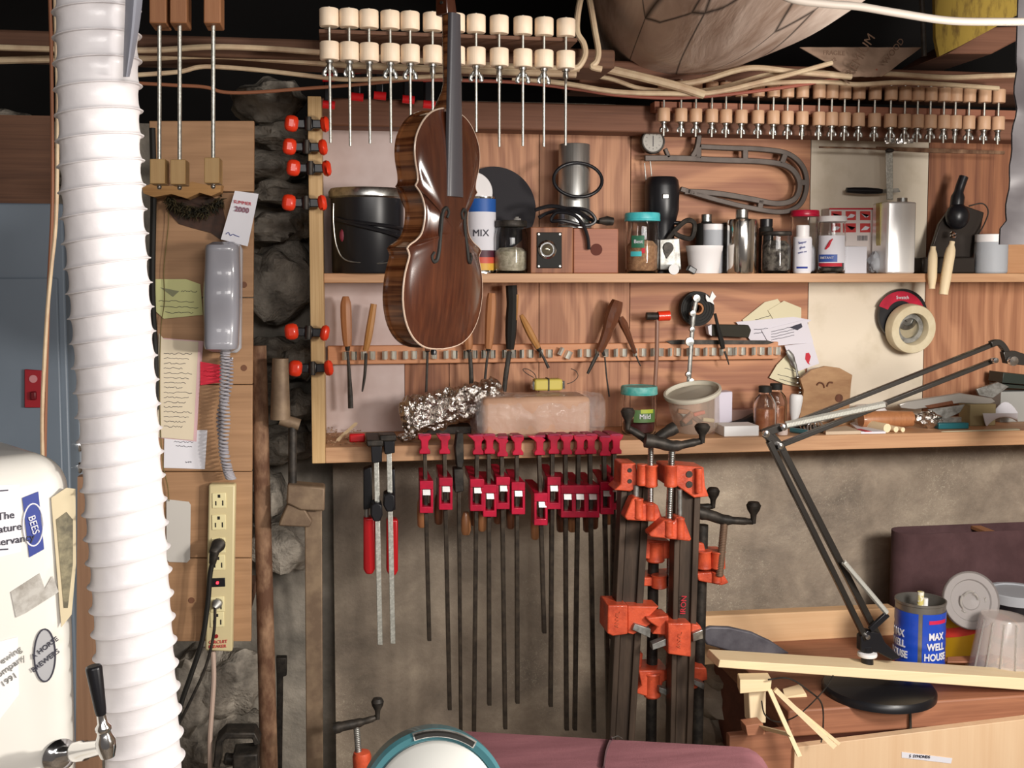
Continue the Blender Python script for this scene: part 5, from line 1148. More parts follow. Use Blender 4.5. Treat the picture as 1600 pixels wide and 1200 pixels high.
b = MB(); b.lathe(c2_+V((0, .003, 0)), [(16*s, .001), (23*s, .001), (23*s, .012), (16*s, .012), (16*s, .001)], 40, ax); obj('core', b, 'steeldull', t)
b = MB(); b.lathe(W(1416, 498, -.03), [(0, 0), (17*s, 0), (17*s, .006), (11*s, .008), (10*s, .004), (5*s, .004), (4*s, .009), (0, .009)], 40, ax); obj('hub', b, M['steel'], t)
# ================================================================ LOWER SHELF
def lowp(x, yb, lo=-.205, hi=-.02): return WZ(x, yb, zL, lo, hi)
def atl(x, y): q = W(x, 650, y); q.z = zL; return q
# sawdust, scraps
b = MB()
for k in range(150):
    x = random.uniform(506, 610); p = W(x, 600, random.uniform(-.2, -.01)); p.z = zL
    a = random.uniform(0, 3); q = random.uniform(.002, .006); d = V((math.cos(a), math.sin(a), 0)); hh = max(0, .02-abs(p.y+.01)*.2)*max(0, 1-(x-506)/70)
    b.prism([p+d*q+V((0, 0, .0005+hh)), p+V((d.y, -d.x, 0))*q*.6+V((0, 0, .0005+hh)), p-d*q+V((0, 0, .0005+hh))], (0, 0, .0015))
tag(obj('wood_shavings', b, mat('shavings', '8a6a50', .9, c2='c0a080', vs=50), None), 'scatter of wood shavings in the left corner of the lower shelf', 'shavings', kind='stuff')
b = MB(); a = lowp(528, 690); a.z = zL+.003; c = W(556, 668, -.06); c.z = zL+.028; b.tube([a, c], [.0042, .0036], 4, flat=1.6); solo('wood_stick', b, 'palez', 'short pale stick leaning on the scraps in the lower shelf corner', 'stick')
p = lowp(558, 690); b = MB(); b.box(p+V((0, 0, .009)), (.034, .02, .018)); solo('red_block', b, 'redp', 'small red plastic block lying left of the black clamp heads', 'block', bev=.003)
# foil parcel
def pillow(pix_rows, y0, dep, m, name, label, cat, crum=.006, seed=1, k=10):
    # pix_rows: list of (left px, left py, right px, right py) stations from one end to the other
    pass
def parcel(p0_, p1_, halfh, dep, amp, seed, nu=70, nv=40, cell=26, ends=.5):
    p0_ = V(p0_); p1_ = V(p1_); ax = (p1_-p0_); Lp = ax.length; ax.normalize(); up_ = V((0, 1, 0)).cross(ax)*-1; up_ = V((-ax.z, 0, ax.x)); b = MB(); rows = []
    for i in range(nu+1):
        t = i/nu; e = min(1, min(t, 1-t)*7); e = ends+(1-ends)*math.sqrt(max(0, 1-(1-e)**2)); r = []
        hh = halfh[0]+(halfh[1]-halfh[0])*t if isinstance(halfh, tuple) else halfh
        for k in range(nv):
            a = 2*math.pi*k/nv; ca, sa = math.cos(a), math.sin(a)
            ca = math.copysign(abs(ca)**.7, ca); sa = math.copysign(abs(sa)**.7, sa)
            c = p0_+ax*(Lp*t)+up_*(hh*e*sa)+V((0, 1, 0))*(dep*ca*e)
            n1 = noise.noise(c*cell+V((seed, 0, 0))); n2 = noise.noise(c*cell*2.7+V((0, seed, 0))); n3 = 1-abs(noise.noise(c*cell*1.3+V((0, 0, seed))))*2
            c += (up_*sa+V((0, ca, 0)))*amp*(n1+.7*n2+.6*n3-.4)
            r.append(c)
        rows.append(r+[r[0]])
    b.sheet(rows); b.add(rows[0][:-1], [tuple(range(nv))]); b.add(rows[-1][:-1], [tuple(range(nv))]); return b
def lift(b, z):
    m = min(p.z for p in b.v)
    if m < z: b.v = [p+V((0, 0, (z-m)*(1 if p.z < m+.02 else 1))) for p in b.v]
    return b
b = parcel(W(626, 655, -.13), W(786, 612, -.11), (31*.00140, 22*.00140), .032, .011, 3, 150, 90, 34); b = lift(b, zL+.0005)
M['foil2'] = mat('crumpled_foil', 'c9c2bc', .22, 1, bp=.9, bs=55, bd=.012)
solo('foil_parcel', b, 'foil2', 'crumpled aluminium foil parcel lying slanted on the lower shelf under the violin', 'parcel')
b = drop(crumple(W(635, 678, -.17), .018, .02, .009, .3, 8), zL); solo('foil_scrap', b, 'foil2', 'small foil twist in front of the foil parcel', 'foil')
t = thing('plastic_bag', 'clear plastic bag folded round a pinkish brown block on the lower shelf', 'bag', W(855, 672, -.12))
z0 = zL; a = W(772, 650, -.15); c = W(918, 650, -.15); zt_ = W(850, 618, -.15).z
b = MB(); b.bb(a.x-.03, c.x, -.185, -.07, zL+.002, zt_); obj('wrapped_block', b, mat('pinkish_brown_wrap', 'c09a80', .6, c2='b48c72', vs=12), t, .012)
pm = (a+c)/2; b = parcel(V((a.x-.046, -.128, (zL+zt_)/2+.002)), V((c.x+.035, -.128, (zL+zt_)/2+.002)), (zt_-zL)/2+.003, .062, .005, 9, 90, 50, 30, .8); 
b.v = [V((q.x, q.y, max(q.z, zL+.0006))) for q in b.v]
M['film'] = mat('clear_film', 'ffffff', .04, alpha=.12, coat=1, bp=1, bs=22, bd=.02, ior=2.2); obj('film', b, 'film', t)
# dark stuff behind parcel
b = MB(); b.bb(W(640, 660, -.05).x, W(735, 660, -.05).x, -.07, -.01, zL, zL+.018); solo('dark_scraper', b, 'iron', 'dark flat iron piece lying under the foil parcel', 'iron piece', bev=.002)
# yellow battery box on bag
z = W(850, 613, -.1).z
t = thing('battery_pack', 'yellow taped battery pack with wire leads on top of the wrapped block', 'battery', V((W(852, 610, -.1).x, -.1, zt_+.012)))
ty = zt_+.007
b = MB(); a = W(834, 610, -.1); c = W(877, 610, -.1); b.bb(a.x, c.x, -.115, -.08, ty, ty+.026); obj('cells', b, mat('yellow_wrap', 'c8b858', .5), t, .004)
b = MB(); m_ = (a.x+c.x)/2; b.bb(m_-.0015, m_+.0015, -.1165, -.0785, ty-.001, ty+.0275); obj('rubber_band', b, 'iron', t)
b = MB(); b.bb(a.x-.005, a.x, -.112, -.083, ty+.002, ty+.022); b.bb(c.x, c.x+.006, -.112, -.083, ty+.002, ty+.022); obj('terminal', b, 'chrome', t, .001)
for q in ([(838, 592), (835, 584), (825, 577), (817, 577), (822, 583), (834, 590)], [(886, 600), (896, 596), (903, 588), (900, 580), (892, 576)]):
    b = MB(); b.tube(px(q, -.1, 5), .0009, 6); obj('wire', b, 'iron', t)
# second turquoise jar
t, p, r, h, s = jar(998, 684, 603, 54, -.13, False, 'clear jar with worn turquoise lid and green fruit label on the lower shelf', 1, 'turqd', fill=.35, fillm=mat('dark_wine_contents', '3c1418', .4), neck=.98, lidh=.17)
th = TH(p); lab(t, p, r, h*.28, h*.54, th-.3, th+1.1, mat('olive_label', '4c6a3c', .5)); lab(t, p, r, h*.47, h*.55, th+.1, th+.9, mat('lime_label', 'a0b03c', .5), d=.001); lab(t, p, r, h*.43, h*.56, th-.75, th-.3, mat('rose_label', 'b04a70', .5))
text('Mild', p+V((0, 0, h*.4)), .016, 'paper', t, cyl=r+.0016, th=th+.35)
# deli tub tilted
p = atl(1086, -.125); s = S(p); t = thing('deli_tub', 'clear tilted plastic tub with pale rim full of odds and ends, lower shelf', 'tub', p)
axt = V((-.22, -.2, 1)).normalized(); h = 62*s; r = 42*s; base = p+V((.006, 0, .011))
b = MB(); b.lathe(base, [(0, 0), (r*.8, 0), (r*.84, .004), (r*.98, h*.93), (r*.96, h*.93), (r*.82, .006), (0, .004)], 44, axt); obj('tub_wall', b, mat('tub_plastic', 'd8c8b8', .15, alpha=.2), t)
b = MB(); b.lathe(base, [(r*.97, h*.9), (r*1.04, h*.9), (r*1.07, h*.95), (r*1.06, h*1.0), (r*.98, h*1.01), (r*.97, h*.9)], 44, axt); obj('rim', b, mat('cloudy_rim', 'c9c4b4', .45), t)
for q in range(9):
    b = MB(); a = random.uniform(0, 6.3); c = base+axt*(h*(.12+.08*(q % 5)))+V((math.cos(a), math.sin(a)*.7, 0))*r*.45
    R = Matrix.Rotation(random.uniform(-.8, .8), 3, 'Y'); b.box(c, (.028, .014, .009+.002*(q % 3)), R); obj('oddment', b, ['cork', 'handled', 'redwood', 'orange', 'handle', 'iron', 'beigep', 'cork', 'steeldull'][q], t, .002)
# white bottle behind, white carton, bottles
b = MB(); x0 = W(1112, 640, -.04); x1 = W(1140, 640, -.04); b.hexa([V((x0.x, -.06, zL)), V((x1.x, -.06, zL)), V((x1.x, -.02, zL)), V((x0.x, -.02, zL)), V((x0.x, -.06, W(1115, 613, -.05).z)), V((x1.x, -.06, W(1140, 611, -.05).z)), V((x1.x, -.02, W(1140, 611, -.05).z)), V((x0.x, -.02, W(1115, 613, -.05).z))])
solo('white_carton', b, mat('bluish_white_card', 'd4cedc', .6), 'tall narrow bluish white carton behind the tilted tub', 'carton', bev=.003)
b = MB(); a = lowp(1128, 695, -.2); x1 = W(1184, 690, -.2); b.bb(W(1129, 690, -.195).x, W(1183, 690, -.195).x, -.205, -.14, zL, zL+.024); solo('white_box', b, 'whitep', 'low white cardboard box at the shelf edge left of the lamp elbow', 'box', bev=.0015)
b = MB(); b.tube([W(1125, 668, -.1), W(1160, 662, -.09), W(1182, 650, -.05)], [.006, .012, .012], 8, flat=.6); q = min(v.z for v in b.v); b.v = [v+V((0, 0, max(0, zL-q)+.0005)) for v in b.v]; solo('black_tool', b, 'black', 'black tapered tool lying behind the low white box', 'tool')
b = MB(); b.bb(W(1140, 640, -.02).x, W(1182, 640, -.02).x, -.03, -.002, zL, W(1160, 640, -.03).z); solo('brown_folder', b, mat('dusty_rose_brown', '9c7c70', .7), 'dull rose brown flat box standing behind the black tapered tool', 'box', bev=.002)
M['amber'] = mat('amber_fill', '9c5c38', .4, c2='b87a50', vs=30)
jr = []
for x, yt, w_, nm in ((1195, 603, 36, 'left'), (1212, 599, 34, 'right')):
    p = atl(x, -.125 if nm == 'left' else -.075); s = S(p); h = zat(x, yt, p)-p.z; r = w_*s/2
    t = thing('shellac_bottle', 'clear bottle with black cap and amber contents, %s one of the pair' % nm, 'bottle', p, 'amber bottles')
    b = MB(); b.lathe(p, [(0, .001), (r*.95, .001), (r, .004), (r, h*.6), (r*.85, h*.72), (r*.5, h*.82), (r*.5, h*.9)]+[(r*.5-.0015, h*.9), (r*.5-.0015, h*.82), (r-.003, h*.6), (r-.003, .005), (0, .005)], 32); obj('glass_body', b, 'glass', t)
    b = MB(); rr2 = r-.0045; b.lathe(p, [(0, .006), (rr2, .006), (rr2, h*.5), (0, h*.5)], 24); obj('contents', b, 'amber', t)
    b = MB(); b.lathe(p, [(0, h*.86), (r*.56, h*.86), (r*.56, h-.001), (r*.5, h), (0, h)], 28); obj('cap', b, 'blackmat', t)
p = atl(1240, -.1); b = MB(); s = S(p); t = thing('glue_tube', 'white plastic nozzle bottle upside down beside the amber bottles', 'tube', p)
b = MB(); b.lathe(p, [(.004, 0), (.006, .01), (.013, .04), (.0155, .066), (.0155, .078), (.0125, .082), (0, .083)], 24, (.08, 0, 1)); obj('body', b, 'whitep', t)
b = MB(); b.lathe(lowp(1222, 688, -.19), [(0, 0), (.012, 0), (.013, .006), (.012, .024), (0, .024)], 24); solo('white_container', b, mat('pinkish_white', 'dcccc4', .5), 'short pinkish white pot standing behind the lamp elbow', 'container')
# violin bridge blank and disc
t = thing('cello_bridge', 'brown wooden instrument bridge standing on the lower shelf against the cream board', 'bridge', lowp(1285, 660)); 
b = MB(); b.poly([(1250, 592), (1268, 578), (1290, 572), (1312, 575), (1332, 586), (1330, 600), (1327, 640), (1333, 664), (1310, 664), (1300, 650), (1280, 648), (1268, 664), (1246, 664), (1252, 640), (1256, 610)], -.055, .01); obj('bridge', b, mat('bridge_maple', '9c7450', .5, c2='b08a62', vs=14, aniso=(1, 1, 3)), t, .001)
for pts in ([(1276, 602), (1280, 598), (1286, 600), (1288, 606)], [(1292, 604), (1295, 598), (1301, 598)]):
    b = MB(); b.tube(px(pts, -.056, 4), .0022, 6); obj('heart_hole', b, 'handled', t)
b = MB(); b.lathe(W(1311, 622, -.056), [(0, -.001), (.010, -.001), (.010, .001)], 20, (0, 1, 0)); obj('eye_hole', b, 'handled', t)
p = atl(1358, -.08); b = MB(); r = 26*S(p); h = W(1358, 632, -.08).z-zL; b.lathe(p, [(0, 0), (r*.8, 0), (r*.84, h*.6), (r*.98, h*.62), (r*1, h*.75), (r*.8, h*.95), (0, h)], 36); solo('white_tub_lid', b, 'plate', 'white round tub behind the spring bars of the lamp on the lower shelf', 'tub')
# clutter of chrome clips and tools
for q, (x, y) in enumerate(((1256, 640), (1262, 650), (1272, 645), (1278, 652), (1268, 634))):
    b = MB(); c = lowp(x, 672+q*2); c.z = zL+.016; b.tube([c+V((math.cos(a)*.010, 0, math.sin(a)*.014)) for a in [k*math.pi/7 for k in range(12)]], .0022, 8); b = drop(b, zL); solo('wire_clip', b, 'chrome', 'bent chrome wire clip in the heap beside the nozzle bottle, %s from the left' % ORD[q], 'clip', 'chrome wire clips')
def lay(name, label, cat, x0, y0, x1, y1, r, m, flat=1, hgt=None, rs=None):
    a = lowp(x0, y0); c = lowp(x1, y1); a.z = c.z = zL+r*flat+.0003
    if hgt: c.z += hgt
    b = MB(); b.tube([a, a.lerp(c, .5), c], rs or [r]*3, 14)
    if flat != 1: b.v = [V((v.x, v.y, zL+.0003+(v.z-zL)*flat)) for v in b.v]
    return solo(name, b, m, label, cat)
lay('pliers', 'dark steel pliers lying behind the lamp arm on the lower shelf', 'pliers', 1228, 668, 1285, 676, .008, 'iron')
lay('steel_tool', 'blue grey steel tool among the clutter behind the lamp arm', 'tool', 1236, 676, 1262, 683, .006, 'teal')
t = thing('wooden_roller', 'stubby brown wooden handle with chrome ferrule lying on the lower shelf', 'handle', lowp(1385, 672))
a = W(1345, 663, -.13); c = W(1424, 653, -.13); r = 13.5*S(a); a.z = c.z = zL+.013+r*.4
b = MB(); b.tube([a, a.lerp(c, .1), a.lerp(c, .5), c], [r*.85, r, r*1.02, r*.9], 20); obj('grip', b, 'handle', t)
b = MB(); b.tube([c, c+V((.012, 0, .002))], [r*.6, r*.55], 16); obj('ferrule', b, 'chrome', t)
a.z -= r; b = MB(); b.bb(a.x+.01, a.x+.02, -.135, -.12, zL, a.z+.003); obj('prop', b, 'handle', t)
for q, (x, y, w_) in enumerate(((1391, 676, 7), (1405, 678, 4.5), (1416, 677, 3.8))):
    p = lowp(x, y+w_, -.215); s = S(p); b = MB(); r = w_*s; p.z = zL+r; b.cyl(V((p.x, max(p.y, -.2), p.z)), V((p.x-.012, max(p.y, -.2)+.06, p.z)), r, n=18)
    solo('dowel', b, 'palez', ['thickest short dowel with its round end facing out', 'middle short dowel with its round end facing out', 'thinnest short dowel with its round end facing out'][q]+', lower shelf', 'dowel', 'short dowels')
# packets
def packet(pix, m, label, th=.004, red=None, cat='packet'):
    pts = [lowp(x, y, -.215) for x, y in pix]; t = thing('flat_packet', label, cat, pts[0]); b = MB(); b.prism(pts, (0, 0, th)); obj('sheet', b, m, t, .0008)
    if red: b = MB(); b.prism([lowp(x, y, -.215)+V((0, 0, th+.0002)) for x, y in red], (0, 0, .0008)); obj('red_stripe', b, 'inkr', t)
packet([(1290, 676), (1322, 670), (1345, 684), (1330, 690), (1290, 684)], mat('worn_paper', 'c8b49c', .8), 'crumpled brownish white paper packet at the shelf edge behind the lamp', .008)
packet([(1328, 664), (1340, 660), (1384, 683), (1366, 685), (1345, 678)], 'paper', 'white folded strip with a red stripe, lying on the lower shelf', .005, [(1336, 674), (1345, 674), (1362, 682), (1352, 683)])
packet([(1470, 676), (1590, 670), (1594, 674), (1500, 680)], mat('pale_green_card', 'c4c0a4', .7), 'long pale thin card lying flat at the right end of the lower shelf', .002)
b = MB(); a = lowp(1460, 669, -.2); c = lowp(1514, 671, -.2); b.box((a+c)/2+V((0, 0, .008)), ((c-a).length, .02, .014), Matrix.Rotation(-.03, 3, 'Z')); solo('teal_box', b, mat('dark_teal_plastic', '1c5c64', .35), 'dark teal flat plastic box on the lower shelf near the right end', 'box', bev=.002)
# steel saw-like tool leaning right
def lean(name, pts, y0, th, m, label, cat, bev=.001):
    b = MB(); b.prism([W(x, y, yy) for x, y, yy in pts], (0, th, 0)); return solo(name, b, m, label, cat, bev=bev)
t = thing('dial_caliper', 'long flat steel caliper lying slanted across the right end of the lower shelf', 'caliper', W(1450, 660, -.1))
b = MB(); b.poly([(1405, 632), (1420, 627), (1500, 614), (1550, 622), (1556, 628), (1545, 632), (1500, 630), (1430, 640), (1408, 638)], -.115, .012); obj('beam', b, mat('satin_steel', 'b8b4ae', .35, .6), t, .002)
b = MB(); b.poly([(1445, 634), (1488, 626), (1490, 631), (1452, 638)], -.1165, .003); obj('slot', b, 'handled', t)
b = MB(); b.poly([(1526, 608), (1560, 597), (1577, 604), (1552, 622), (1530, 618)], -.1, .008); obj('jaw', b, 'steeldull', t, .001)
b = MB(); b.poly([(1450, 640), (1508, 632), (1500, 645), (1478, 655), (1466, 654)], -.12, .006); obj('lower_jaw', b, 'steeldull', t, .001)
b = MB(); b.bb(W(1455, 650, -.11).x, W(1500, 650, -.11).x, -.117, -.100, zL, W(1470, 652, -.11).z); obj('foot', b, 'steeldull', t)
b = drop(crumple(W(1450, 655, -.15), .032, .02, .018, .35, 5), zL); solo('foil_scrap', b, 'foil2', 'crumpled foil lump right of the brown wooden handle on the lower shelf', 'foil')
b = MB(); rows = []
for i in range(10):
    u = i/9; rows.append([W(1536+(1590-1536)*u+(10*(1-u)*(q/8)), 648+20*math.sin(q/8*2.6)-28*math.sin(u*2.7)*(q/8), -.17+.05*q/8) for q in range(9)])
b.sheet(rows); b.sheet([[p+V((0, .002, 0)) for p in r] for r in rows]); dz = zL-min(p.z for p in b.v); b.v = [p+V((0, 0, dz+.0003)) for p in b.v]
solo('paper_cup_scrap', b, 'paper', 'curled white scrap of card at the right end of the lower shelf', 'scrap')
b = MB(); b.bb(W(1505, 640, -.1).x, W(1545, 640, -.1).x, -.13, -.08, zL, W(1520, 632, -.13).z); solo('khaki_box', b, mat('khaki_card', '8c7c58', .7), 'small khaki box under the steel caliper jaw on the lower shelf', 'box', bev=.002)
b = MB(); b.bb(W(1556, 640, -.06).x, W(1640, 640, -.06).x, -.08, -.02, zL, W(1570, 612, -.08).z); solo('grey_box', b, mat('grey_card_box', '9c9c98', .6), 'grey box at the far right end of the lower shelf', 'box', bev=.002)
b = MB(); b.poly([(1568, 582), (1640, 590), (1640, 604), (1566, 598)], -.09, .06); b.poly([(1568, 600), (1640, 606), (1640, 610), (1568, 606)], -.09, .06); b.v = b.v; solo('dark_box', b, mat('dark_green_box', '2c342e', .4), 'dark flat box stacked on the grey box at the far right of the lower shelf', 'box', bev=.001)
# ================================================================ RED BAR CLAMPS on the lower shelf edge
YRC = -.245
def redclamp(i, x, ytop, yj, ybot, xb, tilt, label):
    base = W(xb, ybot, YRC); s = S(W(x, 720, YRC)); t = thing('red_bar_clamp', label, 'clamp', base, 'red bar clamps along the shelf')
    def P(px_, py_, dy=0): return W(px_, py_, YRC)+V((0, dy, 0))
    xx = lambda y: x+(xb-x)*(y-ytop)/(ybot-ytop)
    b = MB(); hw = 3.1; b.prism([P(xx(ytop+8)-hw, ytop+8), P(xx(ytop+8)+hw, ytop+8), P(xb+hw, ybot), P(xb-hw, ybot)], (0, .014, 0)); obj('bar', b, 'darkbar', t, .001)
    # fixed head: flared, waisted casting reaching back over the shelf
    y = ytop; w1 = 10.5
    o_ = tilt*8
    b = MB(); b.prism([P(x-w1+o_, y+8, -.012), P(x+w1+o_, y+8, -.012), P(x+w1-1, y+14, -.012), P(x+w1*.55, y+18, -.012), P(x+w1*.5, y+29, -.012), P(x+w1*.8, y+33, -.012), P(x+w1*.8, y+38, -.012), P(x-w1*.8, y+38, -.012), P(x-w1*.8, y+33, -.012), P(x-w1*.5, y+29, -.012), P(x-w1*.55, y+18, -.012), P(x-w1+1, y+14, -.012)], (0, .026, 0)); obj('fixed_head', b, 'red', t, .0015)
    b = MB(); p = P(x, y+8); zz = p.z; zc = zL+.004
    b.hexa([V((p.x-w1*s*.8, YRC-.012, zz-.004)), V((p.x+w1*s*.8, YRC-.012, zz-.004)), V((p.x+w1*s*.6-tilt*.02, -.17, zc)), V((p.x-w1*s*.6-tilt*.02, -.17, zc)), V((p.x-w1*s*.8, YRC-.012, zz+.002)), V((p.x+w1*s*.8, YRC-.012, zz+.002)), V((p.x+w1*s*.6-tilt*.02, -.17, zc+.012)), V((p.x-w1*s*.6-tilt*.02, -.17, zc+.012))]); obj('top_arm', b, mat('dusty_red', 'a02a4c', .6) if i == 0 else bpy.data.materials['dusty_red'], t, .0015)
    # sliding jaw
    x2 = xx(yj+20); w2 = 10.5; b = MB()
    outer = [(x2-w2+o_, yj), (x2+w2+o_, yj), (x2+w2, yj+8), (x2+w2-.5, yj+50), (x2-w2+1.5, yj+50), (x2-w2, yj+8)]
    for (a0, b0, a1, b1) in ((-w2, 0, w2, 13), (-w2, 13, -w2*.62, 42), (w2*.62, 13, w2, 42), (-w2, 40, w2, 50)):
        b.hexa([P(x2+a0+tilt*2, yj+b1, -.018), P(x2+a1+tilt*2, yj+b1, -.018), P(x2+a1+tilt*2, yj+b1, .02), P(x2+a0+tilt*2, yj+b1, .02), P(x2+a0+tilt*2, yj+b0, -.018), P(x2+a1+tilt*2, yj+b0, -.018), P(x2+a1+tilt*2, yj+b0, .02), P(x2+a0+tilt*2, yj+b0, .02)])
    b.hexa([P(x2-w2, yj+13, -.014), P(x2+w2, yj+13, -.014), P(x2+w2-4+tilt*6, yj+6, .10), P(x2-w2+4+tilt*6, yj+6, .10), P(x2-w2, yj+1, -.014), P(x2+w2, yj+1, -.014), P(x2+w2-4+tilt*6, yj-6, .10), P(x2-w2+4+tilt*6, yj-6, .10)])
    obj('sliding_jaw', b, 'red', t, .0012)
    b = MB(); b.hexa([P(x2-5.5, yj+22, -.019), P(x2+6, yj+22, -.019), P(x2+6, yj+22, -.01), P(x2-5.5, yj+22, -.01), P(x2-5.5, yj+14, -.015), P(x2+6, yj+14, -.015), P(x2+6, yj+14, -.01), P(x2-5.5, yj+14, -.01)]); obj('bright_plate', b, mat('bright_pin', 'f4f2f0', .2, .5) if i == 0 else bpy.data.materials['bright_pin'], t)
    # handle behind/below the jaw
    if yj < 990:
        hx = x2+random.uniform(-4, 3)+(-4 if i % 2 else 0); b = MB(); b.tube([P(hx, yj+38, .06), P(hx, yj+45, .06), P(hx+.5, yj+62, .06), P(hx+.5, yj+82, .06), P(hx+.5, yj+85, .06)], [.006, .009, .0105, .0095, .006], 12); obj('handle', b, 'handled' if i % 3 else 'handle', t)
        b = MB(); b.tube([P(hx, yj+10, .06), P(hx, yj+40, .06)], .0045, 8); obj('screw', b, 'steeldull', t)
RC = [(663, 676, 741, 1002, 671, 0), (694, 676, 736, 1110, 703, -.3), (746, 677, 738, 1145, 741, -.7), (764, 676, 747, 1103, 765, -.3), (784, 680, 735, 1140, 790, -.6), (808, 678, 743, 1100, 809, -.2),
      (842, 678, 760, 990, 851, -1.2), (864, 676, 735, 1105, 861, 0), (884, 677, 748, 1142, 886, 0), (905, 677, 748, 1142, 899, 0), (922, 676, 748, 1145, 929, 0), (944, 679, 743, 1145, 952, .1), (961, 676, 736, 1000, 957, .1)]
for i, (x, yt, yj, yb, xb_, tl) in enumerate(RC): redclamp(i, x, yt-6, yj+8, yb, xb_, tl, 'red bar clamp on the lower shelf edge, %s from the left of the red ones' % ORD[i])
# plain dark iron clamp among them
t = thing('iron_bar_clamp', 'dark unpainted iron bar clamp between the second and third red clamps', 'clamp', W(722, 1150, -.25))
b = MB(); b.poly([(714, 676), (724, 676), (725, 720), (723, 732), (714, 730), (711, 700)], -.262, .03); obj('fixed_head', b, 'iron', t, .002)
b = MB(); b.poly([(714, 720), (720, 720), (723, 1150), (718, 1150)], -.248, .012); obj('bar', b, 'darkbar', t, .001)
b = MB(); b.poly([(709, 733), (724, 733), (725, 768), (711, 770)], -.262, .035); obj('sliding_jaw', b, 'iron', t, .002)
b = MB(); b.lathe(W(728, 835, -.2), [(0, 0), (.008, 0), (.0115, .01), (.0105, .035), (.006, .05)], 12); obj('handle', b, 'handle', t)
# black-and-chrome long clamps with red grips
M['redg'] = mat('red_plastic_grip', 'b8141c', .35, coat=.3)
for i, (x, y0, x2, y1, g) in enumerate([(588, 690, 594, 1008, (577, 809, 898)), (608, 682, 614, 1006, (613, 812, 900))]):
    t = thing('sliding_bar_clamp', 'clamp with bright steel bar, black head and red grip, %s of the pair' % ('left', 'right')[i], 'clamp', W(x2, y1, -.26), 'black and red clamps')
    b = MB(); b.prism([W(x-4, y0+25, -.262), W(x+4, y0+25, -.262), W(x2+4, y1, -.262), W(x2-4, y1, -.262)], (0, .008, 0)); obj('bar', b, M['zinc'], t, .001)
    b = MB(); b.prism([W(x-9, y0, -.275), W(x+9, y0, -.275), W(x+9, y0+32-i*6, -.275), W(x-7, y0+34-i*6, -.275)], (0, .04, 0)); obj('fixed_head', b, 'black', t, .002)
    p = W(x, y0, -.25); b = MB(); b.hexa([V((p.x-.02, -.28, p.z-.006)), V((p.x+.014, -.28, p.z-.006)), V((p.x+.018, -.12, zL+.002)), V((p.x-.02, -.12, zL+.002)), V((p.x-.022, -.28, p.z+.008)), V((p.x+.014, -.28, p.z+.008)), V((p.x+.018, -.12, zL+.016)), V((p.x-.02, -.12, zL+.016))]); obj('top_arm', b, 'iron', t, .003)
    yj = (787, 772)[i]; b = MB(); b.prism([W(x+dx, yj+dy, -.28) for dx, dy in ((-8, 2), (0, -2), (9, 2), (10, 18), (6, 28), (-4, 28), (-9, 18))], (0, .045, 0)); obj('sliding_head', b, 'black', t, .003)
    gx, g0, g1 = g; b = MB(); b.prism([W(gx-9, g0, -.22), W(gx+9, g0, -.22), W(gx+9, g1-8, -.22), W(gx+5, g1, -.22), W(gx-5, g1, -.22), W(gx-9, g1-8, -.22)], (0, .03, 0)); obj('grip', b, 'redg', t, .004)
    b = MB(); b.prism([W(gx-9+i*2, g0-75, -.225), W(gx+4, g0-80, -.225), W(gx+5, g0-15, -.225), W(gx-9, g0-12, -.225)], (0, .03, 0)); obj('neck', b, 'black', t, .002)
    b = MB(); b.tube([W(gx-4, g0-20, -.21), W(gx-4, g0+2, -.21)], .005, 10); obj('screw', b, 'steeldull', t)
# ================================================================ ORANGE PIPE AND STEEL BAR CLAMPS
YO = -.42
def opart(par, name, pix, y, t_, m='orange', bev=.0025): b = MB(); b.poly(pix, y, t_); return obj(name, b, m, par, bev)
M['sbar'] = mat('brown_steel_rail', '41362e', .5, .4, c2='5c4c40', vs=16, aniso=(2, 2, .3), bp=.15)
def railbar(par, x0a, x1a, y0, x0b, x1b, y1, y):
    def G(x, yy): q = W(x, y1, yy); return V((q.x, q.y, 0))
    ma, mb_ = (x1a-x0a), (x1b-x0b); b = MB()
    for f0, f1, dy, th in ((0, .22, -.004, .034), (.22, .75, .004, .02), (.75, 1, -.004, .034)):
        b.prism([W(x0a+ma*f0, y0, y+dy), W(x0a+ma*f1, y0, y+dy), W(x0b+mb_*f1, y1, y+dy), G(x0b+mb_*f1, y+dy), G(x0b+mb_*f0, y+dy), W(x0b+mb_*f0, y1, y+dy)], (0, th, 0))
    obj('rail', b, 'sbar', par, .0015)
def pipe(par, xa, ya, xb_, yb, y, r, name='pipe', m='iron'):
    q = W(xb_, yb, y); q.z = 0 if yb > 1180 else q.z; b = MB(); b.cyl(q, W(xa, ya, y), r, n=20); obj(name, b, m, par)
def boss(par, x, y0, y1, r, y, name='boss', m='orange'):
    b = MB(); p0_ = W(x, y1, y); p1_ = W(x, y0, y); h = (p1_-p0_).length; R_ = r*S(p0_)
    b.lathe(p0_, [(0, 0), (R_*.95, 0), (R_*1.05, h*.06), (R_, h*.14), (R_*.97, h*.88), (R_*1.08, h*.95), (R_, h), (0, h)], 24, p1_-p0_); return obj(name, b, m, par)
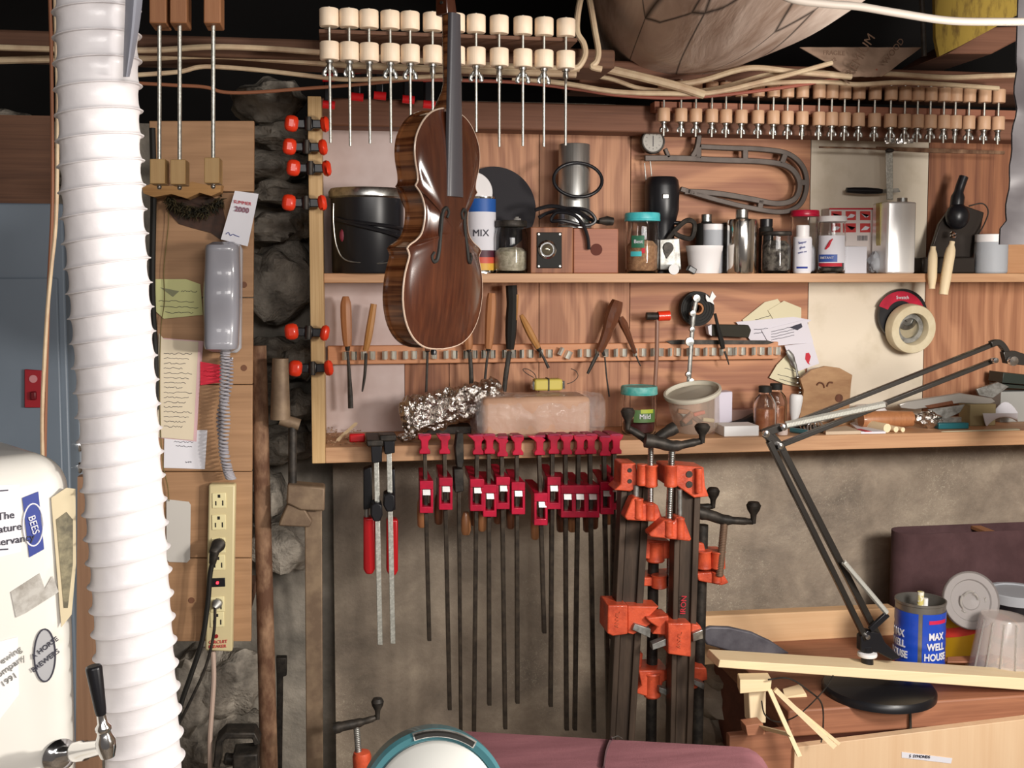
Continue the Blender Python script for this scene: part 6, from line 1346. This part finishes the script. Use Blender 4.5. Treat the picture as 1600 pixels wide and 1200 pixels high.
# left steel bar clamp
A = thing('steel_rail_clamp', 'heavy orange clamp on a brown steel rail, left one beside the red clamps', 'clamp', W(972, 1160, YO))
railbar(A, 972, 1018, 740, 950, 988, 1215, YO)
opart(A, 'fixed_head', [(971, 724), (994, 724), (997, 745), (997, 762), (985, 768), (960, 766), (970, 757)], YO-.02, .06)
boss(A, 1003, 725, 758, 8, YO-.03); boss(A, 1017, 726, 760, 10.5, YO-.035)
for y in (735, 752): b = MB(); b.lathe(W(984, y, YO-.021), [(0, -.0008), (.0045, -.0008), (.0045, .001)], 14, (0, 1, 0)); obj('rivet', b, 'iron', A)
thread(A, W(1016, 800, YO-.035), W(1017, 695, YO-.035), .0062, 'steel'); pipe(A, 994, 758, 992, 800, YO-.02, .006, 'guide_rod', 'steeldull')
opart(A, 'pressure_shoe', [(976, 808), (988, 780), (993, 777), (1003, 780), (1006, 788), (1022, 786), (1028, 790), (1036, 812), (1034, 816), (980, 813)], YO-.05, .035)
boss(A, 998, 779, 810, 7, YO-.048); boss(A, 1016, 787, 812, 7.5, YO-.048)
crank(A, (1017, 690), (980, 668, 636), (1055, 668), YO-.035, .007)
opart(A, 'tail_stop', [(950, 946), (981, 946), (981, 991), (958, 994), (949, 990)], YO-.03, .07); opart(A, 'tail_jaw', [(981, 947), (1030, 948), (1012, 966), (1018, 975), (990, 992), (981, 990)], YO-.025, .05)
opart(A, 'locking_lever', [(992, 975), (1017, 983), (1016, 997), (988, 984)], YO-.035, .02, 'steeldull', .001)
text('ANVIL', W(965, 968, YO-.031), .012, mat('dull_orange', 'c86040', .5), A, rot=1.5)
# right steel bar clamp
B_ = thing('steel_rail_clamp', 'heavy orange clamp on a brown steel rail, right one with its rail nearest the workbench', 'clamp', W(1062, 1160, YO))
railbar(B_, 1056, 1096, 745, 1046, 1080, 1215, YO-.03)
opart(B_, 'fixed_head', [(1038, 727), (1060, 727), (1100, 730), (1102, 760), (1108, 776), (1085, 778), (1066, 765), (1056, 758), (1040, 758)], YO-.05, .06)
boss(B_, 1048, 726, 760, 10, YO-.065); boss(B_, 1092, 732, 770, 5.5, YO-.058)
for y in (741, 757): b = MB(); b.lathe(W(1077, y, YO-.051), [(0, -.0012), (.0068, -.0012), (.0068, .001)], 16, (0, 1, 0)); obj('rivet', b, 'iron', B_)
thread(B_, W(1045, 815, YO-.065), W(1050, 703, YO-.065), .0072, 'steel'); pipe(B_, 1062, 765, 1062, 815, YO-.06, .005, 'guide_rod', 'steeldull')
opart(B_, 'pressure_shoe', [(1014, 834), (1030, 820), (1037, 813), (1050, 812), (1053, 816), (1057, 808), (1068, 808), (1081, 843), (1078, 846), (1016, 839)], YO-.08, .035)
boss(B_, 1045, 813, 838, 7, YO-.078); boss(B_, 1063, 809, 842, 6.5, YO-.078)
crank(B_, (1052, 697), (1096, 689, 660), (1008, 688), YO-.07, .0075)
opart(B_, 'tail_stop', [(1044, 974), (1080, 974), (1080, 1027), (1044, 1022)], YO-.06, .07); opart(B_, 'tail_jaw', [(1010, 966), (1045, 962), (1045, 993), (1019, 991), (1028, 980), (1015, 972)], YO-.04, .05)
opart(B_, 'locking_lever', [(1019, 1007), (1041, 998), (1041, 1009), (1020, 1016)], YO-.05, .02, 'steeldull', .001); opart(B_, 'locking_lever', [(1082, 990), (1098, 984), (1099, 998), (1083, 1003)], YO-.05, .02, 'steel', .001)
opart(B_, 'side_jaw', [(1081, 975), (1094, 977), (1098, 985), (1080, 990)], YO-.04, .05); text('ANVIL', W(1062, 1000, YO-.061), .012, bpy.data.materials['dull_orange'], B_, rot=1.5)
text('IRON', W(1068, 945, YO-.0345), .016, 'inkr', B_, rot=1.5)
# pipe clamp between them
C1 = thing('pipe_clamp', 'orange pipe clamp on a black pipe standing between the two steel rails', 'clamp', W(1015, 1160, YO+.06))
pipe(C1, 1021, 870, 1015, 1215, YO+.06, .0115)
b = MB(); opart(C1, 'upper_head', [(999, 842), (1048, 846), (1050, 872), (1024, 876), (1004, 872), (1003, 850)], YO+.02, .07); boss(C1, 1024, 845, 877, 14, YO+.03)
opart(C1, 'upper_jaw', [(995, 897), (1010, 903), (1055, 899), (1056, 917), (1000, 916), (994, 908)], YO+.03, .06); boss(C1, 1030, 898, 918, 12, YO+.03)
opart(C1, 'tail_stop', [(986, 1020), (1005, 1021), (1003, 1040), (992, 1058), (985, 1058)], YO+.04, .05)
opart(C1, 'tail_clutch', [(998, 1048), (1046, 1047), (1046, 1062), (1036, 1066), (1032, 1086), (1012, 1089), (990, 1082), (1003, 1072)], YO+.02, .07); boss(C1, 1019, 1050, 1088, 13, YO+.03)
opart(C1, 'locking_lever', [(1030, 1074), (1045, 1078), (1042, 1087), (1030, 1082)], YO+.0, .02, 'steeldull', .001)
thread(C1, W(1044, 1100, YO+.03), W(1046, 870, YO+.03), .006, 'steel')
# second pipe clamp at right
D_ = thing('pipe_clamp', 'orange pipe clamp with black crank standing right of the steel rails', 'clamp', W(1088, 1160, YO+.1))
pipe(D_, 1098, 820, 1084, 1215, YO+.1, .012)
boss(D_, 1100, 860, 888, 12, YO+.08); boss(D_, 1122, 861, 888, 11, YO+.07)
opart(D_, 'head', [(1090, 862), (1133, 862), (1132, 885), (1118, 891), (1095, 888)], YO+.08, .05); opart(D_, 'head_top', [(1089, 848), (1100, 849), (1103, 862), (1090, 862)], YO+.08, .04)
opart(D_, 'jaw', [(1088, 896), (1128, 893), (1139, 911), (1128, 915), (1092, 908)], YO+.07, .06); boss(D_, 1120, 893, 910, 8, YO+.07)
thread(D_, W(1124, 900, YO+.06), W(1132, 814, YO+.06), .0085, mat('rusty_screw', '8a7260', .5, .6))
crank(D_, (1131, 812), (1176, 815, 782), (1090, 800), YO+.06, .0075)
opart(D_, 'tail_clutch', [(1078, 1042), (1104, 1044), (1106, 1062), (1094, 1066), (1090, 1076), (1078, 1078)], YO+.06, .06); opart(D_, 'locking_lever', [(1084, 1062), (1101, 1068), (1100, 1078), (1085, 1070)], YO+.04, .02, 'steeldull', .001)
# third, mostly hidden, only its crank shows
E_ = thing('pipe_clamp', 'pipe clamp mostly hidden behind the right steel rail, only its crank knob showing', 'clamp', W(1078, 1160, YO+.14))
pipe(E_, 1086, 800, 1080, 1215, YO+.16, .011); crank(E_, (1088, 793), (1113, 791, 760), (1080, 792), YO+.14, .007)
# ================================================================ WORKBENCH
zB = W(1365, 1082, -.5).z
p_fl = WZ(1302, 1106, zB); yF = p_fl.y
bn = thing('workbench', 'redwood workbench with thick worn top, lower right', 'workbench', V((1.6, (yF-.05)/2, 0)))
xB = W(1240, 1106, yF).x
b = MB(); zt2 = zB-.0; zl = W(1400, 1130, yF).z
b.bb(xB-.01, 2.4, yF, -.06, zB-.055, zB); obj('bench_top', b, 'redwood', bn, .004)
b = MB(); b.bb(xB, 2.4, yF+.03, -.1, .45, zB-.055); obj('apron', b, wood('dark_redwood', '5c2e20', '7c4632', 'x', 1, .7), bn, .002)
for x in (xB+.06, 2.3):
    for y in (yF+.08, -.12): b = MB(); b.box((x, y, .225), (.09, .09, .45)); obj('leg', b, 'redwood', bn, .004)
b = MB(); pts = [(1242, 1168), (1600, 1124), (1700, 1110), (1700, 1320), (1236, 1320)]
b.prism([W(x, y, yF-.03) for x, y in pts], (0, .02, 0)); pan = solo('plywood_sheet', b, wood('birch_ply', 'd8b48e', 'e6c8a4', 'z', .6, .5, ring=.25), 'pale plywood sheet with a paper sticker leaning against the bench front', 'plywood sheet', bev=.001)
b = MB(); b.prism([W(1409, 1175, yF-.031), W(1488, 1185, yF-.031), W(1486, 1193, yF-.031), W(1409, 1184, yF-.031)], (0, .001, 0)); o = obj('paper_sticker', b, 'paper', pan)
text('S  SYMONDS', W(1437, 1182, yF-.032), .008, 'ink', pan, rot=-.12)
p = W(1236, 1330, yF); b = MB(); b.poly([(1140, 1150), (1240, 1140), (1240, 1330), (1140, 1330)], yF-.02, .02); solo('side_panel', b, 'redwood', 'reddish board left of the pale plywood sheet at the bottom', 'board', bev=.002)
# back board leaning behind things
b = MB(); a = WZ(1098, 1025, zB); yb_ = -.17
q = [W(1096, 958, yb_), W(1404, 934, yb_)]
b.prism([W(1094, 1040, yb_), W(1400, 1020, yb_), W(1400, 950, yb_), (W(1096, 963, yb_))], (0, .038, 0)); solo('pine_plank', b, 'pine', 'wide pine plank standing on edge along the wall behind the lamp', 'plank', bev=.003)
# rocks / rubble under the bench left
b = MB()
for i, (x, y, w, h) in enumerate([(1120, 1090, 40, 35), (1150, 1130, 50, 40), (1100, 1140, 30, 30), (1180, 1160, 50, 30), (1130, 1060, 30, 20)]):
    p = W(x, y, -.1); s = S(p); b.ball(p, 1, (w*s, .07, h*s), 16, .4, i+30)
o = struct('wall_footing', b, 'concrete')
# wide saw/ spoon-like grey blade
b = MB(); b.poly([(1097, 984), (1110, 979), (1140, 980), (1175, 988), (1205, 1002), (1235, 1022), (1200, 1024), (1140, 1018), (1105, 1008), (1097, 996)], -.30, .012); solo('wooden_paddle', b, mat('dark_grey_blade', '56535a', .5, .3, c2='6c6a70', vs=20), 'dark grey rounded wooden paddle resting against the pine plank', 'paddle', bev=.004)
# long fresh board across
def board(name, label, tl, tr, bl, br, el, er, y0, dy, m='palewood'):
    # tl/tr back top edge pixels, el/er front top edge pixels, bl/br front bottom pixels; y0 front depth, dy depth extent
    b = MB(); f = lambda q, yy: W(q[0], q[1], yy)
    a, c = f(el, y0), f(er, y0); d, e = f(bl, y0), f(br, y0); g, h = f(tl, y0+dy), f(tr, y0+dy)
    b.hexa([d, e, e+(h-c), d+(g-a), a, c, h, g]); return solo(name, b, m, label, 'board', bev=.0015)
board('pine_board', 'long fresh pale board lying slanted across the bench front, its end cut square', (1106, 1014), (1700, 1052), (1122, 1043), (1700, 1086), (1125, 1031), (1700, 1066), -.56, .07)
board('redwood_lath', 'thin reddish lath lying on the bench behind the long pale board', (1480, 1026), (1700, 1015), (1480, 1036), (1700, 1040), (1480, 1034), (1700, 1028), -.42, .03, 'redwood')
board('offcut_block', 'pale wooden block lying under the left end of the long pale board', (1152, 1052), (1200, 1051), (1156, 1084), (1204, 1080), (1156, 1062), (1206, 1062), -.62, .05, 'palewood')
b = MB(); b.poly([(1170, 1080), (1197, 1080), (1197, 1130), (1172, 1130)], -.60, .03); solo('offcut_block', b, 'palez', 'upright pale wooden block under the left end of the long pale board', 'offcut', bev=.002)
board('offcut_block', 'small pale offcut wedge on the bench left of the round lamp base', (1222, 1076), (1250, 1068), (1228, 1095), (1262, 1090), (1226, 1090), (1260, 1084), -.50, .03)
b = MB(); b.poly([(1165, 1134), (1192, 1130), (1196, 1148), (1168, 1150)], -.64, .03); solo('offcut_block', b, 'redwood', 'little reddish offcut at the bench corner', 'offcut', bev=.001)
for i, (x0, y0, x1, y1, w) in enumerate([(1203, 1078, 1250, 1182, 3.5), (1212, 1078, 1305, 1168, 4), (1214, 1082, 1312, 1163, 2.5), (1180, 1135, 1232, 1148, 6)]):
    b = MB(); b.band([W(x0, y0, -.62), W(x1, y1, -.72)], w*1.9*S(W(x0, y0, -.6)), .006); solo('thin_strip', b, 'palewood', 'thin pale wooden strip slanting over the bench corner, %s from the left' % ORD[i], 'strip', 'thin strips at the bench corner')
b = MB(); b.tube(px([(1200, 1062), (1232, 1060), (1262, 1078), (1284, 1100), (1286, 1140), (1283, 1160)], -.63, 6), .0016, 6); solo('thin_wire', b, 'iron', 'thin black wire looping left of the lamp base down the bench front', 'wire')
b = MB(); b.tube(px([(1302, 1055), (1286, 1080), (1250, 1115), (1218, 1128), (1196, 1118), (1190, 1095)], -.635, 6), .0014, 6); solo('thin_wire', b, 'iron', 'thin black wire curling round the pale strips at the bench corner', 'wire')
# ================================================================ SWING ARM LAMP
YL = -.52
lp = thing('swing_arm_lamp', 'black swing arm lamp with round base and chrome springs, on the bench', 'lamp', WZ(1360, 1080, zB))
pc = WZ(1368, 1078, zB); pc = V((pc.x, YL+.02, zB)); r = 86*S(pc)
b = MB(); b.lathe(pc, [(0, 0), (r, 0), (r, .010), (r*.96, .016), (r*.6, .022), (r*.2, .026), (0, .026)], 56); obj('round_base', b, 'black', lp)
b = MB(); b.cyl(W(1356, 1050, YL), W(1354, 1010, YL), .012, n=18); obj('post', b, 'black', lp)
b = MB(); b.lathe(W(1355, 1024, YL), [(0, -.001), (.019, -.001), (.02, .002), (.019, .006), (.012, .008), (0, .008)], 28); obj('white_collar', b, 'plate', lp)
b = MB(); b.poly([(1345, 995), (1356, 985), (1376, 990), (1384, 1005), (1408, 1028), (1395, 1032), (1372, 1020), (1345, 1018)], YL-.008, .02); obj('base_bracket', b, 'black', lp, .002)
def arm(name, x0, y0, x1, y1, w, y, m='arm', th=.012): b = MB(); b.band([W(x0, y0, y), W(x1, y1, y)], w*S(W(x0, y0, y)), th); obj(name, b, m, lp, .0012)
M['arm'] = mat('satin_black_arm', '2e2a26', .35, .3, coat=.2)
arm('lower_arm', 1355, 1000, 1203, 690, 8.5, YL-.01); arm('lower_arm', 1376, 1000, 1221, 697, 10, YL+.005)
b = MB(); b.band([W(1361, 985, YL-.016), W(1388, 960, YL-.016)], .012, .008); obj('spring_lever', b, 'black', lp, .001)
def spring(x0, y0, x1, y1, y, r):
    a, c = W(x0, y0, y), W(x1, y1, y); n = int((c-a).length/.0031); pts = []; ax_ = (c-a).normalized(); u = ax_.cross(V((0, 1, 0))).normalized(); w = ax_.cross(u)
    for i in range(n*6): q = i*2*math.pi/6; pts.append(a+(c-a)*(i/(n*6))+(u*math.cos(q)+w*math.sin(q))*r)
    b = MB(); b.tube(pts, .0019, 6); obj('spring', b, 'clip', lp)
spring(1318, 878, 1386, 958, YL-.012, .0042); spring(1228, 664, 1382, 632, YL-.014, .0058)
arm('elbow_plate', 1196, 677, 1222, 668, 12, YL-.006, th=.014); arm('elbow_plate', 1198, 679, 1219, 696, 12, YL-.007, th=.014)
b = MB(); b.poly([(1191, 672), (1203, 668), (1225, 694), (1226, 704), (1206, 706)], YL-.002, .008); obj('elbow_bracket', b, 'arm', lp, .001)
arm('upper_arm', 1222, 670, 1560, 536, 7, YL+.004); arm('upper_arm', 1219, 697, 1378, 634, 8, YL+.002); arm('upper_arm', 1376, 634, 1556, 563, 7, YL+.002)
b = MB(); b.band(px([(1550, 538), (1562, 535), (1572, 545), (1578, 560)], YL-.002, 4), 9*S(W(1560, 540, YL)), .012); obj('head_bracket', b, 'arm', lp, .001)
b = MB(); b.poly([(1568, 550), (1586, 548), (1610, 556), (1610, 572), (1572, 568)], YL-.004, .014); obj('head_bracket', b, 'arm', lp, .001)
for x, y, r_ in ((1197, 678, .0065), (1224, 668, .006), (1219, 697, .006), (1381, 632, .006), (1555, 563, .0055), (1583, 564, .0095), (1355, 995, .005)):
    b = MB(); b.lathe(W(x, y, YL-.013), [(0, -.005), (r_, -.004), (r_*1.05, .0), (r_, .006)], 16, (0, 1, 0)); obj('pivot_nut', b, 'chrome', lp)
b = MB(); b.lathe(W(1640, 575, YL-.02), [(.02, 0), (.03, .03), (.055, .07), (.075, .11), (.073, .11), (.05, .07), (.02, .01)], 32, (.5, -.3, -.8)); obj('lamp_shade', b, 'black', lp)
b = MB(); b.tube(px([(1423, 1090), (1422, 1110), (1423, 1150)], yF-.008), .0028, 8); obj('power_cord', b, 'iron', lp)
# ================================================================ THINGS ON THE BENCH
def bput(x, yb, y): q = W(x, yb, y); q.z = zB; return q
# sanding belt on its edge
b = MB(); yb0 = -.10; xl_ = W(1398, 870, -.12).x; z0 = W(1500, 1010, -.2).z; zt3 = W(1400, 836, -.15).z
path = []
xr_ = W(1700, 870, -.2).x; rb = .05
rb = .04; cx_ = xl_+rb
for k in range(17): a = math.pi/2+math.pi*k/16; path.append(V((cx_+rb*math.cos(a), -.11+rb*math.sin(a), 0)))
path.append(V((xr_, -.15, 0))); path = [V((xr_, -.07, 0))]+path
rows = [[V((q.x, q.y, z)) for q in path] for z in (zB, zt3+.0)]
b.sheet(rows); inner = [[V((cx_+(q.x-cx_)*(.97 if q.x < cx_+.01 else 1), -.11+(q.y+.11)*.96, z)) for q in path] for z in (zB, zt3)]; b.sheet(inner); b.sheet([rows[1], inner[1]])
solo('sanding_belt', b, 'beltd', 'dark maroon sanding belt loop standing on edge at the back of the bench', 'sanding belt')
bm = MB(); bm.bb(W(1530, 850, -.11).x, W(1545, 850, -.11).x, -.148, -.073, zt3-.012, zt3-.004); solo('belt_spreader', bm, 'cork', 'small light wooden spreader inside the top of the dark sanding belt', 'spreader')
# blue coffee tin
p = bput(1436, 1030, -.40); s = S(p); r = 38*s; h = W(1436, 936, -.40).z-zB
t = thing('coffee_tin', 'open blue coffee tin with white lettering, holding a tube on the bench', 'tin', p)
pr = [(0, .001), (r, .001), (r, .006)]
for k in range(4): z = h*(.2+.16*k); pr += [(r*.985, z-.006), (r*.965, z), (r*.985, z+.006)]
pr += [(r*.985, h*.96), (r*1.01, h*.97), (r*1.01, h), (r*.96, h), (r*.95, .004), (0, .004)]
b = MB(); b.lathe(p, pr, 56); obj('body', b, mat('tin_inside', '9a9690', .35, .8), t)
b = MB(); rr_ = r*.985+.0008; n = 56; th = TH(p); zz = [.02*h, .2*h-.007, .2*h, .2*h+.007, .36*h-.007, .36*h, .36*h+.007, .52*h-.007, .52*h, .52*h+.007, .68*h-.007, .68*h, .68*h+.007, .88*h]
rad = [rr_]+[rr_, rr_*.98, rr_]*4+[rr_]
for a0, a1 in ((th+.10, th+2.6), (th-3.3, th-.06)):
    b = MB(); b.sheet([[p+V((math.sin(a0+(a1-a0)*k/30)*q, -math.cos(a0+(a1-a0)*k/30)*q, z)) for k in range(31)] for q, z in zip(rad, zz)]); obj('blue_label', b, 'bluecan', t)
for s_, z, dx in (('MAX', .58, .62), ('WELL', .44, .62), ('HOUSE', .3, .62)): text(s_, p+V((0, 0, h*z)), .021, 'paper', t, cyl=r+.0012, th=th+dx+.05, sx=.8, bold=True)
for s_, z in (('MAX', .58), ('WELL', .44), ('HOUSE', .3)): text(s_, p+V((0, 0, h*z)), .021, 'paper', t, cyl=r+.0012, th=th-.95, sx=.8, bold=True)
lab(t, p, r, h*.09, h*.15, th+.3, th+1.4, mat('crimson_band', 'c8204c', .5), 'red_band', .001); lab(t, p, r, h*.09, h*.15, th-1.5, th-.5, bpy.data.materials['crimson_band'], 'red_band', .001); lab(t, p, r, h*.75, h*.80, th+.35, th+1.2, bpy.data.materials['crimson_band'], 'red_band', .001)
b = MB(); b.tube([p+V((-.004, .0, .006)), p+V((.0, .0, h+.016))], [.006, .007], 14); solo('squeeze_tube', b, mat('striped_tube', 'd8c878', .4, c2='f0ecdc', vs=90, lo=.48, hi=.52), 'slim yellow and white tube standing in the blue coffee tin', 'tube')
b = MB(); b.tube([p+V((.010, .0, .006)), p+V((.012, -.0, h+.001))], .005, 12); solo('white_stick', b, 'whitep', 'short white stick standing in the blue coffee tin', 'stick')
# yellow and red tin
p = bput(1500, 1022, -.30); s = S(p); r = 46*s; h = W(1500, 952, -.3).z-zB
t = thing('yellow_tin', 'squat yellow tin with red slanting band behind the coffee tin', 'tin', p)
b = MB(); b.lathe(p, [(0, .001), (r, .001), (r*1.01, .005), (r, .008), (r, h-.006), (r*1.01, h-.002), (r*.97, h), (0, h)], 48); obj('body', b, 'brassy', t)
th = TH(p); b = MB(); b.sheet([[p+V((math.sin(a)*(r+.001), -math.cos(a)*(r+.001), h*(.28+.42*(a-th+1.5)/2.2)+dz)) for a in [th-1.5+2.2*k/20 for k in range(21)]] for dz in (0, h*.22)]); obj('red_band', b, mat('red_tin_band', 'c83c30', .4), t)
# black red tin behind
p = bput(1586, 1010, -.24); s = S(p); r = 44*s; h = W(1586, 935, -.24).z-zB
t = thing('black_tin', 'black and red tin with grey plastic lid at the right edge of the bench', 'tin', p)
b = MB(); b.lathe(p, [(0, .001), (r, .001), (r, h), (0, h)], 48); obj('body', b, 'black', t)
zl_ = W(1586, 922, -.24).z-zB; b = MB(); b.lathe(p, [(r*.9, h*.97), (r*1.04, h*.97), (r*1.05, zl_-.002), (r*1.02, zl_), (r*.85, zl_), (r*.84, zl_-.003), (0, zl_-.003)], 48); obj('lid', b, 'cloudy', t)
th = TH(p); c0 = p+V((0, 0, h*.3)); b = MB(); b.sheet([[p+V((math.sin(th-.6+q*math.cos(a))*(r+.001), -math.cos(th-.6+q*math.cos(a))*(r+.001), h*.45+q*.04*math.sin(a))) for a in [2*math.pi*k/24 for k in range(25)]] for q in (.001, .75)]); obj('red_oval', b, mat('deep_red_label', '8c1822', .4), t)
b = MB(); b.tube([p+V((math.sin(th-.6+.72*math.cos(a))*(r+.0016), -math.cos(th-.6+.72*math.cos(a))*(r+.0016), h*.45+.029*math.sin(a))) for a in [2*math.pi*k/30 for k in range(30)]], .0008, 6, closed=True); obj('gold_line', b, 'brassy', t)
# round lid leaning
p = W(1515, 938, -.37); s = S(p); ax = V((-.12, -.9, .25)).normalized(); r = 45*s
t = thing('round_lid', 'frosted round plastic lid leaning on the yellow tin', 'lid', p+V((0, 0, -r)))
b = MB(); b.lathe(p, [(0, .004), (r*.3, .006), (r*.34, .004), (r*.68, .004), (r*.72, .008), (r*.93, .008), (r*.97, .012), (r, .008), (r*.98, 0), (r*.9, .004), (r*.7, .004), (0, 0)], 56, ax); obj('disc', b, mat('frosted_lid', 'b4aeac', .3, trans=.35, ior=1.2), t)
for q in range(5): b = MB(); a = q*1.3; b.tube([p+ax*.007+V((math.cos(a+k*.25), 0, math.sin(a+k*.25)))*r*(.25+.07*q % .4)+V((0, -.001, 0)) for k in range(6)], .0022, 6); obj('moulded_ridge', b, 'frost', t)
# upside down tub
p = bput(1562, 1028, -.45); s = S(p); t = thing('deli_tub', 'clear upturned plastic tub with wood chips inside, right edge of the bench', 'tub', p)
h = W(1562, 962, -.45).z-zB; r0, r1 = 46*s, 35*s; axt = V((.06, 0, 1)).normalized(); b = MB(); b.lathe(p, [(r0*1.06, .002), (r0*1.08, .007), (r0, .009), (r0*.99, .012), (r1*1.02, h-.004), (r1*.97, h), (0, h), (0, h-.002), (r1*.95, h-.003), (r0*.97, .010)], 48, axt); obj('tub_wall', b, mat('clear_tub', 'e0d6d0', .12, alpha=.33), t)
for q in range(6): b = MB(); a = q*1.1; b.box(p+V((math.cos(a)*r1*.6, math.sin(a)*r1*.5, .012+.008*(q % 4))), (.03, .012, .014), Matrix.Rotation(a, 3, 'Z')@Matrix.Rotation(.4, 3, 'Y')); obj('wood_chip', b, ['redwood', 'pine', 'cork'][q % 3], t, .001)
for a in (-.9, -.45, 0.0, .5): b = MB(); th = TH(p)+a; b.tube([p+V((math.sin(th)*(r0*.985), -math.cos(th)*(r0*.985), .014)), p+V((math.sin(th)*r1*1.01+.06*h, -math.cos(th)*r1*1.01, h-.006))], .0022, 6); obj('moulded_rib', b, 'frost', t)
# ================================================================ BELT SANDER IN THE FOREGROUND
YSN = -1.25
sn = thing('belt_sander', 'bench belt sander with maroon belt and teal drum cover, bottom edge', 'sander', W(900, 1300, YSN))
zt5 = W(760, 1143, YSN+.12).z
BL = WZ(735, 1143, zt5); BR = WZ(1158, 1167, zt5); dX = (BR-BL).normalized(); dY = V((-dX.y, dX.x, 0)); Rr = .05; LB = (BR-BL).length; wB = .115
BL0 = BL-dX*.03
path = [(q*LB/10-.03*(q == 0), 0) for q in range(11)]+[(LB+Rr*.8*math.sin(a), -Rr+Rr*math.cos(a)) for a in [math.pi/2*k/10*1.6 for k in range(1, 11)]]+[(LB-.02, -2*Rr), (-.03, -2*Rr)]
def bp_(q, w): return BL+dX*q[0]-dY*w+V((0, 0, q[1]))
b = MB(); b.sheet([[bp_((q[0], q[1]-(.003 if w > wB-.001 else 0)), w) for q in path] for w in (0, wB-.004, wB)]); b.add([bp_(q, 0) for q in path], [tuple(range(len(path)))]); b.add([bp_((q[0], q[1]-.003), wB) for q in path], [tuple(range(len(path)))]); obj('abrasive_belt', b, 'belt', sn)
b = MB(); b.tube(smoothpts([WZ(x, y, zt5+.001) for x, y in ((943, 1200), (946, 1178), (951, 1163), (956, 1154))], 3), [.0036]*10, 8, flat=.4); obj('belt_splice', b, mat('dark_splice', '3c2428', .8), sn)
b = MB(); b.tube([WZ(955, 1156, zt5+.002), WZ(956, 1153, zt5+.008), WZ(965, 1150, zt5+.008), WZ(972, 1154, zt5+.002)], .001, 6); obj('loose_thread', b, 'iron', sn)
cc = W(679, 1262, YSN-.09); axd = V((-.0, -.90, .28)).normalized(); R5 = 119*S(cc)
b = MB(); b.lathe(cc, [(R5*.99, -.05), (R5, -.02), (R5*.99, 0), (R5*.94, .005), (R5*.86, .003), (R5*.85, 0), (0, 0), (0, -.05), (R5*.9, -.05)], 72, axd); obj('drum_cover', b, 'teal', sn)
b = MB(); b.lathe(cc, [(0, .0), (R5*.84, .0), (R5*.84, .006), (R5*.8, .008), (0, .008)], 64, axd); obj('face_plate', b, mat('spun_aluminium', 'a8a8a4', .5, .5), sn)
q = V((0, 0, 1)).rotation_difference(axd)
def dsk(a, r_, z): return cc+q@V((r_*math.cos(a), r_*math.sin(a), z))
a_up = 0; u_ = (q.inverted()@V((0, 0, 1))); au = math.atan2(u_.y, u_.x); rt_ = (q.inverted()@V((1, 0, 0))); sgn = 1 if (rt_.x*math.cos(au-math.pi/2)+rt_.y*math.sin(au-math.pi/2)) > 0 else -1
aa = [au-sgn*(-.28+.92*k/16) for k in range(17)]
for nm, r0_, r1_, zz_, m in (('slot_frame', .885, .985, .0062, 'steeldull'), ('dust_slot', .895, .975, .0068, 'blackmat')):
    b = MB(); ex = 0 if nm == 'slot_frame' else .02; ar = aa if ex == 0 else [au-sgn*(-.26+.88*k/16) for k in range(17)]
    b.sheet([[dsk(a, R5*r_, zz_-.004*(r_ > .95)) for a in ar] for r_ in (r0_, .94, r1_)]); obj(nm, b, m, sn)
b = MB(); b.bb(W(700, 1300, YSN).x, W(1100, 1300, YSN).x, YSN+.0, YSN+.08, 0, zt5-.13); obj('pedestal', b, 'teal', sn, .01)
